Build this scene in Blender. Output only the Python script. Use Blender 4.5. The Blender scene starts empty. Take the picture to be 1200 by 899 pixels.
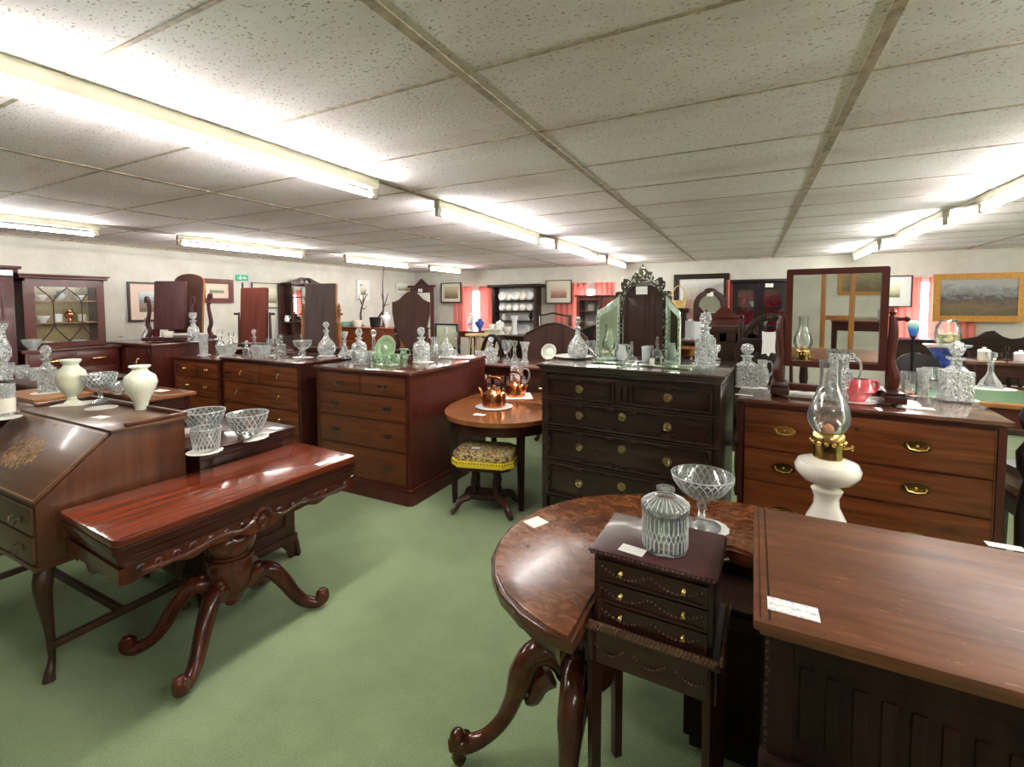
import bpy, bmesh, math, random
from mathutils import Vector, Matrix
random.seed(7)
C = bpy.context.scene.collection
PI = math.pi
R = math.radians

# ------------------------------------------------------------------ camera geometry (eye at x=0,y=0,z=1.65)
EYE = 1.65
FPX = 547.3536
CXP, CYP = 600.0, 384.0
AX = Vector((0.89182372, 0.01899254, -0.45198422))
AY = Vector((0.45236813, -0.04556226, 0.89066669))
AZ = Vector((-0.0036774, -0.99878094, -0.04922512))

def ray(px, py):
    v = Vector((px - CXP, py - CYP, FPX))
    return Vector((AX.dot(v), AY.dot(v), AZ.dot(v)))

def at(px, py, z):
    r = ray(px, py)
    t = (z - EYE) / r.z
    return Vector((r.x * t, r.y * t, z))

def aty(px, py, y):
    r = ray(px, py)
    t = y / r.y
    return Vector((r.x * t, y, EYE + r.z * t))

def atx(px, py, x):
    r = ray(px, py)
    t = x / r.x
    return Vector((x, r.y * t, EYE + r.z * t))

def depth(p):
    q = Vector((p[0], p[1], p[2] - EYE))
    return q.x * AX.z + q.y * AY.z + q.z * AZ.z

def size_at(p, px):
    return px * depth(p) / FPX

def wide_at(p, wpx, px):
    u = (px - CXP) / FPX
    return wpx * depth(p) / FPX / math.sqrt(1 + u * u)

def face_cam(p):
    return math.atan2(-p[0], p[1])

# ------------------------------------------------------------------ materials
MATS = {}

def nodes_of(name):
    m = bpy.data.materials.new(name)
    m.use_nodes = True
    nt = m.node_tree
    b = nt.nodes['Principled BSDF']
    return m, nt, b

def ramp(nt, fac, stops):
    r = nt.nodes.new('ShaderNodeValToRGB')
    el = r.color_ramp.elements
    while len(el) < len(stops):
        el.new(0.5)
    for e, (p, c) in zip(el, stops):
        e.position = p
        e.color = (c[0], c[1], c[2], 1)
    nt.links.new(fac, r.inputs['Fac'])
    return r.outputs['Color']

def objcoord(nt, scale=(1, 1, 1), rot=(0, 0, 0)):
    tc = nt.nodes.new('ShaderNodeTexCoord')
    mp = nt.nodes.new('ShaderNodeMapping')
    mp.inputs['Scale'].default_value = scale
    mp.inputs['Rotation'].default_value = rot
    nt.links.new(tc.outputs['Object'], mp.inputs['Vector'])
    return mp.outputs['Vector']

def noise(nt, vec, scale, detail=4, rough=0.6, dist=0.0):
    n = nt.nodes.new('ShaderNodeTexNoise')
    n.inputs['Scale'].default_value = scale
    n.inputs['Detail'].default_value = detail
    n.inputs['Roughness'].default_value = rough
    n.inputs['Distortion'].default_value = dist
    nt.links.new(vec, n.inputs['Vector'])
    return n.outputs['Fac']

def bump(nt, b, height, strength=0.2, dist=0.01):
    bp = nt.nodes.new('ShaderNodeBump')
    bp.inputs['Strength'].default_value = strength
    bp.inputs['Distance'].default_value = dist
    nt.links.new(height, bp.inputs['Height'])
    nt.links.new(bp.outputs['Normal'], b.inputs['Normal'])

def mth(nt, op, a, b=None):
    m = nt.nodes.new('ShaderNodeMath')
    m.operation = op
    for i, v in enumerate((a, b)):
        if v is None:
            continue
        if isinstance(v, (int, float)):
            m.inputs[i].default_value = v
        else:
            nt.links.new(v, m.inputs[i])
    return m.outputs[0]

def wood(name, c_dark, c_mid, c_light, grain='x', rough=0.3, coat=0.35, fig=1.0, scale=1.0, wear=0.0, spec=0.35):
    m, nt, b = nodes_of(name)
    s = {'x': (1.2, 14, 14), 'y': (14, 1.2, 14), 'z': (14, 14, 1.2)}[grain]
    v = objcoord(nt, tuple(q * scale for q in s))
    n1 = noise(nt, v, 1.6, 6, 0.62, 0.6 * fig)
    v2 = objcoord(nt, tuple(q * scale * 0.25 for q in s))
    n2 = noise(nt, v2, 1.7, 3, 0.55, 1.4 * fig)
    f = mth(nt, 'ADD', mth(nt, 'MULTIPLY', n1, 0.5), mth(nt, 'MULTIPLY', n2, 0.5))
    tone = lambda c: (c[0] * .92, c[1] * .80, c[2] * .74)
    col = ramp(nt, f, [(0.30, tone(c_dark)), (0.5, tone(c_mid)), (0.70, tone(c_light))])
    nt.links.new(col, b.inputs['Base Color'])
    if wear > 0:
        vw = objcoord(nt, (2, 2, 2))
        nw = noise(nt, vw, 5, 8, 0.75)
        rr = mth(nt, 'ADD', mth(nt, 'MULTIPLY', nw, wear), rough - wear * 0.5)
        nt.links.new(rr, b.inputs['Roughness'])
    else:
        b.inputs['Roughness'].default_value = rough
    b.inputs['Coat Weight'].default_value = coat * 0.6
    b.inputs['Coat Roughness'].default_value = 0.10
    b.inputs['Specular IOR Level'].default_value = spec
    MATS[name] = m
    return m

def plain(name, col, rough=0.5, metal=0.0, bumpy=0.0, bscale=40, var=0.0, coat=0.0):
    m, nt, b = nodes_of(name)
    b.inputs['Base Color'].default_value = (*col, 1)
    b.inputs['Roughness'].default_value = rough
    b.inputs['Metallic'].default_value = metal
    b.inputs['Coat Weight'].default_value = coat
    v = objcoord(nt)
    n = noise(nt, v, bscale, 4)
    if var > 0:
        c2 = tuple(max(0, q * (1 - var)) for q in col)
        c3 = tuple(min(1, q * (1 + var)) for q in col)
        nt.links.new(ramp(nt, n, [(0.3, c2), (0.7, c3)]), b.inputs['Base Color'])
    if bumpy > 0:
        bump(nt, b, n, bumpy, 0.01)
    MATS[name] = m
    return m

def glass(name, tint=(0.93, 0.96, 0.96), cut=0.0, white=0.10, cscale=60, wcol=(0.9, 0.94, 0.93), edge=0.35):
    """lead crystal: clear transmission, mirror-like glints, cut facets from a bump pattern"""
    m, nt, b = nodes_of(name)
    nt.nodes.remove(b)
    out = nt.nodes['Material Output']
    tr = nt.nodes.new('ShaderNodeBsdfTransparent')
    tr.inputs['Color'].default_value = (*tint, 1)
    gl = nt.nodes.new('ShaderNodeBsdfGlossy')
    gl.inputs['Roughness'].default_value = 0.05
    gl.inputs['Color'].default_value = (1, 1, 1, 1)
    df = nt.nodes.new('ShaderNodeBsdfDiffuse')
    df.inputs['Color'].default_value = (*wcol, 1)
    lw = nt.nodes.new('ShaderNodeLayerWeight')
    lw.inputs['Blend'].default_value = edge
    mx = nt.nodes.new('ShaderNodeMixShader')
    mx2 = nt.nodes.new('ShaderNodeMixShader')
    fac = mth(nt, 'ADD', mth(nt, 'MULTIPLY', lw.outputs['Fresnel'], 0.9), 0.05)
    if cut > 0:
        tc = nt.nodes.new('ShaderNodeTexCoord')
        vo = nt.nodes.new('ShaderNodeTexVoronoi')
        vo.inputs['Scale'].default_value = cscale
        nt.links.new(tc.outputs['Object'], vo.inputs['Vector'])
        ve = nt.nodes.new('ShaderNodeTexVoronoi')
        ve.feature = 'DISTANCE_TO_EDGE'
        ve.inputs['Scale'].default_value = cscale
        nt.links.new(tc.outputs['Object'], ve.inputs['Vector'])
        bp = nt.nodes.new('ShaderNodeBump')
        bp.inputs['Strength'].default_value = cut
        bp.inputs['Distance'].default_value = 1.0 / cscale
        nt.links.new(vo.outputs['Distance'], bp.inputs['Height'])
        for n_ in (gl, lw):
            nt.links.new(bp.outputs['Normal'], n_.inputs['Normal'])
        sep = nt.nodes.new('ShaderNodeSeparateColor')
        nt.links.new(vo.outputs['Color'], sep.inputs[0])
        nt.links.new(ramp(nt, sep.outputs[0], [(0.0, tuple(.72 * q for q in tint)), (0.45, tint)]), tr.inputs['Color'])
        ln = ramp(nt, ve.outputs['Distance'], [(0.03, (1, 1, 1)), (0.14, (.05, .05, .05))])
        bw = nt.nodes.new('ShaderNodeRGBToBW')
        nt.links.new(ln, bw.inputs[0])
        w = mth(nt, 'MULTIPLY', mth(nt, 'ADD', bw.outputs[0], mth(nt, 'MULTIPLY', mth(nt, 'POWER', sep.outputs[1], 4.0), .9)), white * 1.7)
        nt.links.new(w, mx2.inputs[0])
    else:
        mx2.inputs[0].default_value = white
    nt.links.new(fac, mx.inputs[0])
    nt.links.new(tr.outputs[0], mx.inputs[1])
    nt.links.new(gl.outputs[0], mx.inputs[2])
    nt.links.new(mx.outputs[0], mx2.inputs[1])
    nt.links.new(df.outputs[0], mx2.inputs[2])
    nt.links.new(mx2.outputs[0], out.inputs['Surface'])
    MATS[name] = m
    return m

def emit(name, col, strength):
    m, nt, b = nodes_of(name)
    b.inputs['Base Color'].default_value = (*col, 1)
    b.inputs['Emission Color'].default_value = (*col, 1)
    b.inputs['Emission Strength'].default_value = strength
    MATS[name] = m
    return m

# --- wood palette
wood('rosewood', (.05, .010, .006), (.17, .036, .016), (.27, .07, .028), 'y', 0.16, 0.6, 1.2)
wood('rosewood_leg', (.022, .006, .004), (.085, .018, .009), (.16, .04, .017), 'z', 0.2, 0.6)
wood('rosewood_dark', (.018, .005, .004), (.055, .012, .008), (.10, .024, .013), 'y', 0.22, 0.5)
wood('mahogany_front', (.055, .018, .008), (.135, .045, .018), (.20, .075, .03), 'x', 0.32, 0.3, 1.5)
wood('mahogany_side', (.055, .011, .008), (.078, .016, .011), (.10, .024, .016), 'z', 0.30, 0.3)
wood('mahogany_dark', (.018, .006, .004), (.045, .014, .009), (.075, .024, .014), 'x', 0.30, 0.35)
wood('mahogany_top', (.06, .022, .015), (.13, .048, .030), (.18, .07, .045), 'x', 0.2, 1.6, spec=.7)
wood('oak_chest_top', (.012, .007, .005), (.032, .020, .015), (.06, .04, .03), 'x', 0.22, 1.6, 1.0, spec=.6)
wood('rich_mahogany', (.05, .013, .005), (.15, .045, .015), (.25, .085, .028), 'x', 0.26, 0.4, 2.2, 0.8)
def burr():
    m, nt, b = nodes_of('walnut_burr')
    n1 = noise(nt, objcoord(nt, (1.0, 1.5, 1.0)), 16, 8, .72, .8)
    n2 = noise(nt, objcoord(nt), 2.2, 3, .5, .8)
    f = mth(nt, 'ADD', mth(nt, 'MULTIPLY', n1, .6), mth(nt, 'MULTIPLY', n2, .4))
    nt.links.new(ramp(nt, f, [(0.30, (.040, .012, .005)), (0.46, (.115, .036, .012)), (0.56, (.20, .068, .020)), (0.72, (.33, .125, .04))]), b.inputs['Base Color'])
    nt.links.new(mth(nt, 'ADD', mth(nt, 'MULTIPLY', n1, .22), .16), b.inputs['Roughness'])
    b.inputs['Specular IOR Level'].default_value = .4
    b.inputs['Coat Weight'].default_value = .2
    b.inputs['Coat Roughness'].default_value = .14
    MATS['walnut_burr'] = m
burr()
def desk_mat():
    m, nt, b = nodes_of('desk_top')
    n1 = noise(nt, objcoord(nt, (1.2, 12, 12)), 1.8, 6, .62, .6)
    n2 = noise(nt, objcoord(nt, (.5, 2.2, 2)), 1.9, 4, .6, 1.0)
    f = mth(nt, 'ADD', mth(nt, 'MULTIPLY', n1, .5), mth(nt, 'MULTIPLY', n2, .5))
    col = ramp(nt, f, [(0.32, (.045, .013, .006)), (0.5, (.115, .038, .014)), (0.68, (.21, .078, .030))])
    sc = noise(nt, objcoord(nt, (7, 55, 10), (0, 0, R(24))), 2.4, 3, .7, .3)
    pt = noise(nt, objcoord(nt), 2.0, 2, .5)
    k = mth(nt, 'MULTIPLY', mth(nt, 'GREATER_THAN', sc, .66), mth(nt, 'MULTIPLY', pt, .75))
    mx = nt.nodes.new('ShaderNodeMix'); mx.data_type = 'RGBA'
    nt.links.new(k, mx.inputs['Factor']); nt.links.new(col, mx.inputs['A'])
    mx.inputs['B'].default_value = (.42, .26, .17, 1)
    nt.links.new(mx.outputs['Result'], b.inputs['Base Color'])
    nt.links.new(mth(nt, 'ADD', mth(nt, 'MULTIPLY', noise(nt, objcoord(nt), 9, 6, .75), .3), .28), b.inputs['Roughness'])
    b.inputs['Specular IOR Level'].default_value = .45
    MATS['desk_top'] = m
desk_mat()
wood('walnut_edge', (.03, .009, .004), (.075, .024, .009), (.13, .045, .016), 'x', 0.18, 0.6)
wood('oak_black', (.011, .006, .004), (.026, .015, .011), (.048, .029, .021), 'x', 0.42, 0.06, 1.0, spec=.2)
wood('oak_chest', (.012, .007, .005), (.030, .018, .013), (.058, .037, .028), 'x', 0.30, 0.25, 1.0, spec=.3)
wood('desk_side', (.010, .005, .004), (.022, .011, .008), (.040, .021, .015), 'z', 0.5, 0.0, 1.0, spec=.15)
wood('oak_dark', (.02, .011, .006), (.05, .028, .016), (.08, .045, .025), 'z', 0.4, 0.2)
wood('bureau_wood', (.045, .016, .007), (.088, .031, .013), (.125, .047, .020), 'z', 0.32, 0.3, 1.2)
wood('bureau_fall', (.06, .028, .014), (.12, .058, .027), (.17, .085, .042), 'x', 0.34, 0.3)
wood('inlay', (.22, .12, .05), (.36, .21, .08), (.48, .30, .13), 'x', 0.35, 0.2)
wood('small_chest', (.018, .006, .005), (.044, .014, .010), (.070, .025, .018), 'x', 0.3, 0.35)
wood('swag_wood', (.09, .05, .035), (.17, .10, .07), (.26, .16, .11), 'x', .35, .2)
wood('plum_wood', (.030, .010, .012), (.065, .022, .024), (.09, .032, .032), 'z', 0.34, 0.3)
wood('board_grey', (.05, .035, .035), (.09, .066, .066), (.12, .09, .09), 'z', 0.6, 0.0)
wood('board_brown', (.035, .014, .010), (.065, .028, .020), (.09, .04, .03), 'z', 0.5, 0.1)
wood('board_red', (.07, .018, .013), (.13, .035, .024), (.17, .05, .034), 'z', 0.45, 0.15)
wood('golden', (.16, .07, .018), (.34, .16, .045), (.48, .25, .08), 'z', 0.3, 0.3)
wood('orange_wood', (.12, .03, .010), (.24, .065, .02), (.34, .11, .035), 'x', 0.3, 0.4)
wood('satin_table', (.13, .05, .018), (.25, .10, .036), (.36, .16, .06), 'y', 0.16, 0.5, 1.2)
wood('ebony', (.004, .003, .003), (.010, .008, .008), (.02, .016, .015), 'z', 0.3, 0.3)
plain('brass', (.62, .42, .14), 0.22, 1.0, 0.05, 60, 0.25)
plain('brass_dull', (.42, .32, .16), 0.35, 1.0, 0.05, 60, 0.3)
plain('bronze', (.16, .12, .08), 0.4, 1.0)
plain('copper', (.80, .30, .12), 0.16, 1.0, 0.03, 20, 0.2)
plain('paper', (.86, .86, .82), 0.7)
plain('doily', (.80, .78, .70), 0.9, 0, 0.6, 160, 0.12)
plain('doily_white', (.86, .86, .83), 0.9, 0, 0.6, 160, 0.1)
plain('china', (.82, .80, .70), 0.18, 0, 0.0, 10, 0.06, 0.5)
plain('vase_cream', (.74, .78, .62), 0.15, 0, 0.0, 14, 0.10, 0.6)
plain('opaline', (.86, .82, .72), 0.2, 0, 0, 12, 0.04, 0.6)
plain('white_china', (.85, .85, .85), 0.2, 0, 0, 12, 0.04, 0.5)
plain('green_china', (.36, .55, .30), 0.2, 0, 0, 12, 0.06, 0.5)
plain('blue_china', (.05, .09, .42), 0.2, 0, 0, 20, 0.6, 0.5)
plain('ruby', (.75, .015, .07), 0.15, 0, 0, 30, 0.5, 0.5)
plain('pink_glass', (.75, .10, .12), 0.12, 0, 0, 14, 0.5, 0.6)
plain('yellow_fringe', (.80, .60, .02), 0.8, 0, 0.6, 120, 0.2)
plain('leather_green', (.07, .15, .07), 0.45, 0, 0.1, 80, 0.15)
plain('black', (.012, .012, .014), 0.35)
plain('white_plastic', (.80, .80, .74), 0.4)
plain('batten_paint', (.36, .35, .25), 0.5)
plain('cream_cane', (.62, .45, .16), 0.6, 0, 0.5, 70, 0.3)
plain('branch', (.07, .05, .05), 0.7, 0, 0.4, 40, 0.3)
plain('gilt', (.42, .21, .045), 0.4, 0.5, 0.25, 60, 0.3)
plain('mount_cream', (.62, .60, .48), 0.8)
plain('mount_pink', (.72, .56, .46), 0.8)
plain('mount_white', (.72, .73, .70), 0.8)
plain('yellow_flower', (.75, .66, .25), .6, 0, 0, 40, .3)
plain('pale_edge', (.62, .78, .64), .15, .35, 0, 60, .3, .5)
plain('maroon_glaze', (.13, .012, .02), .2, 0, 0, 30, .2, .5)
plain('teal', (.22, .42, .36), 0.3, 0, 0, 10, 0.2)
plain('sign_green', (.0, .42, .22), 0.4)
plain('grey_metal', (.32, .33, .34), 0.35, 0.6)
plain('maroon_cloth', (.10, .02, .02), 0.8, 0, 0.3, 80, 0.2)
plain('wick', (.75, .35, .18), 0.8)
glass('crystal', (.95, .98, .98), 0.0, 0.10)
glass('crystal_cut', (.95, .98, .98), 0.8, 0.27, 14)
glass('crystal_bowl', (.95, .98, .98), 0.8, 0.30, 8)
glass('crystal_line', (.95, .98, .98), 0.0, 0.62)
glass('crystal_body', (.95, .98, .98), 0.0, 0.07, edge=.45)
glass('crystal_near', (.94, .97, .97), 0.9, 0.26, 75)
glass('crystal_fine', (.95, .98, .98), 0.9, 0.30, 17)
glass('crystal_green', (.74, .92, .74), 0.3, 0.22, 6, (.55, .85, .6))
glass('crystal_pink', (.96, .82, .82), 0.5, 0.24, 8, (.9, .75, .76))
glass('frosted', (.86, .95, .92), 0.0, 0.75, wcol=(.93, .97, .95))
glass('clear', (.97, .985, .98), 0.0, 0.02, edge=0.28)
glass('pane', (.95, .97, .97), 0.0, 0.0, edge=0.15)

def mirror_mat(name, tint=(.86, .88, .86), rough=0.015):
    m, nt, b = nodes_of(name)
    b.inputs['Base Color'].default_value = (*tint, 1)
    b.inputs['Metallic'].default_value = 1
    b.inputs['Roughness'].default_value = rough
    MATS[name] = m
mirror_mat('mirror')
mirror_mat('mirror_green', (.72, .86, .70), 0.03)

def etched():
    m, nt, b = nodes_of('etched_mirror')
    tc = nt.nodes.new('ShaderNodeTexCoord')
    vo = nt.nodes.new('ShaderNodeTexVoronoi')
    vo.inputs['Scale'].default_value = 55
    nt.links.new(tc.outputs['Object'], vo.inputs['Vector'])
    c = ramp(nt, vo.outputs['Distance'], [(0.30, (.75, .76, .66)), (0.45, (.07, .06, .04))])
    nt.links.new(c, b.inputs['Base Color'])
    b.inputs['Metallic'].default_value = 0.75
    b.inputs['Roughness'].default_value = 0.2
    MATS['etched_mirror'] = m
etched()

def carpet():
    m, nt, b = nodes_of('carpet')
    v = objcoord(nt)
    n1 = noise(nt, v, 2.2, 5, 0.6)
    n2 = noise(nt, v, 160, 2, 0.5)
    w = nt.nodes.new('ShaderNodeTexWave')
    w.inputs['Scale'].default_value = 45
    w.inputs['Distortion'].default_value = 2.0
    w.inputs['Detail'].default_value = 2
    vr = objcoord(nt, (1, 1, 1), (0, 0, R(38)))
    nt.links.new(vr, w.inputs['Vector'])
    f = mth(nt, 'ADD', mth(nt, 'MULTIPLY', n1, 0.45), mth(nt, 'ADD', mth(nt, 'MULTIPLY', n2, 0.35), mth(nt, 'MULTIPLY', w.outputs['Fac'], 0.26)))
    nt.links.new(ramp(nt, f, [(0.28, (.135, .205, .10)), (0.52, (.245, .33, .168)), (0.75, (.385, .475, .265))]), b.inputs['Base Color'])
    b.inputs['Roughness'].default_value = 0.95
    b.inputs['Specular IOR Level'].default_value = 0.1
    b.inputs['Sheen Weight'].default_value = 0.2
    bump(nt, b, f, 0.7, 0.010)
    MATS['carpet'] = m
carpet()

def tile():
    m, nt, b = nodes_of('ceiling_tile')
    v = objcoord(nt)
    fiss = noise(nt, objcoord(nt, (1.0, 1.6, 1)), 75, 2, 0.5, 0.4)
    mask = ramp(nt, fiss, [(0.33, (.48, .45, .42)), (0.38, (1, 1, 1))])
    stain = noise(nt, objcoord(nt, (0.35, 1.1, 1)), 1.7, 5, 0.6, 0.6)
    base = ramp(nt, stain, [(0.28, (.70, .62, .60)), (0.48, (.86, .805, .81)), (0.66, (.91, .875, .885))])
    mix = nt.nodes.new('ShaderNodeMix')
    mix.data_type = 'RGBA'
    mix.blend_type = 'MULTIPLY'
    mix.inputs['Factor'].default_value = 1
    nt.links.new(base, mix.inputs['A'])
    nt.links.new(mask, mix.inputs['B'])
    nt.links.new(mix.outputs['Result'], b.inputs['Base Color'])
    b.inputs['Roughness'].default_value = 0.9
    b.inputs['Specular IOR Level'].default_value = 0.1
    bump(nt, b, fiss, 0.3, 0.006)
    MATS['ceiling_tile'] = m
tile()

def wallmat():
    m, nt, b = nodes_of('wall_paint')
    n1 = noise(nt, objcoord(nt), 3.0, 6, 0.65)
    n2 = noise(nt, objcoord(nt), 38, 3, 0.6)
    nt.links.new(ramp(nt, n1, [(0.3, (.52, .50, .435)), (0.55, (.60, .585, .515)), (0.75, (.65, .64, .57))]), b.inputs['Base Color'])
    b.inputs['Roughness'].default_value = 0.75
    f = mth(nt, 'ADD', mth(nt, 'MULTIPLY', n1, 0.5), mth(nt, 'MULTIPLY', n2, 0.5))
    bump(nt, b, f, 0.5, 0.02)
    MATS['wall_paint'] = m
wallmat()
plain('grid_bar', (.40, .33, .24), 0.7, 0, 0.1, 20, 0.45)

def curtain_mat():
    m, nt, b = nodes_of('curtain')
    n = noise(nt, objcoord(nt, (30, 30, 30)), 1.5, 4, 0.6)
    nt.links.new(ramp(nt, n, [(0.3, (.74, .25, .21)), (0.6, (.84, .36, .31)), (0.75, (.90, .50, .44))]), b.inputs['Base Color'])
    b.inputs['Roughness'].default_value = 0.9
    tl = nt.nodes.new('ShaderNodeBsdfTranslucent')
    tl.inputs['Color'].default_value = (.92, .42, .36, 1)
    mx = nt.nodes.new('ShaderNodeMixShader')
    mx.inputs[0].default_value = 0.45
    out = nt.nodes['Material Output']
    nt.links.new(b.outputs[0], mx.inputs[1])
    nt.links.new(tl.outputs[0], mx.inputs[2])
    nt.links.new(mx.outputs[0], out.inputs['Surface'])
    MATS['curtain'] = m
curtain_mat()

def art(name, stops, axis='Z', scale=9, mixn=0.45):
    """a picture surface: bands of colour broken up by noise (object coords, 0..1 up the print)"""
    m, nt, b = nodes_of(name)
    tc = nt.nodes.new('ShaderNodeTexCoord')
    sp = nt.nodes.new('ShaderNodeSeparateXYZ')
    nt.links.new(tc.outputs['Generated'], sp.inputs[0])
    n = noise(nt, tc.outputs['Generated'], scale, 6, 0.7, 0.8)
    f = mth(nt, 'ADD', sp.outputs[axis], mth(nt, 'MULTIPLY', mth(nt, 'SUBTRACT', n, 0.5), mixn * 2))
    nt.links.new(ramp(nt, f, stops), b.inputs['Base Color'])
    b.inputs['Roughness'].default_value = 0.35
    MATS[name] = m
art('art_hunt', [(0.1, (.10, .11, .06)), (0.3, (.30, .14, .10)), (0.5, (.20, .22, .25)), (0.75, (.42, .48, .55)), (0.95, (.6, .62, .62))])
art('art_small', [(0.2, (.28, .30, .16)), (0.45, (.03, .03, .02)), (0.55, (.40, .42, .28)), (0.9, (.55, .55, .40))])
art('art_pale', [(0.1, (.16, .16, .08)), (0.35, (.42, .40, .26)), (0.6, (.62, .60, .44)), (0.9, (.70, .68, .52))])
art('art_sepia', [(0.1, (.14, .11, .06)), (0.45, (.30, .24, .14)), (0.8, (.48, .42, .28))])
art('art_red', [(0.1, (.22, .10, .06)), (0.4, (.40, .18, .14)), (0.65, (.55, .44, .32)), (0.9, (.62, .58, .42))])
art('art_brown', [(0.1, (.30, .12, .09)), (0.5, (.40, .26, .20)), (0.7, (.52, .50, .44)), (0.95, (.62, .64, .60))])
art('art_oil', [(0.08, (.10, .08, .03)), (0.25, (.16, .10, .05)), (0.48, (.06, .045, .035)), (0.58, (.14, .15, .14)), (0.85, (.32, .33, .32))], scale=6)
art('art_print', [(0.1, (.30, .32, .18)), (0.5, (.45, .46, .32)), (0.9, (.55, .58, .48))], scale=14, mixn=.8)
def tapestry():
    m, nt, b = nodes_of('tapestry')
    vo = nt.nodes.new('ShaderNodeTexVoronoi'); vo.inputs['Scale'].default_value = 75
    nt.links.new(objcoord(nt), vo.inputs['Vector'])
    sep = nt.nodes.new('ShaderNodeSeparateColor'); nt.links.new(vo.outputs['Color'], sep.inputs[0])
    big = noise(nt, objcoord(nt), 9, 2)
    f = mth(nt, 'ADD', mth(nt, 'MULTIPLY', sep.outputs[0], .55), mth(nt, 'MULTIPLY', big, .6))
    nt.links.new(ramp(nt, f, [(0.25, (.05, .03, .03)), (0.42, (.22, .07, .06)), (0.55, (.40, .30, .10)), (0.7, (.60, .50, .22)), (0.85, (.35, .28, .10))]), b.inputs['Base Color'])
    b.inputs['Roughness'].default_value = .9
    bump(nt, b, sep.outputs[0], .4, .004)
    MATS['tapestry'] = m
tapestry()
art('vase_flowers', [(0.2, (.74, .78, .62)), (0.45, (.78, .80, .60)), (0.6, (.66, .62, .44)), (0.7, (.72, .78, .60)), (1, (.78, .80, .68))], 'Z', 7, .2)
art('blue_vase', [(0.0, (.02, .10, .45)), (0.45, (.05, .25, .60)), (0.7, (.35, .62, .55)), (0.95, (.75, .85, .65))], 'Z', 6, .15)

def scribble():
    m, nt, b = nodes_of('written_card')
    w = nt.nodes.new('ShaderNodeTexWave')
    w.bands_direction = 'Y'
    w.inputs['Scale'].default_value = 14
    w.inputs['Distortion'].default_value = 5
    w.inputs['Detail'].default_value = 4
    w.inputs['Detail Scale'].default_value = 6
    tc = nt.nodes.new('ShaderNodeTexCoord')
    nt.links.new(tc.outputs['Object'], w.inputs['Vector'])
    nt.links.new(ramp(nt, w.outputs['Fac'], [(0.0, (.50, .53, .62)), (0.10, (.84, .85, .86))]), b.inputs['Base Color'])
    b.inputs['Roughness'].default_value = 0.7
    MATS['written_card'] = m
scribble()
TUBE = emit('tube_light', (1.0, 0.975, 0.945), 30.0)

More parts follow.
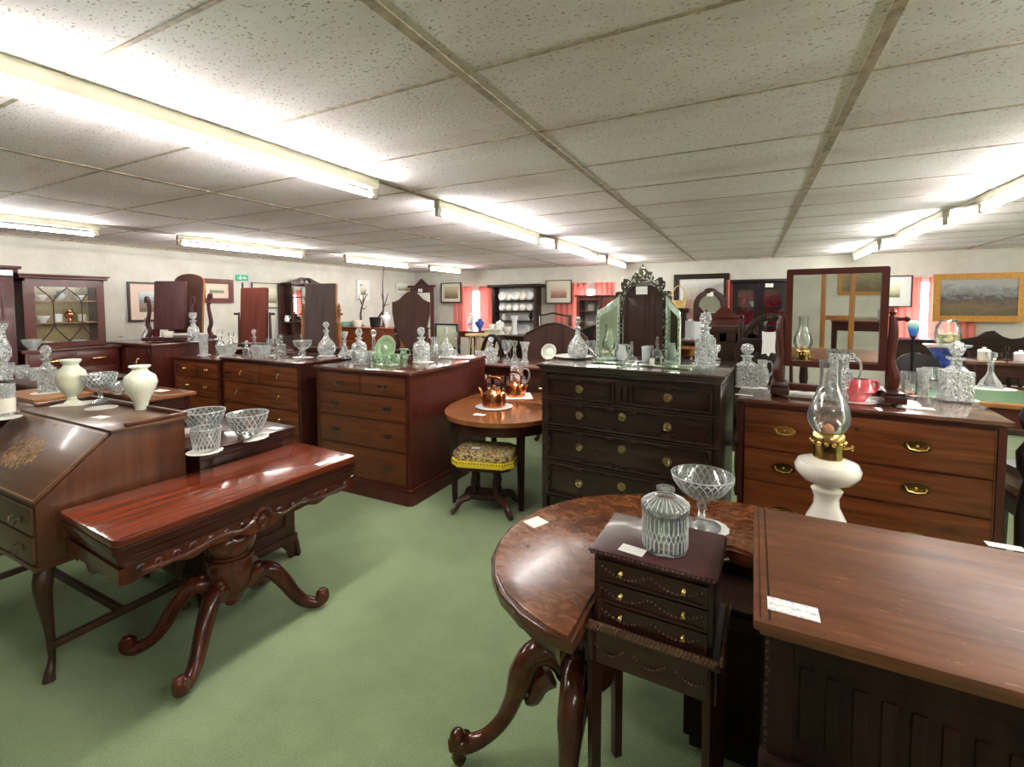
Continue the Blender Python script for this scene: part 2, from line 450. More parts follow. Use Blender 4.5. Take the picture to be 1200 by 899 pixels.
# ------------------------------------------------------------------ mesh builder
class MB:
    def __init__(self):
        self.bm = bmesh.new()

    def _face(self, vs):
        try:
            return self.bm.faces.new(vs)
        except ValueError:
            return None

    def box(self, x0, x1, y0, y1, z0, z1, bev=0.0, mat=None):
        bm = self.bm
        vs = [bm.verts.new(p) for p in ((x0, y0, z0), (x1, y0, z0), (x1, y1, z0), (x0, y1, z0), (x0, y0, z1), (x1, y0, z1), (x1, y1, z1), (x0, y1, z1))]
        fs = [self._face([vs[i] for i in f]) for f in ((3, 2, 1, 0), (4, 5, 6, 7), (0, 1, 5, 4), (1, 2, 6, 5), (2, 3, 7, 6), (3, 0, 4, 7))]
        if mat is not None:
            for v in vs:
                v.co = mat @ v.co
        if bev > 0:
            bev = min(bev, 0.45 * min(abs(x1 - x0), abs(y1 - y0), abs(z1 - z0)))
            es = list({e for f in fs if f for e in f.edges})
            bmesh.ops.bevel(bm, geom=es, offset=bev, segments=2, affect='EDGES', profile=0.6)
        return self

    def lathe(self, prof, c=(0, 0, 0), seg=20, sx=1.0, sy=1.0, axis='z', close=False):
        bm = self.bm
        rings = []
        for r, z in prof:
            if r < 1e-6:
                rings.append([self._v(0, 0, z, c, axis)])
            else:
                rings.append([self._v(r * sx * math.cos(2 * PI * k / seg), r * sy * math.sin(2 * PI * k / seg), z, c, axis) for k in range(seg)])
        prs = list(zip(rings[:-1], rings[1:]))
        if close:
            prs.append((rings[-1], rings[0]))
        for a, b in prs:
            if len(a) == 1 and len(b) == 1:
                continue
            for k in range(seg):
                k2 = (k + 1) % seg
                if len(a) == 1:
                    self._face((a[0], b[k2], b[k])[::-1])
                elif len(b) == 1:
                    self._face((a[k], a[k2], b[0]))
                else:
                    self._face((a[k], a[k2], b[k2], b[k]))
        if not close:
            if len(rings[0]) > 1:
                self._face(rings[0][::-1])
            if len(rings[-1]) > 1:
                self._face(rings[-1])
        return self

    def _v(self, x, y, z, c, axis):
        if axis == 'x':
            x, y, z = z, x, y
        elif axis == 'y':
            x, y, z = x, z, y
        return self.bm.verts.new((x + c[0], y + c[1], z + c[2]))

    def tube(self, pts, rad, seg=8, flat=1.0, cap=True, smoothn=0):
        pts = [Vector(p) for p in pts]
        n = len(pts)
        if not isinstance(rad, (list, tuple)):
            rad = [rad] * n
        if smoothn:
            P, Q = [], []
            for i in range(n - 1):
                p0, p1, p2, p3 = pts[max(i - 1, 0)], pts[i], pts[i + 1], pts[min(i + 2, n - 1)]
                for k in range(smoothn):
                    t = k / smoothn
                    P.append(0.5 * ((2 * p1) + (p2 - p0) * t + (2 * p0 - 5 * p1 + 4 * p2 - p3) * t * t + (3 * p1 - p0 - 3 * p2 + p3) * t ** 3))
                    Q.append(rad[i] + (rad[i + 1] - rad[i]) * t)
            P.append(pts[-1])
            Q.append(rad[-1])
            pts, rad, n = P, Q, len(P)
        t0 = (pts[1] - pts[0]).normalized()
        up = Vector((0, 0, 1)) if abs(t0.z) < 0.9 else Vector((1, 0, 0))
        u = t0.cross(up).normalized()
        rings = []
        for i in range(n):
            t = (pts[min(i + 1, n - 1)] - pts[max(i - 1, 0)])
            if t.length < 1e-9:
                t = t0
            t = t.normalized()
            u = (u - t * u.dot(t))
            u = u.normalized() if u.length > 1e-6 else t.orthogonal().normalized()
            v = t.cross(u)
            rings.append([self.bm.verts.new(pts[i] + (u * math.cos(2 * PI * k / seg) + v * math.sin(2 * PI * k / seg) * flat) * rad[i]) for k in range(seg)])
        for a, b in zip(rings[:-1], rings[1:]):
            for k in range(seg):
                self._face((a[k], a[(k + 1) % seg], b[(k + 1) % seg], b[k]))
        if cap:
            self._face(rings[0][::-1])
            self._face(rings[-1])
        return self

    def prism(self, outline, h0, h1, plane='xy', bev=0.0, segs=2):
        def P(u, v, h):
            return {'xy': (u, v, h), 'xz': (u, h, v), 'yz': (h, u, v)}[plane]
        bm = self.bm
        a = [bm.verts.new(P(u, v, h0)) for u, v in outline]
        b = [bm.verts.new(P(u, v, h1)) for u, v in outline]
        n = len(a)
        fs = [self._face(a[::-1]), self._face(b)]
        for k in range(n):
            fs.append(self._face((a[k], a[(k + 1) % n], b[(k + 1) % n], b[k])))
        if bev > 0:
            es = [e for f in fs[:2] if f for e in f.edges]
            bmesh.ops.bevel(bm, geom=es, offset=bev, segments=segs, affect='EDGES', profile=0.6)
        return self

    def ring(self, outer, inner, h0, h1, plane='xz'):
        """frame between two outlines with the same number of points"""
        def P(u, v, h):
            return {'xy': (u, v, h), 'xz': (u, h, v), 'yz': (h, u, v)}[plane]
        bm = self.bm
        L = [[bm.verts.new(P(u, v, h)) for u, v in o] for o, h in ((outer, h0), (outer, h1), (inner, h1), (inner, h0))]
        n = len(outer)
        for i in range(4):
            a, b = L[i], L[(i + 1) % 4]
            for k in range(n):
                self._face((a[k], a[(k + 1) % n], b[(k + 1) % n], b[k]))
        return self

    def sphere(self, c, r, sx=1, sy=1, sz=1, seg=14):
        prof = [(r * math.sin(PI * i / 8), -r * sz * math.cos(PI * i / 8)) for i in range(9)]
        prof[0] = (0, -r * sz)
        prof[-1] = (0, r * sz)
        return self.lathe(prof, c, seg, sx, sy)

    def move(self, mat):
        bmesh.ops.transform(self.bm, matrix=mat, verts=self.bm.verts)
        return self

    def mesh(self, name, mat, angle=38):
        bmesh.ops.recalc_face_normals(self.bm, faces=self.bm.faces)
        me = bpy.data.meshes.new(name)
        self.bm.to_mesh(me)
        self.bm.free()
        me.materials.append(MATS[mat] if isinstance(mat, str) else mat)
        me.polygons.foreach_set('use_smooth', [True] * len(me.polygons))
        try:
            me.set_sharp_from_angle(angle=R(angle))
        except Exception:
            pass
        me.update()
        return me

    def build(self, name, mat, parent=None, label=None, angle=38):
        o = bpy.data.objects.new(name, self.mesh(name, mat, angle))
        C.objects.link(o)
        if parent is not None:
            o.parent = parent
        if label:
            o['label'] = label
        return o

def tag(o, label, cat, group=None, kind=None):
    o['label'] = label
    o['category'] = cat
    if group:
        o['group'] = group
    if kind:
        o['kind'] = kind
    return o

def thing(name, label, cat, loc=(0, 0, 0), rz=0.0, group=None):
    o = bpy.data.objects.new(name, None)
    o.empty_display_size = 0.1
    C.objects.link(o)
    o.location = loc
    o.rotation_euler = (0, 0, rz)
    return tag(o, label, cat, group)

def struct(o):
    o['kind'] = 'structure'
    return o

def oval(cx, cy, a, b, n=40, t0=0, t1=2 * PI):
    full = abs(t1 - t0 - 2 * PI) < 1e-6
    return [(cx + a * math.cos(t0 + (t1 - t0) * k / (n if full else n - 1)), cy + b * math.sin(t0 + (t1 - t0) * k / (n if full else n - 1))) for k in range(n)]

def rrect(x0, x1, y0, y1, r, n=5):
    pts = []
    for cx, cy, a in ((x1 - r, y0 + r, -PI / 2), (x1 - r, y1 - r, 0), (x0 + r, y1 - r, PI / 2), (x0 + r, y0 + r, PI)):
        for k in range(n):
            t = a + PI / 2 * k / (n - 1)
            pts.append((cx + r * math.cos(t), cy + r * math.sin(t)))
    return pts

# ================================================================== THE ROOM
XL, XR, YF, YB, ZC = -7.05, 5.2, -3.6, 8.85, 2.42

m = MB(); m.box(XL - .2, XR + .2, YF - .2, YB + .2, -.12, 0)
struct(m.build('floor', 'carpet'))

def ceiling():
    m = MB()
    rnd = random.Random(3)
    xs = [.33 + 1.2 * k for k in range(-7, 5)]
    ys = [1.35 + .6 * k for k in range(-9, 14)]
    nx, ny = 8, 6
    for i in range(len(xs) - 1):
        for j in range(len(ys) - 1):
            sag = rnd.uniform(.004, .016)
            dx, dy = xs[i + 1] - xs[i], ys[j + 1] - ys[j]
            tilt = rnd.uniform(-.003, .003)
            g = [[m.bm.verts.new((xs[i] + dx * a / nx, ys[j] + dy * b / ny,
                                  ZC - sag * math.sin(PI * a / nx) ** .8 * math.sin(PI * b / ny) ** .8 + tilt * math.sin(PI * a / nx) * math.sin(2 * PI * b / ny))) for b in range(ny + 1)] for a in range(nx + 1)]
            for a in range(nx):
                for b in range(ny):
                    m.bm.faces.new((g[a][b], g[a][b + 1], g[a + 1][b + 1], g[a + 1][b]))
    m.box(XL - .2, XR + .2, YF - .4, YB + .4, ZC + .01, ZC + .1)
    me = m.mesh('ceiling', 'ceiling_tile', 60)
    o = bpy.data.objects.new('ceiling', me)
    C.objects.link(o)
    struct(o)
    g = MB()
    for x in xs:
        g.box(x - .017, x + .017, YF, YB, ZC - .004, ZC + .012)
    for k, y in enumerate(ys):
        g.box(XL, XR, y - .007, y + .007, ZC - .003, ZC + .012)
    struct(g.build('trim_1', 'grid_bar'))
ceiling()

m = MB(); m.box(XL - .2, XL, YF - .2, YB + .2, 0, ZC + .05); struct(m.build('wall_left', 'wall_paint'))
m = MB(); m.box(XR, XR + .2, YF - .2, YB + .2, 0, ZC + .05); struct(m.build('wall_right', 'wall_paint'))
m = MB(); m.box(XL, XR, YF - .2, YF, 0, ZC + .05); struct(m.build('wall_front', 'wall_paint'))
WIN = [(-5.70, -5.02, 1.02, 1.98), (-3.08, -2.42, 1.0, 1.98), (1.98, 2.62, 1.02, 2.0)]
m = MB()
x = XL
for a, b, z0, z1 in WIN:
    m.box(x, a, YB, YB + .2, 0, ZC + .05)
    m.box(a, b, YB, YB + .2, 0, z0)
    m.box(a, b, YB, YB + .2, z1, ZC + .05)
    x = b
m.box(x, XR, YB, YB + .2, 0, ZC + .05)
struct(m.build('wall_back', 'wall_paint'))
for i, (a, b, z0, z1) in enumerate(WIN):
    f = MB()
    w = .045
    f.box(a, b, YB + .06, YB + .12, z0, z0 + w); f.box(a, b, YB + .06, YB + .12, z1 - w, z1)
    f.box(a, a + w, YB + .06, YB + .12, z0 + w, z1 - w); f.box(b - w, b, YB + .06, YB + .12, z0 + w, z1 - w)
    f.box(a + w, b - w, YB + .06, YB + .12, z1 - .28, z1 - .25)
    fo = struct(f.build('window_%d' % (i + 1), 'white_plastic'))
    p = MB(); p.box(a + w, b - w, YB + .085, YB + .091, z0 + w, z1 - w); p.build('pane', 'pane', fo)
m = MB(); m.box(XL, XL + .015, YF, YB, 0, .11, .004); struct(m.build('baseboard_left', 'oak_dark'))
m = MB(); m.box(XL, XR, YB - .015, YB, 0, .11, .004); struct(m.build('baseboard_back', 'oak_dark'))
# dark line where ceiling meets the wall
m = MB(); m.box(XL, XL + .012, YF, YB, ZC - .022, ZC); m.box(XL, XR, YB - .012, YB, ZC - .02, ZC); struct(m.build('trim_2', 'grid_bar'))

def curtain(x0, x1, z0, z1, label, folds, y=YB - .05):
    m = MB()
    n = folds * 8
    fr, bk = [], []
    for k in range(n + 1):
        u = k / n
        xx = x0 + (x1 - x0) * u
        yy = y + .022 * math.sin(2 * PI * folds * u) + .008 * math.sin(5 * u + x0)
        fr.append((xx, yy)); bk.append((xx, yy + .004))
    m.prism(fr + bk[::-1], z0, z1, 'xy')
    return tag(m.build('curtain', 'curtain', None, None, 60), label, 'curtain', 'coral curtains on the back wall')
curtain(-5.95, -5.43, 1.0, 2.06, 'coral pink curtain hanging behind the shield mirror, left of the narrow bright window strip', 5)
curtain(-5.27, -4.98, 1.0, 2.06, 'coral pink curtain squeezed between narrow bright window strip and plate rack', 3)
curtain(-3.50, -2.83, .9, 2.07, 'red pink curtain behind the framed print with brown deer, left of small window gap', 6)
curtain(-2.67, -2.28, .9, 2.07, 'orange pink curtain above the small glazed red cabinet, right of window gap', 4)
curtain(-.36, -.20, 1.3, 2.06, 'thin strip of pink curtain between large dark picture and ruby glass cabinet', 2)
curtain(1.80, 2.235, 1.05, 2.03, 'pink curtain behind blue glass vase, left of bright window strip', 5)
curtain(2.325, 2.85, 1.05, 2.03, 'pink curtain below large gilt oil painting, right of bright window strip', 5)

# ------------------------------------------------------------------ fluorescent strip lights
def strip_light(x, y0, y1, label):
    t = thing('strip_light', label, 'ceiling light', (x, y0, ZC), 0, 'fluorescent strip lights on the ceiling')
    L = y1 - y0
    m = MB(); m.box(-.024, .024, 0, L, -.062, -.0, .004); m.build('batten', 'batten_paint', t)
    m = MB(); m.tube([(0, .04, -.102), (0, L - .04, -.102)], .0145, 12); m.build('tube', TUBE, t)
    for yy in (.0, L - .05):
        m = MB(); m.box(-.014, .014, yy, yy + .05, -.122, -.060, .004); m.build('lamp_holder', 'batten_paint', t)
strip_light(-2.06, .35, 2.22, 'long bright fluorescent light nearest the camera, upper left, yellowish batten')
strip_light(-2.05, 2.83, 4.66, 'fluorescent light in the middle row, just beyond the nearest long one')
strip_light(-2.02, 5.12, 6.80, 'fluorescent light second from the far end of the middle row')
strip_light(-2.0, 7.22, 8.45, 'small fluorescent light at far end of the middle row, above mirror crest')
strip_light(-5.48, .3, 2.2, 'fluorescent light at far left edge, above the glazed bookcase')
strip_light(-5.45, 2.86, 4.45, 'fluorescent light in left row above the exit sign and framed prints')
strip_light(-5.40, 5.12, 6.6, 'fluorescent light in left row above the dry branches')
strip_light(-5.35, 7.12, 8.2, 'fluorescent light at far end of left row, near the room corner')
strip_light(1.48, 2.75, 4.58, 'fluorescent light at right edge of the photo, nearest in right row')
strip_light(1.43, 5.08, 6.52, 'fluorescent light in right row above the dressing mirror right corner')
strip_light(1.38, 7.03, 8.5, 'fluorescent light at far end of right row, above dressing mirror')
strip_light(1.48, -2.4, -.6, 'added unseen fluorescent light behind the camera, continuing the right row')  # unseen fitting added behind the eye to help light the room
strip_light(1.48, .40, 2.2, 'fluorescent light above the camera in the right row')
strip_light(4.95, .4, 2.2, 'added fluorescent light out of view at right, nearest the camera')  # this unseen row is added to brighten the ceiling and room
strip_light(4.95, 2.8, 4.6, 'added fluorescent light out of view at right, second from the camera')
strip_light(4.95, 5.2, 7.0, 'added fluorescent light out of view at right, farthest from the camera')

# ================================================================== small object library
GL = {}

def lp(*p):
    return list(p)

def glass_mesh(kind):
    """unit-height meshes, returns dict part -> mesh data builder"""
    pass

def turned(o_prof, i_prof=None):
    return o_prof + (i_prof[::-1] if i_prof else [])

SHAPES = {
    # kind: (list of (part, profile or callable, seg, sx, sy, boxy)), base radius given for unit height
    'bell': [(None, [(0, 0), (.27, 0), (.28, .03), (.27, .08), (.20, .24), (.10, .42), (.07, .50), (.065, .62), (.10, .66), (.09, .69), (.05, .69)], 20),
             ('stopper', [(0, .69), (.045, .69), (.05, .73), (.03, .75), (.09, .83), (.10, .90), (.07, .97), (0, 1)], 10)],
    'globe': [(None, [(0, 0), (.26, 0), (.34, .08), (.37, .18), (.35, .28), (.26, .40), (.14, .50), (.09, .58), (.085, .68), (.13, .72), (.12, .75), (.06, .75)], 20),
              ('stopper', [(0, .75), (.05, .75), (.06, .79), (.04, .81), (.12, .87), (.13, .92), (.08, .98), (0, 1)], 10)],
    'shoulder': [(None, [(0, 0), (.24, 0), (.25, .04), (.25, .44), (.21, .52), (.10, .57), (.085, .64), (.13, .67), (.12, .70), (.05, .70)], 14),
                 ('stopper', [(0, .70), (.05, .70), (.05, .74), (.10, .80), (.12, .87), (.09, .96), (0, 1)], 10)],
    'flask': [(None, [(0, 0), (.30, 0), (.31, .03), (.24, .18), (.11, .36), (.075, .46), (.07, .62), (.11, .66), (.05, .68)], 6),
              ('stopper', [(0, .68), (.05, .68), (.06, .74), (.14, .86), (.15, .97), (0, 1)], 6)],
    'bowl': [(None, [(0, 0), (.40, 0), (.42, .08), (.38, .14), (.70, .45), (.86, .80), (.90, 1.0), (.84, 1.0), (.78, .80), (.60, .45), (.2, .2), (0, .18)], 24)],
    'pot': [(None, [(0, 0), (.55, 0), (.62, .1), (.70, .6), (.76, 1.0), (.69, 1.0), (.62, .6), (.52, .2), (0, .16)], 24)],
    'comport': [(None, [(0, 0), (.42, 0), (.42, .04), (.14, .12), (.08, .22), (.09, .36), (.13, .42), (.40, .52), (.66, .74), (.74, .98), (.70, 1.0), (.60, .78), (.36, .58), (0, .50)], 24)],
    'tumbler': [(None, [(0, 0), (.30, 0), (.32, .04), (.38, 1.0), (.34, 1.0), (.28, .15), (0, .12)], 18)],
    'goblet': [(None, [(0, 0), (.26, 0), (.26, .03), (.05, .08), (.045, .40), (.10, .46), (.22, .60), (.26, .80), (.24, 1.0), (.21, 1.0), (.20, .62), (0, .50)], 18)],
    'flare': [(None, [(0, 0), (.24, 0), (.25, .05), (.17, .14), (.16, .40), (.22, .75), (.32, 1.0), (.28, 1.0), (.18, .75), (.12, .40), (0, .2)], 18)],
    'candlestick': [(None, [(0, 0), (.28, 0), (.28, .04), (.10, .12), (.06, .30), (.09, .42), (.05, .55), (.06, .72), (.12, .80), (.13, 1.0), (.09, 1.0), (.06, .85), (0, .84)], 14)],
    'tray': [(None, [(0, 0), (.80, 0), (.95, .6), (1.0, 1.0), (.95, 1.0), (.75, .35), (0, .3)], 28)],
    'jar': [(None, [(0, 0), (.34, 0), (.36, .04), (.36, .62), (.37, .66), (.33, .66), (.30, .62), (.30, .1), (0, .08)], 20),
            ('lid', [(0, .66), (.38, .66), (.38, .70), (.30, .80), (.12, .86), (.06, .88), (.12, .93), (.11, .98), (0, 1)], 16)],
    'jug': [(None, [(0, 0), (.26, 0), (.27, .04), (.36, .30), (.34, .50), (.22, .75), (.26, 1.0), (.22, 1.0), (.18, .75), (.30, .5), (.30, .3), (0, .1)], 18),
            ('handle', 'handle', 0)],
    'urn': [(None, [(0, 0), (.26, 0), (.26, .03), (.13, .10), (.12, .18), (.28, .30), (.40, .46), (.43, .60), (.38, .74), (.24, .83), (.20, .88), (.30, .97), (.28, 1.0), (.16, .9), (0, .8)], 24)],
    'baluster': [(None, [(0, 0), (.15, 0), (.16, .05), (.20, .20), (.36, .45), (.43, .62), (.38, .77), (.22, .86), (.18, .91), (.28, .98), (.26, 1.0), (.14, .92), (0, .8)], 24)],
    'waisted': [(None, [(0, 0), (.34, 0), (.30, .05), (.14, .16), (.12, .28), (.30, .42), (.30, .56), (.16, .74), (.13, .86), (.26, 1.0), (.22, 1.0), (.1, .86), (0, .5)], 20)],
    'bellglass': [(None, [(0, 0), (.50, 0), (.52, .05), (.40, .30), (.20, .42), (.12, .46)], 18),
                  ('handle', [(0, .46), (.10, .46), (.07, .55), (.11, .70), (.07, .85), (.10, .95), (0, 1)], 10)],
}

def square_decanter():
    m = MB()
    m.prism(rrect(-.24, .24, -.24, .24, .03), 0, .50, 'xy', .02)
    m.lathe([(.21, .50), (.16, .55), (.10, .58), (.095, .66), (.14, .68), (.14, .71), (.05, .71)], (0, 0, 0), 12)
    s = MB()
    s.lathe([(0, .71), (.06, .71), (.06, .74), (.11, .78), (.15, .86), (.11, .96), (0, 1)], (0, 0, 0), 10)
    return [(None, m), ('stopper', s)]

def slim_decanter():
    m = MB()
    m.prism(rrect(-.20, .20, -.20, .20, .03), 0, .40, 'xy', .02)
    m.lathe([(.20, .40), (.17, .50), (.09, .57), (.08, .68), (.13, .70), (.12, .73), (.05, .73)], (0, 0, 0), 12)
    s = MB()
    s.lathe([(0, .73), (.05, .73), (.05, .78), (.10, .80), (.14, .88), (.14, 1.0), (0, .99)], (0, 0, 0), 8)
    return [(None, m), ('stopper', s)]

def cube_block():
    m = MB()
    m.prism(rrect(-.4, .4, -.4, .4, .05), 0, 1, 'xy', .03)
    return [(None, m)]

CACHE = {}

def glass_parts(kind, mat):
    key = (kind, mat)
    if key in CACHE:
        return CACHE[key]
    out = []
    if kind in ('square', 'slim', 'cube'):
        for part, mb in {'square': square_decanter, 'slim': slim_decanter, 'cube': cube_block}[kind]():
            out.append((part, mb.mesh(part or kind, mat)))
    else:
        for part, prof, seg in SHAPES[kind]:
            mb = MB()
            if prof == 'handle':
                mb.tube([(.20, 0, .92), (.40, 0, .95), (.50, 0, .75), (.44, 0, .5), (.33, 0, .38)], .035, 6, smoothn=3)
            else:
                mb.lathe(prof, (0, 0, 0), seg)
            out.append((part, mb.mesh(part or kind, mat, 50)))
    CACHE[key] = out
    return out

NAMES = {'bell': ('glass_decanter', 'decanter'), 'globe': ('glass_decanter', 'decanter'), 'shoulder': ('glass_decanter', 'decanter'),
         'flask': ('glass_decanter', 'decanter'), 'square': ('glass_decanter', 'decanter'), 'slim': ('glass_decanter', 'decanter'),
         'bowl': ('glass_bowl', 'bowl'), 'pot': ('glass_bowl', 'bowl'), 'comport': ('glass_comport', 'comport'), 'tumbler': ('tumbler', 'glass'),
         'goblet': ('wine_glass', 'glass'), 'flare': ('glass_vase', 'vase'), 'candlestick': ('candlestick', 'candlestick'), 'tray': ('dish', 'dish'),
         'jar': ('lidded_jar', 'jar'), 'jug': ('jug', 'jug'), 'urn': ('porcelain_vase', 'vase'), 'baluster': ('porcelain_vase', 'vase'),
         'waisted': ('glass_vase', 'vase'), 'bellglass': ('glass_bell', 'bell'), 'cube': ('glass_block', 'ornament')}

def put(kind, p, h, label, mat='crystal_cut', w=None, group='glassware on show', name=None, cat=None, rz=None):
    """stand one vessel with its base at p; h height in metres, w full width in metres"""
    parts = glass_parts(kind, mat)
    me = parts[0][1]
    nm, ct = NAMES[kind]
    o = bpy.data.objects.new(name or nm, me)
    C.objects.link(o)
    o.location = (p[0], p[1], p[2] + .0005)
    base_w = max(abs(v.co.x) for v in me.vertices) * 2
    sx = (w / base_w) if w else h
    o.scale = (sx, sx, h)
    o.rotation_euler = (0, 0, (face_cam(p) + random.uniform(-.12, .12)) if rz is None else rz)
    tag(o, label, cat or ct, group)
    for part, pm in parts[1:]:
        c = bpy.data.objects.new(part, pm)
        C.objects.link(c)
        c.parent = o
    return o

def pput(kind, px, py, z, hpx, wpx, label, mat='crystal_cut', group='glassware on show', name=None, cat=None, rz=None, y=None):
    p = at(px, py, z)
    if y:
        p = aty(px, py, y)
        p.z = z
    return put(kind, p, size_at(p, hpx), label, mat, wide_at(p, wpx, px) if wpx else None, group, name, cat, rz)

def doily(p, r, label, mat='doily', sx=1.0, n=14, rz=0.0, group='lace doilies', square=False):
    m = MB()
    pts = []
    if square:
        pts = rrect(-r, r, -r * sx, r * sx, r * .12)
    else:
        for k in range(n * 6):
            t = 2 * PI * k / (n * 6)
            rr = r * (1 + .05 * abs(math.sin(n * t / 2)) - .03)
            pts.append((rr * math.cos(t), rr * sx * math.sin(t)))
    m.prism(pts, 0, .0015)
    o = m.build('doily', mat)
    o.location = (p[0], p[1], p[2] + .0004)
    o.rotation_euler = (0, 0, rz)
    return tag(o, label, 'doily', group)

def card(p, w, d, label, rz=0.0, mat='paper', stand=False):
    m = MB()
    if stand:
        m.box(-w / 2, w / 2, -.001, .001, 0, d)
    else:
        m.box(-w / 2, w / 2, -d / 2, d / 2, 0, .001)
    o = m.build('price_card', mat)
    o.location = (p[0], p[1], p[2] + .0004)
    o.rotation_euler = (0, 0, rz)
    return tag(o, label, 'price card', 'price cards')

# ================================================================== furniture library
def handle_mb(kind, s=1.0):
    """pull centred at origin on the plane y=0, sticking out towards -y"""
    m = MB()
    if kind == 'swan':
        m.prism([(-.05 * s, .006 * s), (-.03 * s, .016 * s), (0, .010 * s), (.03 * s, .016 * s), (.05 * s, .006 * s), (.035 * s, -.014 * s), (0, -.020 * s), (-.035 * s, -.014 * s)], -.003, 0, 'xz')
        m.tube([(-.036 * s, -.004, 0), (-.036 * s, -.018, 0), (-.030 * s, -.022, -.020 * s), (0, -.024, -.026 * s), (.030 * s, -.022, -.020 * s), (.036 * s, -.018, 0), (.036 * s, -.004, 0)], .0042 * s, 6)
    elif kind == 'oval':
        m.prism(oval(0, 0, .055 * s, .027 * s, 24), -.004, 0, 'xz', .0015, 1)
        m.ring(oval(0, 0, .058 * s, .030 * s, 24), oval(0, 0, .050 * s, .022 * s, 24), -.008, 0, 'xz')
        m.tube([(-.042 * s, -.004, .004), (-.042 * s, -.018, .004), (-.034 * s, -.022, -.012 * s), (0, -.024, -.018 * s), (.034 * s, -.022, -.012 * s), (.042 * s, -.018, .004), (.042 * s, -.004, .004)], .0038 * s, 6)
        m.sphere((0, -.004, 0), .008 * s)
    elif kind == 'knob':
        m.lathe([(0, -.030 * s), (.010 * s, -.028 * s), (.015 * s, -.020 * s), (.010 * s, -.010 * s), (.006 * s, -.006 * s), (.012 * s, 0)], (0, 0, 0), 12, axis='y')
    elif kind == 'ring':
        m.lathe([(0, -.014 * s), (.008 * s, -.012 * s), (.014 * s, -.006 * s), (.024 * s, -.004 * s), (.026 * s, 0)], (0, 0, 0), 16, axis='y')
        m.tube([(0, -.012 * s, 0), (.006 * s, -.016 * s, -.016 * s), (0, -.016 * s, -.030 * s), (-.006 * s, -.016 * s, -.016 * s), (0, -.012 * s, 0)], .003 * s, 6)
    elif kind == 'drop':
        m.lathe([(0, -.012 * s), (.008 * s, -.010 * s), (.014 * s, -.003 * s), (.016 * s, 0)], (0, 0, .012 * s), 12, axis='y')
        m.lathe([(0, 0), (.008 * s, .010 * s), (.005 * s, .030 * s), (.002 * s, .045 * s), (0, .045 * s)], (0, -.012 * s, -.035 * s), 10)
    elif kind == 'rosette':
        m.lathe([(0, -.012 * s), (.008 * s, -.012 * s), (.012 * s, -.006 * s), (.022 * s, -.004 * s), (.025 * s, -.007 * s), (.028 * s, 0)], (0, 0, 0), 18, axis='y')
        m.tube([(-.014 * s, -.006 * s, .002), (-.012 * s, -.016 * s, -.010 * s), (0, -.018 * s, -.017 * s), (.012 * s, -.016 * s, -.010 * s), (.014 * s, -.006 * s, .002)], .003 * s, 6)
    return m

HM = {}

def handle(kind, s, mat, loc, parent, name='handle'):
    k = (kind, round(s, 3), mat)
    if k not in HM:
        HM[k] = handle_mb(kind, s).mesh('handle', mat)
    o = bpy.data.objects.new(name, HM[k])
    C.objects.link(o)
    o.location = loc
    o.parent = parent
    return o

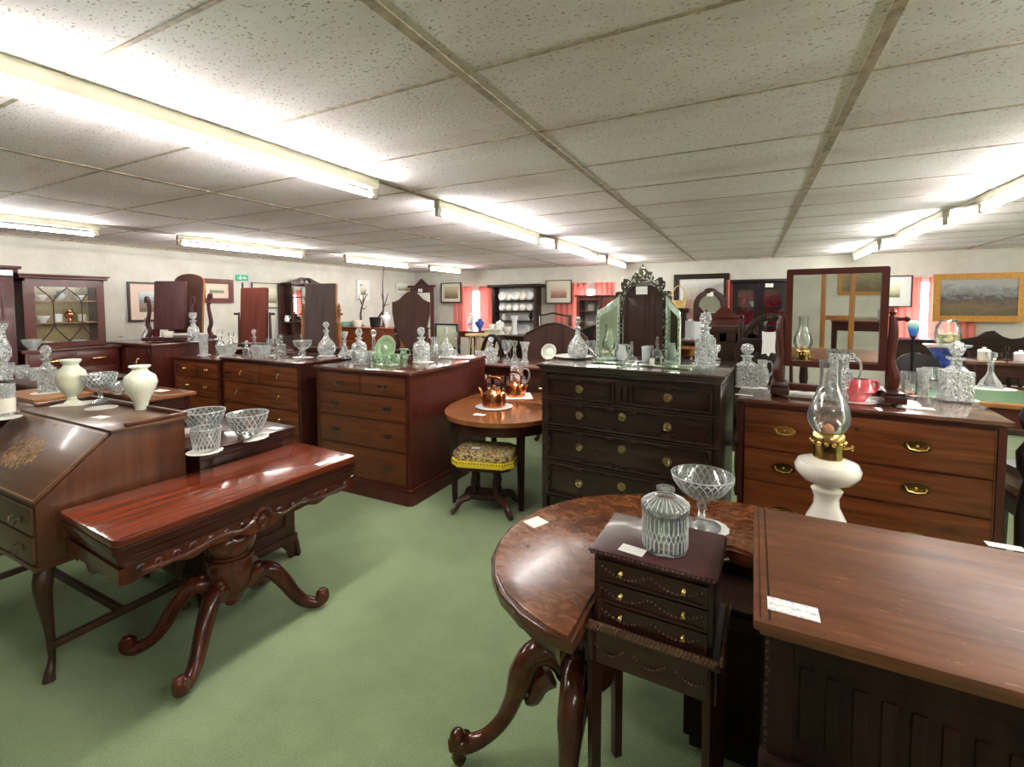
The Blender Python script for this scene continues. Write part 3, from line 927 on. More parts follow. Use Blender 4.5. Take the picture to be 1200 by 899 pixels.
def chest(name, label, cat, loc, yaw, w, d, h, rows, front, side, top, hk='swan', hs=1.0, hmat='brass', base='plinth', over=.018, tt=.022, stile=.03, group=None, keyhole=False, hfr=(.2, .8)):
    """chest of drawers, front at local y=0 facing -y, x from 0 to w"""
    t = thing(name, label, cat, (loc[0], loc[1], 0), yaw, group)
    bh = {'plinth': .12, 'bracket': .13, 'bun': .10, 'legs': .45 * h, 'none': .0}[base]
    m = MB()
    m.box(0, w, .012, d, bh, h - tt)
    m.box(0, stile, 0, .012, bh, h - tt); m.box(w - stile, w, 0, .012, bh, h - tt)
    m.box(stile, w - stile, 0, .012, h - tt - .02, h - tt); m.box(stile, w - stile, 0, .012, bh, bh + .02)
    m.build('carcass', side, t)
    m = MB(); m.box(-over, w + over, -over, d, h - tt, h, .006); m.build('top', top, t)
    z = h - tt - .024
    H = z - bh - .022
    tot = sum(r for r, n in rows)
    for r, n in rows:
        dh = H * r / tot
        for k in range(n):
            x0 = stile + .003 + (w - 2 * stile - .006) * k / n
            x1 = stile + .003 + (w - 2 * stile - .006) * (k + 1) / n
            m = MB()
            g = .004
            m.box(x0 + g, x1 - g, -.004, .014, z - dh + g, z - g, .003)
            # cock bead round the drawer
            m.ring(rr4(x0 + g, x1 - g, z - dh + g, z - g), rr4(x0 + g + .006, x1 - g - .006, z - dh + g + .006, z - g - .006), -.009, -.003, 'xz')
            dr = m.build('drawer', front, t)
            for fx in (hfr if n == 1 else (.5,)):
                handle(hk, hs, hmat, (x0 + (x1 - x0) * fx, -.004, z - dh * .5), dr)
            if keyhole and n == 1:
                e = MB(); e.prism(oval((x0 + x1) / 2, z - dh * .28, .007, .011, 12), -.007, -.003, 'xz'); e.build('keyhole', hmat, dr)
        z -= dh
    if base == 'plinth':
        m = MB()
        m.prism(rrect(-.03, w + .03, -.035, d, .05), 0, bh - .015, 'xy')
        m.prism(rrect(-.022, w + .022, -.026, d, .045), bh - .015, bh + .012, 'xy', .01)
        m.build('plinth', side, t)
    elif base == 'bracket':
        m = MB()
        m.box(-.012, w + .012, -.012, d, bh - .02, bh + .004, .004)
        m.build('base_moulding', side, t)
        for sx, sy in ((0, 0), (1, 0), (0, 1), (1, 1)):
            f = MB()
            xo = -.012 if sx == 0 else w + .012
            s = 1 if sx == 0 else -1
            yo = -.012 if sy == 0 else d
            q = 1 if sy == 0 else -1
            ol = [(xo - s * .012, 0), (xo + s * .07, 0), (xo + s * .09, .05), (xo + s * .14, bh - .02), (xo, bh - .02)]
            f.prism(ol, yo, yo + q * .02, 'xz')
            ol2 = [(yo - q * .012, 0), (yo + q * .07, 0), (yo + q * .09, .05), (yo + q * .14, bh - .02), (yo, bh - .02)]
            f.prism(ol2, xo, xo + s * .02, 'yz')
            f.build('foot', side, t)
    elif base == 'bun':
        for fx in (.06, w - .06):
            for fy in (.06, d - .06):
                f = MB(); f.lathe([(0, 0), (.03, 0), (.05, .03), (.05, .06), (.03, .09), (.035, .10)], (fx, fy, 0), 14); f.build('foot', side, t)
    elif base == 'legs':
        for fx in (.03, w - .03):
            for fy in (.03, d - .03):
                f = MB(); f.tube([(fx, fy, bh + .01), (fx, fy, 0)], [.032, .020], 4); f.build('leg', side, t)
    return t

def rr4(x0, x1, z0, z1):
    return [(x0, z0), (x1, z0), (x1, z1), (x0, z1)]

def simple_table(name, label, cat, x0, x1, y0, y1, h, mat, matleg, tt=.025, yaw=0, apron=.09, legr=.022, group=None, turned_leg=False, topmat=None):
    t = thing(name, label, cat, ((x0 + x1) / 2, (y0 + y1) / 2, 0), yaw, group)
    a, b = (x1 - x0) / 2, (y1 - y0) / 2
    m = MB(); m.box(-a, a, -b, b, h - tt, h, .006); m.build('tabletop', topmat or mat, t)
    if apron:
        m = MB()
        m.box(-a + .04, a - .04, -b + .04, -b + .06, h - tt - apron, h - tt); m.box(-a + .04, a - .04, b - .06, b - .04, h - tt - apron, h - tt)
        m.box(-a + .04, -a + .06, -b + .06, b - .06, h - tt - apron, h - tt); m.box(a - .06, a - .04, -b + .06, b - .06, h - tt - apron, h - tt)
        m.build('apron', matleg, t)
    for sx in (-1, 1):
        for sy in (-1, 1):
            f = MB()
            c = (sx * (a - .05), sy * (b - .05), 0)
            hh = h - tt
            if turned_leg:
                f.lathe([(.012, 0), (.016, .04), (.014, .08), (.02, .12), (.026, hh * .45), (.018, hh * .62), (.03, hh * .68), (.02, hh * .74), (.03, hh * .8), (.03, hh)], c, 12)
            else:
                f.tube([(c[0], c[1], hh), (c[0], c[1], 0)], [legr * 1.4, legr], 4)
            f.build('leg', matleg, t)
    return t

def swing_mirror(label, loc, yaw, w, h, z0, post_mat, frame_mat, back_mat, shape='rect', tilt=6, base=True, group='swing dressing mirrors', posts='turned', bw=None, postgap=.035, post_h=None, base_mat=None):
    """toilet mirror standing at loc (its base underside), mirror glass faces local -y, board back on +y"""
    t = thing('dressing_mirror', label, 'mirror', loc, yaw, group)
    rot = Matrix.Translation((0, 0, z0 + h / 2)) @ Matrix.Rotation(R(tilt), 4, 'X') @ Matrix.Translation((0, 0, -(z0 + h / 2)))
    def outline(k):
        if shape == 'rect':
            r = .02
            return [(x, z + z0 + h / 2) for x, z in rrect(-w / 2 + k, w / 2 - k, -h / 2 + k, h / 2 - k, r)]
        if shape == 'arch':
            pts = [(-w / 2 + k, z0 + k), (w / 2 - k, z0 + k)]
            zc = z0 + h - w * .28
            for i in range(13):
                a = PI * i / 12
                pts.append(((w / 2 - k) * math.cos(a), zc + (w * .28 - k) * math.sin(a)))
            return pts
        # shield
        pts = []
        prof = [(0, 0), (.14, .06), (.30, .22), (.42, .42), (.49, .64), (.50, .82), (.42, .83), (.30, .87), (.20, .94), (.10, .99), (0, 1)]
        for x, z in prof:
            pts.append((x * w * (1 - 2 * k / w), z0 + k + z * (h - 2 * k)))
        for x, z in prof[-2:0:-1]:
            pts.append((-x * w * (1 - 2 * k / w), z0 + k + z * (h - 2 * k)))
        return pts
    m = MB(); m.ring(outline(0), outline(.028), -.016, .012, 'xz'); m.move(rot); m.build('mirror_frame', frame_mat, t)
    m = MB(); m.prism(outline(.026), -.006, -.002, 'xz'); m.move(rot); m.build('mirror_glass', 'mirror', t)
    m = MB(); m.prism(outline(.006), .010, .018, 'xz'); m.move(rot); m.build('back_board', back_mat, t)
    ph = post_h or (z0 + h * .62)
    for s in (-1, 1):
        xx = s * (w / 2 + postgap)
        m = MB()
        if posts == 'turned':
            m.lathe([(.022, .05), (.028, .07), (.016, .10), (.024, .16), (.026, ph * .5), (.018, ph * .58), (.028, ph * .62), (.018, ph * .66), (.020, ph * .9), (.03, ph * .93), (.014, ph * .96), (.02, ph), (.008, ph + .03), (0, ph + .05)], (xx, 0, 0), 12)
        elif posts == 'scroll':
            m.tube([(xx + s * .05, 0, .05), (xx + s * .02, 0, .12), (xx + s * .045, 0, .22), (xx + s * .02, 0, ph * .75), (xx + s * .03, 0, ph), (xx + s * .055, 0, ph + .02), (xx + s * .06, 0, ph - .04)], [.03, .024, .024, .02, .02, .018, .014], 8, smoothn=4)
        elif posts == 'square':
            m.tube([(xx, 0, .05), (xx, 0, ph)], [.028, .016], 4)
            m.tube([(xx, 0, ph - .02), (xx + s * .05, 0, ph - .02)], [.012, .016], 8)
        p = m.build('post', post_mat, t)
        k = MB(); k.sphere((xx + s * (.035 if posts != 'square' else .06), 0, z0 + h * .5 if posts != 'square' else ph - .02), .016); k.build('knob', post_mat, p)
    if base:
        bw = bw or (w / 2 + .09)
        m = MB()
        m.box(-bw, bw, -.10, .10, .012, .055, .008)
        for s in (-1, 1):
            m.sphere((s * (bw - .03), -.07, .012), .014, sz=.85); m.sphere((s * (bw - .03), .07, .012), .014, sz=.85)
        m.build('base', base_mat or post_mat, t)
    return t

def picture(label, wall, p0, p1, frame, mount, artm, fw=.025, mw=.05, group='framed pictures on the walls', off=0.0):
    """p0/p1: opposite corners on the wall surface (metres)"""
    if wall == 'back':
        w = abs(p1[0] - p0[0]); loc = ((p0[0] + p1[0]) / 2, YB - off, min(p0[2], p1[2])); rz = 0
    else:
        w = abs(p1[1] - p0[1]); loc = (XL, (p0[1] + p1[1]) / 2, min(p0[2], p1[2])); rz = PI / 2
    h = abs(p1[2] - p0[2])
    t = thing('framed_picture', label, 'picture', loc, rz, group)
    fr = rr4(-w / 2, w / 2, 0, h)
    k = fw
    m = MB(); m.ring(fr, rr4(-w / 2 + k, w / 2 - k, k, h - k), -.028, -.004, 'xz'); m.build('frame', frame, t)
    if mw > 0:
        m = MB(); m.box(-w / 2 + k * .6, w / 2 - k * .6, -.012, -.004, k * .6, h - k * .6); m.build('mount', mount, t)
    k2 = fw + mw
    m = MB(); m.box(-w / 2 + k2, w / 2 - k2, -.016, -.008, k2, h - k2); m.build('print', artm, t)
    return t

# ================================================================== FOREGROUND FURNITURE
# ---- carved fold-over card table
def card_table():
    t = thing('card_table', 'glossy rosewood fold-over card table with carved frieze on a scroll-legged pedestal', 'table', (-2.36, 1.45, 0), R(-3))
    hx, hy = .275, .585
    m = MB(); m.prism(rrect(-hx, hx, -hy, hy, .035), .728, .76, 'xy', .006); m.build('upper_leaf', 'rosewood', t)
    m = MB(); m.prism(rrect(-hx, hx, -hy, hy, .035), .692, .7265, 'xy', .006); m.build('lower_leaf', 'rosewood_dark', t)
    m = MB()
    a, b = hx - .012, hy - .012
    m.prism(rrect(-a, a, -b, b, .02), .668, .692, 'xy', .005)
    m.prism(rrect(-a + .005, a - .005, -b + .005, b - .005, .02), .655, .669, 'xy', .003)
    m.prism(rrect(-a + .012, a - .012, -b + .012, b - .012, .02), .615, .656, 'xy', .004)
    m.build('frieze', 'rosewood_dark', t)
    # carved apron below the frieze: shaped drop with scrolls, on the long front (+x) and on both ends
    m = MB()
    def drop(L, n=48):
        pts = []
        for k in range(n + 1):
            u = -1 + 2 * k / n
            z = .590 - .010 * abs(math.sin(u * PI * 4.5)) - .034 * math.exp(-(u / .16) ** 2) - .014 * math.exp(-((abs(u) - .55) / .1) ** 2) - .016 * math.exp(-((abs(u) - .93) / .06) ** 2)
            pts.append((u * L, z))
        return [(-L, .64)] + pts + [(L, .64)]
    m.prism(drop(b - .006), a - .022, a - .002, 'yz')
    m.prism(drop(a - .003), -b + .002, -b + .022, 'xz')
    for s in (-1, 1):
        for u, r in ((.16, .024), (.30, .017), (.42, .020), (.55, .024), (.67, .018), (.79, .016), (.90, .018)):
            cy = s * u * (b - .02)
            pts = [(a - .002, cy + r * (1 - .10 * k) * math.cos(k * .75) * s, .612 + r * (1 - .10 * k) * math.sin(k * .75)) for k in range(9)]
            m.tube(pts, .0085, 6)
        m.tube([(a, s * .03, .635), (a + .004, s * .10, .60), (a + .002, s * .2, .615), (a, s * .34, .595), (a, s * .5, .605)], .010, 6, smoothn=4)
    for k in range(9):
        an = PI * k / 8
        m.sphere((a - .002, .045 * math.cos(an), .615 + .045 * math.sin(an)), .014)
    m.sphere((a + .002, 0, .607), .026, sx=.5)
    m.sphere((a + .002, 0, .572), .018, sx=.5)
    m.build('carved_apron', 'rosewood_leg', t)
    cx, cy = .045, -.04
    m = MB()
    m.lathe([(.10, .62), (.10, .604), (.07, .598), (.058, .585), (.075, .572), (.075, .562), (.062, .552), (.092, .53), (.114, .50), (.118, .465), (.108, .43), (.092, .412), (.092, .402), (.106, .397), (.106, .382), (.094, .377), (.094, .368), (.104, .355), (.106, .31), (.100, .26), (.082, .215), (.055, .19), (.055, .178), (.035, .168), (.030, .145), (0, .135)], (cx, cy, 0), 28)
    m.build('pedestal', 'rosewood_leg', t)
    for sx in (-1, 1):
        for sy in (-1, 1):
            dx, dy = sx * .235, sy * .34
            L = math.hypot(dx, dy)
            ux, uy = dx / L, dy / L
            prof = [(.07, .235), (.13, .275), (.18, .265), (.235, .20), (.285, .115), (.33, .060), (.38, .034), (L - .005, .032), (L + .022, .050), (L + .020, .082), (L - .005, .088)]
            rad = [.046, .044, .042, .038, .034, .031, .029, .029, .026, .022, .014]
            m = MB()
            m.tube([(cx + ux * q, cy + uy * q, z) for q, z in prof], rad, 10, smoothn=4)
            m.sphere((cx + ux * .12, cy + uy * .12, .305), .026)
            nx, ny = -uy, ux
            for s in (-1, 1):
                m.tube([(cx + ux * (L + .006) + nx * s * k, cy + uy * (L + .006) + ny * s * k, .066) for k in (.012, .030)], [.028, .020], 10)
                m.tube([(cx + ux * .16 + nx * s * k, cy + uy * .16 + ny * s * k, .285) for k in (.02, .042)], [.026, .014], 10)
            m.build('leg', 'rosewood_leg', t)
card_table()
card(at(378, 543, .76), .045, .075, 'small white price card on the far corner of glossy card table', R(-3))

# ---- slant-front bureau
def bureau():
    X0, X1, Yf, Yt, Yb = -3.72, -2.70, .82, 1.10, 1.42
    zb, zd, zt = .52, .80, 1.06
    t = thing('bureau', 'slant-front bureau with marquetry oval on the fall, standing on cabriole legs at left', 'bureau', (X1, Yf, 0))
    W, D, d1 = X1 - X0, Yb - Yf, Yt - Yf
    m = MB()
    m.prism([(0, zb), (D, zb), (D, zt - .02), (d1, zt - .02), (0, zd)], -W, 0, 'yz', .004)
    m.build('carcass', 'bureau_wood', t)
    m = MB()
    m.box(-W - .012, .012, d1 - .01, D + .012, zt - .02, zt, .005)
    m.build('top', 'bureau_fall', t)
    m = MB()
    m.box(-.012, .012, d1 + .05, D + .01, zt, zt + .022, .006); m.box(-W - .012, -W + .012, d1 + .05, D + .01, zt, zt + .022, .006)
    m.box(-W, 0, D - .012, D + .01, zt, zt + .022, .004)
    m.build('gallery', 'bureau_wood', t)
    # fall on the slope
    ang = math.atan2(zt - .02 - zd, d1)
    sl = math.hypot(d1, zt - .02 - zd)
    M = Matrix.Translation((-W / 2, 0, zd)) @ Matrix.Rotation(ang, 4, 'X')
    m = MB(); m.box(-W / 2 + .012, W / 2 - .006, .0, sl - .004, .001, .016, .005); m.move(M)
    fall = m.build('fall', 'bureau_fall', t)
    m = MB()
    rnd = random.Random(5)
    for k in range(110):
        a = rnd.uniform(0, 2 * PI)
        q = math.sqrt(rnd.random())
        cx, cy = .155 * q * math.cos(a), sl * .47 + .085 * q * math.sin(a)
        l, wd, th = rnd.uniform(.010, .026), rnd.uniform(.004, .008), rnd.uniform(0, PI)
        pts = [(cx + math.cos(th) * l * u - math.sin(th) * wd * v, cy + math.sin(th) * l * u + math.cos(th) * wd * v) for u, v in ((-1, 0), (-.4, .8), (.3, .8), (1, 0), (.3, -.8), (-.4, -.8))]
        m.prism(pts, .015, .0166, 'xy')
    for k in range(14):
        a = 2 * PI * k / 14
        m.tube([(.05 * math.cos(a + i * .5) * (1 + i * .4), sl * .47 + .03 * math.sin(a + i * .5) * (1 + i * .4), .016) for i in range(5)], .0016, 4)
    m.move(M)
    m.build('marquetry', 'inlay', fall)
    m = MB(); m.ring(rr4(-W / 2 + .02, W / 2 - .014, .008, sl - .012), rr4(-W / 2 + .024, W / 2 - .018, .012, sl - .016), .0155, .0166, 'xy'); m.move(M); m.build('stringing', 'inlay', fall)
    m = MB(); m.prism(oval(0, sl - .03, .012, .006, 12), .0155, .018, 'xy'); m.move(M); m.build('lock_plate', 'brass', fall)
    for i, (z0, z1) in enumerate(((.665, .785), (.535, .655))):
        m = MB(); m.box(-W + .03, -.02, -.010, .01, z0, z1, .003)
        dr = m.build('drawer', 'bureau_fall', t)
        for fx in (.14, .86):
            handle('swan', 1.0, 'bronze', (-W + .03 + (W - .05) * fx, -.010, (z0 + z1) / 2), dr)
    m = MB(); m.box(-W - .008, .008, -.012, D, zb - .012, zb + .006, .004); m.build('base_moulding', 'bureau_wood', t)
    for fx, sx in ((-.03, 1), (-W + .03, -1)):
        for fy, sy in ((.03, -1), (D - .03, 1)):
            m = MB()
            m.tube([(fx, fy, zb - .01), (fx + sx * .016, fy + sy * .016, zb - .07), (fx + sx * .014, fy + sy * .014, zb - .15), (fx - sx * .004, fy - sy * .004, .22), (fx - sx * .008, fy - sy * .008, .09), (fx + sx * .006, fy + sy * .006, .035), (fx + sx * .012, fy + sy * .012, .0)], [.036, .036, .029, .018, .014, .020, .024], 10, smoothn=4)
            m.build('leg', 'oak_dark', t)
    m = MB()
    m.box(-.04, -.018, .03, D - .03, .13, .165, .004); m.box(-W + .018, -W + .04, .03, D - .03, .13, .165, .004)
    m.box(-W + .04, -.04, D / 2 - .012, D / 2 + .012, .13, .165, .004)
    m.build('stretcher', 'oak_dark', t)
bureau()
def cut_bowl(px, py, z, hpx, wpx, label, prof, name='glass_bowl', cat='bowl', n=22, wall=.07, twist=.26, rows=((0, 1),), foot=None):
    """cut-glass vessel: clear body of revolution with raised cut lattice; prof = outer (r, z) in units of half-width and height"""
    p = at(px, py, z)
    h, r = size_at(p, hpx), wide_at(p, wpx, px) / 2
    t = thing(name, label, cat, p + Vector((0, 0, .0006)), random.uniform(0, 1), 'glassware on show')
    outer = [(a * r, b * h) for a, b in prof]
    inner = [(max(.001, a * r - wall * r), max(b * h, .10 * h)) for a, b in prof if b > .12]
    m = MB(); m.lathe([(0, outer[0][1])] + outer + inner[::-1] + [(0, inner[0][1])], (0, 0, 0), 32); b_ = m.build('body', 'crystal_body', t)
    m = MB()
    up = [q for q in outer if q[1] > .06 * h]
    for k in range(n):
        for s in (-1, 1):
            m.tube([(a * 1.004 * math.cos(2 * PI * k / n + s * twist * i), a * 1.004 * math.sin(2 * PI * k / n + s * twist * i), b) for i, (a, b) in enumerate(up)], .016 * r + .0004, 4, smoothn=3)
    top = outer[-1]
    m.tube([(top[0] * math.cos(2 * PI * k / 40), top[0] * math.sin(2 * PI * k / 40), top[1]) for k in range(41)], .022 * r, 5)
    m.build('cut_pattern', 'crystal_line', b_)
    if foot:
        m = MB(); m.lathe([(a * r, b * h) for a, b in foot], (0, 0, 0), 24); m.build('stem', 'crystal', t)
    return t
BOWL = [(.45, 0), (.46, .06), (.70, .35), (.90, .70), (1.0, 1.0)]
POT = [(.78, 0), (.82, .08), (.88, .40), (.94, .72), (1.0, 1.0)]
ZB = 1.06
pput('urn', 85, 474, ZB, 53, 40, 'pale cream vase with floral band on bureau, left of the glass comport', 'vase_flowers', 'cream porcelain vases')
doily(at(88, 473, ZB), .085, 'cream square mat under the left vase on the bureau', 'doily', 1, 14, R(40), square=True)
cut_bowl(118, 472, ZB + .002, 34, 44, 'cut-glass comport on a lace doily between two cream vases on bureau', [(.14, .46), (.45, .50), (.78, .64), (.95, .82), (1.0, 1.0)], 'glass_comport', 'comport', foot=[(0, 0), (.55, 0), (.55, .04), (.18, .12), (.12, .24), (.14, .38), (.2, .46), (0, .47)])
doily(at(119, 478, ZB), .075, 'scalloped lace doily under the glass comport on bureau')
pput('baluster', 166, 480, ZB, 52, 43, 'pale cream round-shouldered vase with narrow foot at bureau right edge', 'vase_cream', 'cream porcelain vases')
card(at(118, 489, ZB), .085, .05, 'white price card lying on the bureau top near the fall', R(10))

# ---- low carved cabinet behind the card table
def low_cabinet():
    t = thing('low_cabinet', 'low dark carved cabinet with panelled side and bracket feet behind card table', 'cabinet', (-3.28, 1.46, 0))
    W, D, H = .62, .58, .86
    m = MB(); m.box(0, W, 0, D, .13, H - .04, .003); m.build('carcass', 'mahogany_dark', t)
    m = MB(); m.box(-.02, W + .03, -.01, D + .02, H - .035, H, .006); m.box(-.01, W + .018, -.005, D + .01, H - .06, H - .035, .008); m.build('top', 'mahogany_dark', t)
    for y0, y1 in ((.0, D),):
        m = MB()
        x = W
        m.box(x, x + .012, 0, .07, .15, H - .06, .003); m.box(x, x + .012, D - .07, D, .15, H - .06, .003)
        m.box(x, x + .012, .07, D - .07, H - .16, H - .06, .003); m.box(x, x + .012, .07, D - .07, .15, .22, .003)
        m.box(x, x + .010, D / 2 - .03, D / 2 + .03, .22, H - .16, .003)
        for c in (.07 + .095, D - .07 - .095):
            m.tube([(x + .008, c + .05 * math.cos(q * PI / 8), .5 + .16 * math.sin(q * PI / 8)) for q in range(17)], .007, 6)
            m.tube([(x + .008, c, .30), (x + .012, c, .42), (x + .012, c, .58), (x + .008, c, .66)], [.012, .02, .02, .01], 6)
        m.build('side_panelling', 'mahogany_dark', t)
    m = MB(); m.box(-.015, W + .02, -.01, D + .015, .10, .15, .01); m.build('base_moulding', 'mahogany_dark', t)
    for fx, sx in ((W + .02, -1), (-.015, 1)):
        for fy, sy in ((D + .015, -1), (-.01, 1)):
            m = MB()
            m.prism([(fy - sy * .02, 0), (fy + sy * .06, 0), (fy + sy * .075, .05), (fy + sy * .12, .105), (fy, .105)], fx, fx + sx * .02, 'yz')
            m.prism([(fx - sx * .02, 0), (fx + sx * .06, 0), (fx + sx * .075, .05), (fx + sx * .12, .105), (fx, .105)], fy, fy + sy * .02, 'xz')
            m.build('foot', 'mahogany_dark', t)
low_cabinet()
ZL = .86
m = MB(); m.lathe([(0, 0), (.17, 0), (.185, .010), (.19, .016), (.175, .012), (0, .006)], (0, 0, 0), 32)
o = m.build('round_tray', 'rosewood_dark'); o.location = at(252, 518, ZL) + Vector((0, 0, .0004)); tag(o, 'round dark wooden tray under the cut-glass pot on low cabinet', 'tray')
cut_bowl(240, 507, ZL, 26, 52, 'large cut-glass bowl at back left of the low dark cabinet', BOWL)
cut_bowl(242, 528, ZL + .008, 27, 38, 'straight-sided cut-glass pot standing on round tray on low cabinet', POT)
doily(at(240, 529, ZL + .008), .085, 'scalloped cream doily under the glass pot on round tray')
cut_bowl(291, 512, ZL, 28, 50, 'wide cut-glass bowl at right of the low dark cabinet', BOWL)
doily(at(293, 513, ZL), .10, 'scalloped lace doily under the right-hand bowl on low cabinet')
doily(at(222, 505, ZL), .085, 'cream doily under the back left bowl on low cabinet')
card(at(322, 502, ZL), .09, .05, 'white price card near the right corner of low cabinet', R(8))

# ---- the four left-hand tables crowded behind the bureau
simple_table('side_table', 'red-brown side table at far left edge beside the bureau', 'table', -4.45, -3.75, .85, 1.22, 1.04, 'mahogany_top', 'mahogany_dark')
pput('pot', 6, 488, 1.04, 38, 30, 'squat cut-glass jar with cream filling, at far left edge', 'crystal_cut', name='glass_jar', cat='jar')
doily(at(4, 490, 1.04), .075, 'cream doily under the squat glass jar at far left')
m = MB(); m.lathe([(0, 0), (.045, 0), (.047, .08), (.03, .085), (0, .085)], (0, 0, 0), 16)
o = m.build('candle', 'opaline'); o.location = at(6, 488, 1.04) + Vector((0, 0, .024)); tag(o, 'cream candle inside the squat glass jar at far left', 'candle')
t = simple_table('writing_box', 'small light-brown box with moulded lid behind the left cream vase', 'box', -4.80, -4.22, 1.30, 1.62, 1.03, 'golden', 'mahogany_dark', .03, 0, .12)
pput('square', 56, 459, 1.03, 55, 24, 'square cut-glass decanter with ball stopper on light-brown box at left', 'crystal_cut')
doily(at(56, 460, 1.03), .09, 'white doily under square decanter on the light-brown box')
simple_table('side_table', 'dark table with bowls along its back, below glazed bookcase', 'table', -6.38, -5.16, 1.60, 2.3, 1.0, 'mahogany_dark', 'mahogany_dark')
for x, lab in ((9, 'leftmost of three cut-glass bowls in a row on the dark left table'), (26, 'middle of three cut-glass bowls in a row on the dark left table'), (42, 'rightmost of three cut-glass bowls in a row, just left of square decanter')):
    p = aty(x, 440, 1.74); p.z = 1.0
    put('pot', p, size_at(p, 15), lab, 'crystal_bowl', wide_at(p, 20, x))
card(at(117, 439, 1.0), .16, .10, 'white paper lying on right end of the dark left table', R(5))
card(Vector((-5.45, 1.80, 1.0)), .26, .10, 'white paper in front of the bowl row on dark left table', R(-5))
p = aty(4, 436, 1.63); p.z = 1.0
put('waisted', p, size_at(p, 66), 'tall waisted cut-glass vase at the extreme left edge', 'crystal_cut', wide_at(p, 26, 4))
simple_table('side_table', 'brown table with light edge behind the bureau, carrying glass bowls', 'table', -4.72, -3.74, 1.72, 2.06, 1.0, 'satin_table', 'mahogany_dark', .025)
cut_bowl(139, 462, 1.0, 14, 30, 'cut-glass bowl between the two cream vases, on table behind bureau', BOWL)
card(at(188, 458, 1.0), .12, .07, 'white card on the table behind right cream vase', R(5))

# ---- round-ended pedestal table in front
def round_table():
    t = thing('pedestal_table', 'burr walnut round-ended table on carved tripod pedestal in the foreground', 'table', (-.42, 1.70, 0))
    o = Vector((-.42, 1.70))
    pts = [(-.43, 1.22), (-.52, 1.225), (-.62, 1.265), (-.72, 1.325), (-.80, 1.41), (-.86, 1.51), (-.89, 1.62), (-.90, 1.74), (-.89, 1.86), (-.86, 1.98), (-.80, 2.09), (-.72, 2.19), (-.62, 2.27), (-.48, 2.345), (-.32, 2.41), (-.12, 2.455), (.10, 2.465), (.28, 2.45), (.43, 2.39), (.54, 2.29), (.58, 2.16), (.54, 2.06), (.44, 1.99), (.30, 1.95), (.06, 1.93), (-.05, 1.98), (-.16, 1.93), (-.34, 1.78), (-.42, 1.70), (-.425, 1.45)]
    P = [(x - o.x, y - o.y) for x, y in pts]
    def inset(P, k):
        n = len(P); out = []
        for i in range(n):
            a, b, c = Vector(P[i - 1]), Vector(P[i]), Vector(P[(i + 1) % n])
            d = (c - a).normalized()
            out.append((b.x - d.y * -k * -1, b.y + d.x * -k * -1) if False else (b.x + d.y * k, b.y - d.x * k))
        return out
    # points run clockwise seen from above, so +k moves inwards when the sign is right
    area = sum(P[i - 1][0] * P[i][1] - P[i][0] * P[i - 1][1] for i in range(len(P)))
    sgn = -1 if area > 0 else 1
    m = MB(); m.prism(inset(P, .016 * sgn), .684, .70, 'xy', .004); m.build('tabletop', 'walnut_burr', t)
    m = MB(); m.prism(P, .645, .692, 'xy', .014, 4); m.build('moulded_edge', 'walnut_edge', t)
    m = MB(); m.prism(inset(P, .05 * sgn), .585, .646, 'xy', .006); m.build('frieze', 'walnut_edge', t)
    m = MB()
    cx, cy = -.10, -.10
    m.lathe([(.10, .60), (.10, .585), (.055, .56), (.07, .53), (.06, .50), (.085, .47), (.10, .43), (.09, .38), (.105, .36), (.11, .30), (.09, .27), (.05, .24), (.03, .20), (0, .18)], (cx, cy, 0), 24)
    for k in range(16):
        a = 2 * PI * k / 16
        m.tube([(cx + .082 * math.cos(a), cy + .082 * math.sin(a), .475), (cx + .102 * math.cos(a), cy + .102 * math.sin(a), .43), (cx + .092 * math.cos(a), cy + .092 * math.sin(a), .385)], .012, 6)
    m.build('column', 'walnut_edge', t)
    for a, L in ((R(213), .465), (R(278), .50), (R(105), .46)):
        ux, uy = math.cos(a), math.sin(a)
        prof = [(.06, .33), (.12, .385), (.19, .375), (.235, .30), (.26, .22), (.30, .14), (.36, .085), (.42, .062), (L - .01, .068), (L + .03, .06)]
        rad = [.055, .052, .046, .046, .034, .028, .026, .030, .036, .02]
        m = MB()
        m.tube([(cx + ux * q, cy + uy * q, z) for q, z in prof], rad, 10, flat=1.0, smoothn=4)
        m.tube([(cx + ux * q, cy + uy * q, z) for q, z in ((L - .04, .085), (L - .01, .05), (L + .0, .02), (L - .01, .0))], [.03, .03, .024, .024], 10)
        m.sphere((cx + ux * (L), cy + uy * L, .09), .03)
        m.tube([(cx + ux * q, cy + uy * q, z) for q, z in ((.13, .30), (.165, .27), (.19, .215), (.22, .20))], [.05, .04, .03, .01], 8, smoothn=3)
        m.build('leg', 'walnut_edge', t)
round_table()
card(at(628, 612, .70), .075, .085, 'square white price card near the far left edge of round-ended table', R(-25))

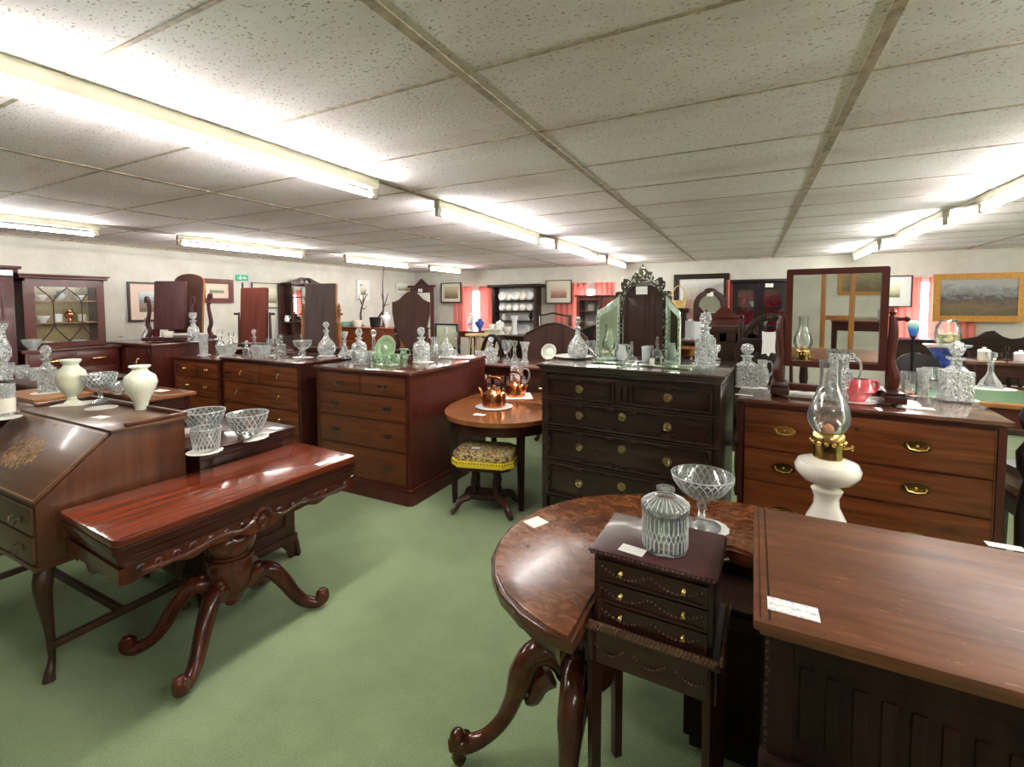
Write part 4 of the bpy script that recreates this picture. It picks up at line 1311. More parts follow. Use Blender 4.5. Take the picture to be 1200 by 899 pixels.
# ---- little chest of drawers on a stand
def small_chest():
    t = thing('miniature_chest', 'small dark three-drawer chest with swag decoration on a tall stand', 'chest', (-.425, 1.36, 0), R(-1.5))
    W, D, z0, z1 = .365, .285, .665, .90
    m = MB(); m.box(.012, W - .012, .012, D - .008, z0, z1 - .015, .003); m.build('carcass', 'small_chest', t)
    m = MB(); m.box(0, W, 0, D, z1 - .015, z1, .006)
    for k in range(26):
        x = .008 + (W - .016) * k / 25
        m.sphere((x, .0, z1 - .009), .0055)
    for k in range(20):
        y = .008 + (D - .016) * k / 19
        m.sphere((W, y, z1 - .009), .0055); m.sphere((0, y, z1 - .009), .0055)
    m.build('top', 'plum_wood', t)
    dh = (z1 - .022 - z0 - .012) / 3
    for i in range(3):
        b = z0 + .008 + dh * i
        m = MB()
        m.box(.026, W - .026, .004, .02, b + .003, b + dh - .003, .002)
        m.ring(rr4(.026, W - .026, b + .003, b + dh - .003), rr4(.034, W - .034, b + .010, b + dh - .010), .0, .006, 'xz')
        m.box(W / 2 - .002, W / 2 + .002, .001, .006, b + .010, b + dh - .010)
        dr = m.build('drawer', 'small_chest', t)
        sw = MB()
        for c0, c1 in ((.04, W / 2 - .006), (W / 2 + .006, W - .04)):
            n = 13
            for k in range(n):
                u = k / (n - 1)
                sw.sphere((c0 + (c1 - c0) * u, .0025, b + dh * .66 - .024 * math.sin(PI * u)), .0033)
        sw.build('swag', 'swag_wood', dr)
        for fx in (.27, .76):
            handle('knob', .55, 'brass', (W * fx, .004, b + dh * .52), dr, 'knob')
    # stand
    m = MB()
    m.box(-.012, W + .012, -.012, D + .012, z0 - .018, z0, .005)
    m.build('stand_top', 'small_chest', t)
    m = MB()
    for k in range(34):
        x = .004 + (W - .008) * k / 33
        m.tube([(x - .006, -.014, z0 - .004), (x + .006, -.014, z0 + .016)], .0065, 6)
    for k in range(26):
        y = .002 + (D - .004) * k / 25
        m.tube([(W + .012, y - .006, z0 - .004), (W + .012, y + .006, z0 + .016)], .0065, 6)
    m.build('rope_moulding', 'swag_wood', t)
    m = MB()
    m.box(.0, W, .0, .016, z0 - .12, z0 - .018); m.box(.0, W, D - .016, D, z0 - .12, z0 - .018)
    m.box(.0, .016, .016, D - .016, z0 - .12, z0 - .018); m.box(W - .016, W, .016, D - .016, z0 - .12, z0 - .018)
    fz = m.build('stand_frieze', 'small_chest', t)
    m = MB()
    for c0 in (.02, .14, .26):
        for k in range(11):
            u = k / 10
            m.sphere((c0 + .085 * u, -.002, z0 - .062 - .022 * math.sin(PI * u)), .0036)
    m.build('swag', 'swag_wood', fz)
    for x in (.014, W - .014):
        for y in (.014, D - .014):
            m = MB(); m.tube([(x, y, z0 - .02), (x, y, 0)], [.024, .020], 4); m.build('leg', 'small_chest', t)
small_chest()
ZS = .90
def biscuit_jar():
    p = at(779, 642, ZS)
    h = size_at(p, 72); r = size_at(p, 25)
    t = thing('biscuit_jar', 'lidded cut-glass biscuit jar on lace doily on the small dark chest', 'jar', p + Vector((0, 0, .002)), 0)
    m = MB()
    m.lathe([(0, 0), (r * .98, 0), (r, .006), (r, h * .60), (r * 1.03, h * .64), (r * .94, h * .64), (r * .90, h * .6), (r * .90, .012), (0, .010)], (0, 0, 0), 32)
    bd = m.build('body', 'crystal_body', t)
    m = MB()
    n = 30
    for k in range(n):
        a0 = 2 * PI * k / n
        pt = lambda a, z: (r * 1.005 * math.cos(a), r * 1.005 * math.sin(a), z)
        m.tube([pt(a0, .012), pt(a0, h * .20), pt(a0 + PI / n, h * .30), pt(a0, h * .40), pt(a0, h * .58)], [.0018, .0024, .0014, .0022, .0012], 4)
        m.tube([pt(a0, h * .20), pt(a0 - PI / n, h * .30), pt(a0, h * .40)], [.002, .0012, .002], 4)
    m.build('cut_pattern', 'crystal_line', bd)
    m = MB()
    m.lathe([(r * 1.08, h * .642), (r * 1.10, h * .68), (r * 1.08, h * .72), (r * .9, h * .78), (r * .45, h * .86), (r * .22, h * .88), (r * .2, h * .91), (r * .42, h * .95), (r * .42, h * .99), (0, h), ], (0, 0, 0), 28)
    ld = m.build('lid', 'crystal_body', t)
    m = MB()
    for k in range(28):
        a0 = 2 * PI * k / 28
        m.tube([(r * q * math.cos(a0), r * q * math.sin(a0), h * z) for q, z in ((1.08, .725), (.9, .785), (.45, .865))], [.0022, .0018, .0008], 4)
    m.build('cut_pattern', 'crystal_line', ld)
biscuit_jar()
doily(at(781, 636, ZS), .062, 'white lace doily under the biscuit jar on small dark chest', 'doily_white')
card(at(741, 645, ZS), .075, .045, 'cream price card on the small dark chest beside biscuit jar', R(-8))
def big_comport():
    p = at(822, 617, .70)
    h = size_at(p, 62); r = size_at(p, 34)
    t = thing('glass_comport', 'tall-stemmed cut-glass comport on lace doily, behind the biscuit jar', 'comport', p + Vector((0, 0, .002)), 0)
    m = MB()
    m.lathe([(0, h * .50), (r * .25, h * .52), (r * .65, h * .66), (r * .92, h * .86), (r, h * 1.0), (r * .95, h * 1.0), (r * .86, h * .87), (r * .6, h * .70), (0, h * .56)], (0, 0, 0), 36)
    bw = m.build('bowl', 'crystal_body', t)
    m = MB()
    prof = [(.25, .52), (.65, .66), (.92, .86), (1.0, .985)]
    n = 26
    for k in range(n):
        for s in (-1, 1):
            m.tube([(r * q * math.cos(2 * PI * k / n + s * .22 * i), r * q * math.sin(2 * PI * k / n + s * .22 * i), h * z) for i, (q, z) in enumerate(prof)], [.0010, .0018, .0022, .0022], 4, smoothn=3)
    m.tube([(r * math.cos(2 * PI * k / 40), r * math.sin(2 * PI * k / 40), h * .99) for k in range(41)], .0025, 5)
    m.build('cut_pattern', 'crystal_line', bw)
    m = MB()
    m.lathe([(0, 0), (r * .62, 0), (r * .62, .006), (r * .25, .018), (r * .13, h * .16), (r * .12, h * .3), (r * .17, h * .4), (r * .13, h * .46), (r * .2, h * .5)], (0, 0, 0), 24)
    m.build('stem', 'crystal', t)
big_comport()
doily(at(829, 618, .70), .085, 'white lace doily under tall comport on the round-ended table', 'doily_white')

# ---- black stand-in box added to fill the dark space under the table
t = thing('dark_stand_in', 'plain black stand-in box filling the dark space under the round-ended table, behind small chest stand', 'stand-in', (-.19, 1.76, 0))
m = MB(); m.box(0, .70, .012, .40, .05, .57, .004); m.build('carcass', 'desk_side', t)
m = MB(); m.box(-.01, .71, 0, .41, .57, .583, .004); m.build('top', 'desk_side', t)
m = MB(); m.box(.02, .68, .03, .39, 0, .05); m.build('plinth', 'black', t)
for k in range(2):
    m = MB(); m.box(.01 + .345 * k, .345 + .345 * k, 0, .014, .07, .555, .003); m.ring(rr4(.05 + .345 * k, .305 + .345 * k, .11, .515), rr4(.065 + .345 * k, .29 + .345 * k, .125, .50), -.006, .002, 'xz'); d = m.build('door', 'desk_side', t)
    m = MB(); m.sphere((.325 + .06 * k, -.010, .33), .011); m.build('knob', 'bronze', d)

# ---- dark desk with worn top, bottom right
def desk():
    X0, Y0, H = .02, 1.055, 1.0
    W, D = 1.15, .61
    t = thing('writing_desk', 'large desk with scratched brown top and dark sides, bottom right corner', 'desk', (X0, Y0, 0), R(-.5))
    m = MB(); m.box(0, W, 0, D, H - .022, H, .007); m.box(.012, W - .012, .012, D - .012, H - .036, H - .022, .004); m.build('desktop', 'desk_top', t)
    m = MB(); m.box(.028, .032, .012, D - .01, H - .0005, H + .0006); m.box(.012, .014, .012, D - .01, H - .0005, H + .0006); m.build('stringing', 'desk_side', t)
    m = MB(); m.box(.03, W - .03, .045, D - .03, .12, H - .036, .003); m.build('carcass', 'desk_side', t)
    m = MB()
    m.box(.03, .075, .03, .046, .30, H - .036, .003); m.box(W - .075, W - .03, .03, .046, .30, H - .036, .003)
    m.box(.075, W - .075, .03, .046, H - .08, H - .036, .003)
    for k in range(14):
        m.sphere((.03, .034, .72 + .018 * k), .006)
    m.build('front_frame', 'desk_side', t)
    m = MB()
    n = 22
    for k in range(n):
        x = .10 + (W - .2) * k / (n - 1)
        m.box(x - .012, x + .012, .040, .047, .74 - .004 * k, .90 - .006 * k, .004)
    m.build('fluted_front', 'desk_side', t)
    m = MB(); m.box(.015, W - .015, .005, .05, .665, .70, .01); m.box(.02, W - .02, .015, .05, .645, .665, .006); m.build('waist_moulding', 'desk_side', t)
    for k in range(2):
        m = MB(); m.box(.08, W - .08, .032, .046, .18 + .23 * k, .40 + .23 * k, .004); dr = m.build('drawer', 'desk_side', t)
        for fx in (.2, .8):
            handle('drop', 1, 'bronze', (.08 + (W - .16) * fx, .032, .30 + .23 * k), dr)
    for x in (.08, W - .08):
        for y in (.09, D - .08):
            m = MB(); m.lathe([(0, 0), (.035, 0), (.055, .03), (.05, .08), (.03, .11), (.04, .13)], (x, y, 0), 16); m.build('foot', 'desk_side', t)
desk()
p = at(929, 714, 1.0)
card(p, .095, .05, 'white handwritten price card on the front left corner of desk', R(-.5), 'written_card')
card(at(1178, 641, 1.0), .075, .03, 'white slip of paper at back right of the desk top', R(-.5))

# ---- oil lamp
def oil_lamp():
    p = at(969, 627, .70)
    p = Vector((aty(968, 600, 2.10).x, 2.10, .70))
    s = depth(p) / FPX
    t = thing('oil_lamp', 'white opaline oil lamp with brass burner and clear glass chimney behind the desk', 'lamp', p)
    zz = lambda py: EYE + (aty(968, py, p.y).z - EYE) - .70
    R_ = lambda px: px * s
    m = MB()
    zb = zz(607)
    m.lathe([(0, 0), (R_(33), 0), (R_(33), .012), (R_(27), .03), (R_(24), zb * .6), (R_(20), zb), (R_(13), zz(592)), (R_(12.5), zz(582)), (R_(15), zz(576)), (R_(16), zz(573)), (R_(12), zz(570)), (R_(13), zz(566)), (R_(25), zz(562)), (R_(32), zz(553)), (R_(33), zz(547)), (R_(30), zz(541)), (R_(22), zz(538)), (R_(14), zz(536)), (0, zz(535))], (0, 0, 0), 32)
    m.build('base', 'opaline', t)
    m = MB()
    m.lathe([(R_(14), zz(539)), (R_(15), zz(533)), (R_(14), zz(528)), (R_(15.5), zz(521)), (R_(17), zz(514)), (R_(16), zz(508)), (R_(13), zz(505)), (0, zz(504))], (0, 0, 0), 24)
    for k in range(14):
        a = 2 * PI * k / 14
        m.sphere((R_(16) * math.cos(a), R_(16) * math.sin(a), zz(517)), R_(2.6))
    b = m.build('burner', 'brass', t)
    m = MB(); m.tube([(R_(14), 0, zz(524)), (R_(23), 0, zz(522))], R_(1.2), 6); m.tube([(R_(22), 0, zz(522)), (R_(24), 0, zz(522))], R_(3.2), 12); m.build('wick_knob', 'brass', b)
    m = MB(); m.lathe([(R_(6), zz(505)), (R_(5), zz(500)), (R_(2), zz(497)), (0, zz(496))], (0, 0, 0), 12); m.build('wick', 'wick', b)
    m = MB()
    out = [(R_(13), zz(507)), (R_(16), zz(504)), (R_(21), zz(494)), (R_(21.5), zz(487)), (R_(19), zz(475)), (R_(14), zz(462)), (R_(10.5), zz(450)), (R_(10), zz(436)), (R_(11), zz(422)), (R_(10.4), zz(422)), (R_(9.2), zz(436)), (R_(9.7), zz(450)), (R_(13.2), zz(462)), (R_(18), zz(475)), (R_(20.5), zz(487)), (R_(20), zz(494)), (R_(15), zz(503))]
    m.lathe(out, (0, 0, 0), 28, close=True)
    m.build('chimney', 'clear', t)
oil_lamp()

# ================================================================== MIDDLE GROUND
# ---- left run of chests
chest('chest_of_drawers', 'large red mahogany chest with bronze swan handles on a rounded plinth', 'chest of drawers', (-3.53, 2.985), 0, 1.08, .90, 1.10,
      [(.8, 2), (1, 1), (1.2, 1), (1.35, 1)], 'mahogany_front', 'mahogany_side', 'mahogany_top', 'swan', 1.0, 'bronze', 'plinth', .02, .024, .035, 'chests of drawers')
chest('chest_of_drawers', 'dark mahogany chest standing right behind the red plinth chest, seen from its side', 'chest of drawers', (-3.62, 3.94), 0, 1.09, .40, 1.10,
      [(1, 2), (1, 1), (1.2, 1)], 'mahogany_front', 'mahogany_side', 'mahogany_top', 'swan', 1.0, 'bronze', 'plinth', .018, .024, .035, 'chests of drawers')
chest('chest_of_drawers', 'red mahogany chest with brass drop handles, immediately left of the red plinth chest', 'chest of drawers', (-4.92, 2.97), 0, 1.20, .56, 1.115,
      [(1, 2), (1.1, 1), (1.2, 1), (1.3, 1)], 'rich_mahogany', 'mahogany_dark', 'mahogany_top', 'drop', .9, 'brass', 'bracket', .018, .02, .03, 'chests of drawers', hfr=(.18, .75))
chest('chest_of_drawers', 'narrow brown chest with round brass knobs, left of the taller mahogany chest', 'chest of drawers', (-5.84, 2.98), 0, .87, .52, 1.08,
      [(.8, 2), (1, 1), (1.2, 1), (1.3, 1)], 'rich_mahogany', 'mahogany_side', 'mahogany_top', 'knob', 1.2, 'brass', 'bracket', .016, .02, .03, 'chests of drawers', hfr=(.3, .72))
chest('chest_of_drawers', 'long mahogany chest mostly hidden behind the chest with drop handles', 'chest of drawers', (-5.95, 3.58), 0, 2.23, .60, 1.115,
      [(1, 2), (1.1, 1), (1.2, 1)], 'rich_mahogany', 'mahogany_dark', 'mahogany_top', 'drop', .9, 'brass', 'bracket', .018, .02, .03, 'chests of drawers')
chest('sideboard', 'tall sideboard with brass drop handles against left wall, right of glazed bookcase', 'sideboard', (-6.96, 2.80), 0, 1.06, .72, 1.225,
      [(1, 2), (1.2, 2), (1.2, 2)], 'mahogany_side', 'mahogany_side', 'mahogany_top', 'drop', 1.3, 'brass', 'bracket', .02, .022, .06, 'chests of drawers')

ZR, ZD, ZBm, ZA, ZSB = 1.10, 1.10, 1.115, 1.08, 1.225
G = 'glassware on the left chests'
# on the red plinth chest
pput('flask', 404, 420, ZR, 32, 18, 'clear flared glass vase with fluted neck at left end of red plinth chest', 'crystal_cut', G, 'glass_vase', 'vase')
pput('shoulder', 421, 411, ZR, 38, 18, 'square-shouldered decanter with tall stopper behind the flared vase', 'crystal_cut', G, y=3.45)
pput('flask', 438, 412, ZR, 34, 16, 'slender decanter with oval stopper left of the green plate', 'crystal', G, y=3.6)
pput('tumbler', 424, 427, ZR, 15, 24, 'wide low glass tumbler at front left of the red plinth chest', 'crystal', G)
def stand_plate(px, py, z, dpx, label, mat, rim, tilt=-14, yaw=0):
    p = at(px, py, z)
    r = size_at(p, dpx) / 2
    t = thing('display_plate', label, 'plate', p, R(yaw), 'plates on stands')
    Mx = Matrix.Translation((0, 0, r)) @ Matrix.Rotation(R(tilt), 4, 'X') @ Matrix.Rotation(R(90), 4, 'X')
    m = MB(); m.lathe([(0, .002), (r * .55, .002), (r * .62, .008), (r * .96, .018), (r, .018), (r * .97, .012), (r * .6, 0), (0, -.002)], (0, 0, 0), 28); m.move(Mx); m.build('plate_body', rim, t)
    m = MB(); m.lathe([(0, .0035), (r * .55, .0035), (r * .57, .002), (0, .002)], (0, 0, 0), 28); m.move(Mx); m.build('plate_centre', mat, t)
    m = MB()
    for s in (-1, 1):
        m.tube([(s * r * .35, -.03, .0), (s * r * .35, -.02, .012), (s * r * .35, .0, .008), (s * r * .25, .05, .004), (s * r * .2, .03, r * .9)], .002, 5)
    m.build('plate_stand', 'brass_dull', t)
stand_plate(453, 424, ZR, 31, 'round green plate standing upright on the red plinth chest', 'green_china', 'green_china')
for i, (x, y, lab) in enumerate(((441, 427, 'left of three green glass cups in front of the green plate'), (453, 428, 'middle of three green glass cups in front of the green plate'), (464, 427, 'right of three green glass cups in front of the green plate'))):
    pput('tumbler', x, y, ZR, 12, 11, lab, 'crystal_green', 'green glass set', 'glass_cup', 'cup')
pput('jug', 473, 424, ZR, 15, 11, 'small green glass jug right of the green plate', 'crystal_green', 'green glass set')
doily(at(453, 427, ZR), .12, 'white doily under the green glass cups', 'doily_white', .6)
pput('shoulder', 494, 423, ZR, 40, 20, 'cut-glass decanter with faceted stopper right of green jug', 'crystal_cut', G)
pput('jug', 509, 418, ZR, 27, 13, 'tall glass jug just behind the faceted-stopper decanter on red chest', 'crystal', G, y=3.8)
doily(at(496, 424, ZR), .12, 'cream doily under the faceted-stopper decanter on red chest', 'doily', .6)
pput('pot', 509, 418, ZR, 12, 12, 'small brown pot beside faceted-stopper decanter on the red chest', 'bronze', G, 'metal_pot', 'pot')
card(at(467, 435, ZR), .10, .05, 'white price card on front edge of the red plinth chest', 0)
# on the chest behind
pput('globe', 523, 411, ZD, 34, 17, 'round clear decanter on the chest behind the red plinth chest', 'crystal_cut', G, y=4.14)
pput('candlestick', 535, 409, ZD, 28, 8, 'slender glass candlestick right of the round clear decanter', 'crystal', G, y=4.18)
doily(Vector((aty(523, 412, 4.14).x, 4.14, ZD)), .13, 'white doily under the round clear decanter', 'doily_white', .7)
card(Vector((aty(545, 413, 4.10).x, 4.10, ZD)), .20, .14, 'white paper on the chest behind, below the candlestick', 0)
# on the mahogany chest with brass drops
pput('pot', 306, 410, ZBm, 14, 24, 'square-sided cut-glass bowl in front of the pale pink decanter', 'crystal_cut', G, y=3.1)
pput('bell', 298, 405, ZBm, 30, 17, 'bell-shaped decanter with pinkish tint behind square glass bowl', 'crystal_pink', G, y=3.26)
pput('shoulder', 289, 405, ZBm, 17, 10, 'small round-stoppered bottle left of the pink-tinted decanter', 'crystal', G, y=3.2)
pput('goblet', 318, 416, ZBm, 19, 12, 'small wine glass on a round mat left of stubby decanter', 'crystal', G)
doily(at(318, 416.5, ZBm), .055, 'white mat under the small wine glass', 'doily_white')
pput('shoulder', 329, 407, ZBm, 24, 13, 'stubby decanter in front of the tall étagère on left wall', 'crystal', G, y=3.36)
pput('comport', 355, 412, ZBm, 20, 23, 'low stemmed glass dish in front of large grey-backed mirror', 'crystal', G, y=3.3)
pput('bell', 354, 411, ZBm, 25, 10, 'thin pointed glass bottle standing behind the low stemmed dish', 'crystal', G, 'glass_bottle', 'bottle', y=3.46)
doily(Vector((aty(355, 412, 3.30).x, 3.30, ZBm)), .12, 'white doily under the low stemmed glass dish', 'doily_white', .7)
pput('globe', 383, 416, ZBm, 39, 22, 'round-bodied decanter with mushroom stopper at right end of chest with drop handles', 'crystal_cut', G)
doily(at(383, 417, ZBm), .10, 'white doily under the decanter with mushroom stopper', 'doily_white', .7)
# on the narrow chest
pput('tumbler', 239, 416, ZA, 24, 12, 'tall cylindrical cut-glass jar on the narrow brown chest', 'crystal_cut', G, 'glass_jar', 'jar')
doily(at(239, 416, ZA), .07, 'white doily under the tall cylindrical glass jar', 'doily_white')
pput('bowl', 266, 413, ZA, 15, 27, 'broad cut-glass dish at right end of the narrow brown chest', 'crystal_cut', G, y=3.14)
doily(Vector((aty(266, 414, 3.14).x, 3.14, ZA)), .12, 'white doily under the broad cut-glass dish', 'doily_white', .7)
pput('slim', 258, 405, ZA, 28, 11, 'pale tall square bottle behind the broad cut-glass dish', 'crystal', G, y=3.34)
pput('slim', 271, 404, ZA, 26, 10, 'pale tall square bottle, right one of the two behind broad cut-glass dish', 'clear', G, y=3.36)
card(at(200, 415, ZA), .16, .05, 'white card on the left front edge of the narrow brown chest', 0)
# on the sideboard
pput('slim', 227, 396, ZSB, 34, 14, 'square decanter with ball stopper at right end of the sideboard', 'crystal_cut', G, y=3.22)
doily(Vector((aty(226, 397, 3.22).x, 3.22, ZSB)), .12, 'white doily under the ball-stoppered decanter on the sideboard', 'doily_white', .6)
pput('bell', 172, 396, ZSB, 26, 15, 'pale wide decanter at centre of sideboard left of the red pot', 'crystal', G, y=3.15)
card(Vector((-6.35, 2.95, ZSB)), .16, .08, 'white paper on the sideboard beside pale wide decanter', 0)
pput('tray', 137, 398, ZSB, 4, 26, 'flat glass dish at left end of the sideboard', 'crystal', G)
pput('pot', 183, 391, ZSB + .055, 9, 10, 'dark red pot standing before the purple-brown swing mirror on the sideboard', 'maroon_glaze', G, 'red_pot', 'pot', y=3.05)
pput('pot', 197, 391, ZSB + .055, 7, 15, 'pale white bowl right of the dark red pot on the sideboard', 'china', G, 'china_bowl', 'bowl', y=3.05)

# ---- the swing mirrors standing on the left chests
def mirror_at(px, py, z, wpx, hpx, zpx, yaw, **k):
    """px,py base centre; wpx/hpx mirror plate size in px; zpx height of the plate's lower edge above base"""
    p = at(px, py, z)
    s = depth(p) / FPX
    return p, wpx * s, hpx * s, zpx * s
p, w, h, z0 = mirror_at(202, 394, ZSB, 30, 48, 12, 0); w /= .75
swing_mirror('swing mirror with purple-brown board back on sideboard, left of the arched one', (aty(201, 394, 3.12).x, 3.12, ZSB), PI + R(34), w * .72, h, z0, 'plum_wood', 'plum_wood', 'plum_wood', 'rect', 5, posts='scroll')
p, w, h, z0 = mirror_at(222, 393, ZSB, 30, 60, 7, 0); w /= .75
swing_mirror('arched swing mirror with brown board back and scrolled posts, left of exit sign', (aty(223, 394, 3.36).x, 3.36, ZSB), PI + R(30), w * .72, h, z0, 'plum_wood', 'golden', 'board_brown', 'arch', 6, posts='scroll')
p, w, h, z0 = mirror_at(299, 406, ZBm, 29, 62, 6, 0); w /= .8
swing_mirror('tall narrow swing mirror with reddish board back, below the green exit sign', (aty(299, 406, 3.80).x, 3.80, ZBm), PI + R(12), w, h, z0, 'oak_dark', 'board_red', 'board_red', 'rect', 3, posts='square', post_h=z0 + h * .55)
p, w, h, z0 = mirror_at(377, 409, ZBm, 34, 67, 8, 0); w /= .84
swing_mirror('large swing mirror with grey board back between golden turned posts', (aty(377, 409, 3.80).x, 3.80, ZBm), PI + R(10), w, h, z0, 'golden', 'golden', 'board_grey', 'rect', 3, posts='turned', base_mat='mahogany_dark', post_h=z0 + h * .62)
p, w, h, z0 = mirror_at(482, 411, ZD, 47, 63, 5, 0)
swing_mirror('shield-shaped swing mirror seen from behind, brown board back, on the red chests', (aty(482, 411, 4.13).x, 4.13, ZD), PI + R(8), w, h, z0, 'mahogany_dark', 'board_brown', 'board_brown', 'shield', 4, posts='scroll', post_h=z0 + h * .35, postgap=-.10)

# ---- D-end dining table, kettles, stool beneath
def d_table():
    t = thing('dining_table', 'round-ended brown dining table with square legs, copper kettles on top', 'table', (-1.88, 3.85, 0))
    pts = []
    for k in range(30):
        a = PI + PI * k / 29
        x = -1.88 + .56 * math.copysign(abs(math.cos(a)) ** .85, math.cos(a))
        y = 3.86 + .83 * math.copysign(abs(math.sin(a)) ** .9, math.sin(a))
        pts.append((x + 1.88, y - 3.85))
    m = MB(); m.prism(pts, .715, .75, 'xy', .008); m.build('tabletop', 'satin_table', t)
    m = MB(); m.prism([(x * .93, y * .93 + .02) for x, y in pts], .62, .715, 'xy'); m.build('apron', 'mahogany_dark', t)
    m = MB(); m.box(-.56, .56, .015, .50, .715, .75, .005); m.box(-.53, .53, .02, .46, .63, .715); m.build('leaf', 'satin_table', t)
    for x, y in ((-2.165, 3.20), (-1.60, 3.30), (-2.28, 4.08), (-1.46, 4.08)):
        m = MB(); m.tube([(x + 1.88, y - 3.85, .66), (x + 1.88, y - 3.85, 0)], [.040, .026], 4); m.build('leg', 'oak_black', t)
d_table()
def kettle(p, s, label, rz):
    t = thing('copper_kettle', label, 'kettle', p, rz, 'copper kettles')
    m = MB(); m.lathe([(0, 0), (.085 * s, 0), (.09 * s, .006 * s), (.092 * s, .08 * s), (.085 * s, .105 * s), (.05 * s, .125 * s), (.045 * s, .13 * s)], (0, 0, 0), 24); m.build('body', 'copper', t)
    m = MB(); m.lathe([(.05 * s, .128 * s), (.045 * s, .137 * s), (.012 * s, .143 * s), (.010 * s, .152 * s), (.016 * s, .160 * s), (0, .168 * s)], (0, 0, 0), 16); m.build('lid', 'copper', t)
    m = MB(); m.tube([(-.08 * s, 0, .04 * s), (-.12 * s, 0, .06 * s), (-.135 * s, 0, .10 * s), (-.155 * s, 0, .125 * s)], [.022 * s, .016 * s, .012 * s, .010 * s], 10, smoothn=3); m.build('spout', 'copper', t)
    m = MB(); m.tube([(-.07 * s, 0, .11 * s), (-.078 * s, 0, .17 * s), (-.060 * s, 0, .215 * s), (0, 0, .222 * s), (.060 * s, 0, .215 * s), (.078 * s, 0, .17 * s), (.07 * s, 0, .11 * s)], [.006 * s, .006 * s, .007 * s, .008 * s, .007 * s, .006 * s, .006 * s], 8, flat=1.4, smoothn=3); m.build('handle', 'copper', t)
p = at(579, 477, .75)
m = MB(); m.lathe([(0, 0), (.15, 0), (.165, .008), (.155, .01), (0, .004)], (0, 0, 0), 32); o = m.build('round_tray', 'white_china'); o.location = p + Vector((0, 0, .0004)); tag(o, 'white round tray under the nearer copper kettle', 'tray')
kettle(p + Vector((0, 0, .006)), 1.15, 'copper kettle on white round tray, nearer of two kettles', R(-12))
p = at(604, 464, .75)
doily(p, .16, 'white square cloth under the farther copper kettle', 'doily_white', 1, 14, R(30), square=True)
kettle(p + Vector((0, 0, .002)), 1.05, 'copper kettle on square cloth, farther of the two kettles, beside dark chest', R(160))
card(at(562, 486, .75), .10, .06, 'white price card near the rim of the round-ended dining table', R(10))

def stool():
    t = thing('footstool', 'tapestry stool with yellow fringe and pillar base under the dining table', 'stool', (-1.86, 3.20, 0), R(14))
    a, b, c = .245, .185, .07
    oc = [(-a + c, -b), (a - c, -b), (a, -b + c), (a, b - c), (a - c, b), (-a + c, b), (-a, b - c), (-a, -b + c)]
    m = MB(); m.prism([(x * .98, y * .98) for x, y in oc], .43, .51, 'xy', .035, 4); m.build('cushion', 'tapestry', t)
    m = MB(); m.prism([(x * 1.03, y * 1.03) for x, y in oc], .395, .445, 'xy', .008); m.build('fringe', 'yellow_fringe', t)
    m = MB()
    for k in range(8):
        x0, y0 = oc[k]; x1, y1 = oc[(k + 1) % 8]
        n = max(2, int(math.hypot(x1 - x0, y1 - y0) / .022))
        for q in range(n):
            m.sphere((1.035 * (x0 + (x1 - x0) * q / n), 1.035 * (y0 + (y1 - y0) * q / n), .432), .005)
    m.build('studs', 'oak_black', t)
    m = MB(); m.prism([(x * .9, y * .9) for x, y in oc], .365, .40, 'xy'); m.build('seat_frame', 'oak_black', t)
    for sx in (-1, 1):
        for sy in (-1, 1):
            m = MB(); m.lathe([(.022, .14), (.028, .16), (.018, .19), (.026, .24), (.016, .30), (.022, .34), (.02, .37)], (sx * .09, sy * .05, 0), 12); m.build('pillar', 'oak_black', t)
    m = MB(); m.prism(rrect(-.15, .15, -.085, .085, .03), .105, .145, 'xy', .008); m.build('platform', 'oak_black', t)
    for sx in (-1, 1):
        for sy in (-1, 1):
            m = MB(); m.tube([(sx * .12, sy * .07, .12), (sx * .18, sy * .11, .105), (sx * .215, sy * .14, .045), (sx * .245, sy * .165, .018)], [.03, .028, .024, .020], 8, smoothn=3); m.build('leg', 'mahogany_dark', t)
stool()
card(at(558, 525, .511), .07, .05, 'white price card lying on the tapestry stool', R(15))

# ---- tables behind the D-end table
simple_table('side_table', 'red-brown table behind round-ended dining table, crowded with decanters', 'table', -2.88, -1.52, 4.38, 5.08, 1.0, 'satin_table', 'mahogany_dark', group=None, topmat='mahogany_top')
GE = 'glassware on the red-brown table'
ZE = 1.0
def eput(kind, px, hpx, wpx, y, label, mat='crystal_cut', **k):
    p = aty(px, 400, y); p.z = ZE
    return put(kind, p, size_at(p, hpx), label, mat, size_at(p, wpx), GE, **k)
eput('tumbler', 563, 11, 13, 4.66, 'low glass dish left of ball-stopper decanter on the red-brown table')
eput('shoulder', 575, 30, 15, 4.58, 'decanter with pale ball stopper on the red-brown table')
eput('goblet', 594, 24, 13, 4.78, 'tall stemmed glass second from right on the red-brown table', 'crystal')
eput('flask', 603, 30, 15, 4.40, 'long-necked pointed decanter on the red-brown table', 'crystal')
eput('flare', 615, 24, 12, 4.72, 'straight cut-glass vase at right end of the red-brown table')
p = aty(606, 430, 4.27); p.z = .75
put('jug', Vector((p.x, 4.27, .75)), .26, 'pinkish clear glass jug on dining table behind the farther kettle', 'crystal_pink', .20, GE, 'glass_jug', 'jug', rz=0)
def pan():
    p = Vector((-1.45, 4.05, .75))
    t = thing('copper_pan', 'copper pan on dining table at left edge of dark chest', 'pan', p)
    m = MB(); m.lathe([(0, 0), (.10, 0), (.11, .01), (.115, .10), (.105, .10), (.10, .015), (0, .01)], (0, 0, 0), 24); m.build('body', 'copper', t)
    m = MB(); m.tube([(-.11, 0, .085), (-.2, -.02, .10), (-.3, -.05, .11)], .010, 8); m.build('handle', 'brass_dull', t)
pan()
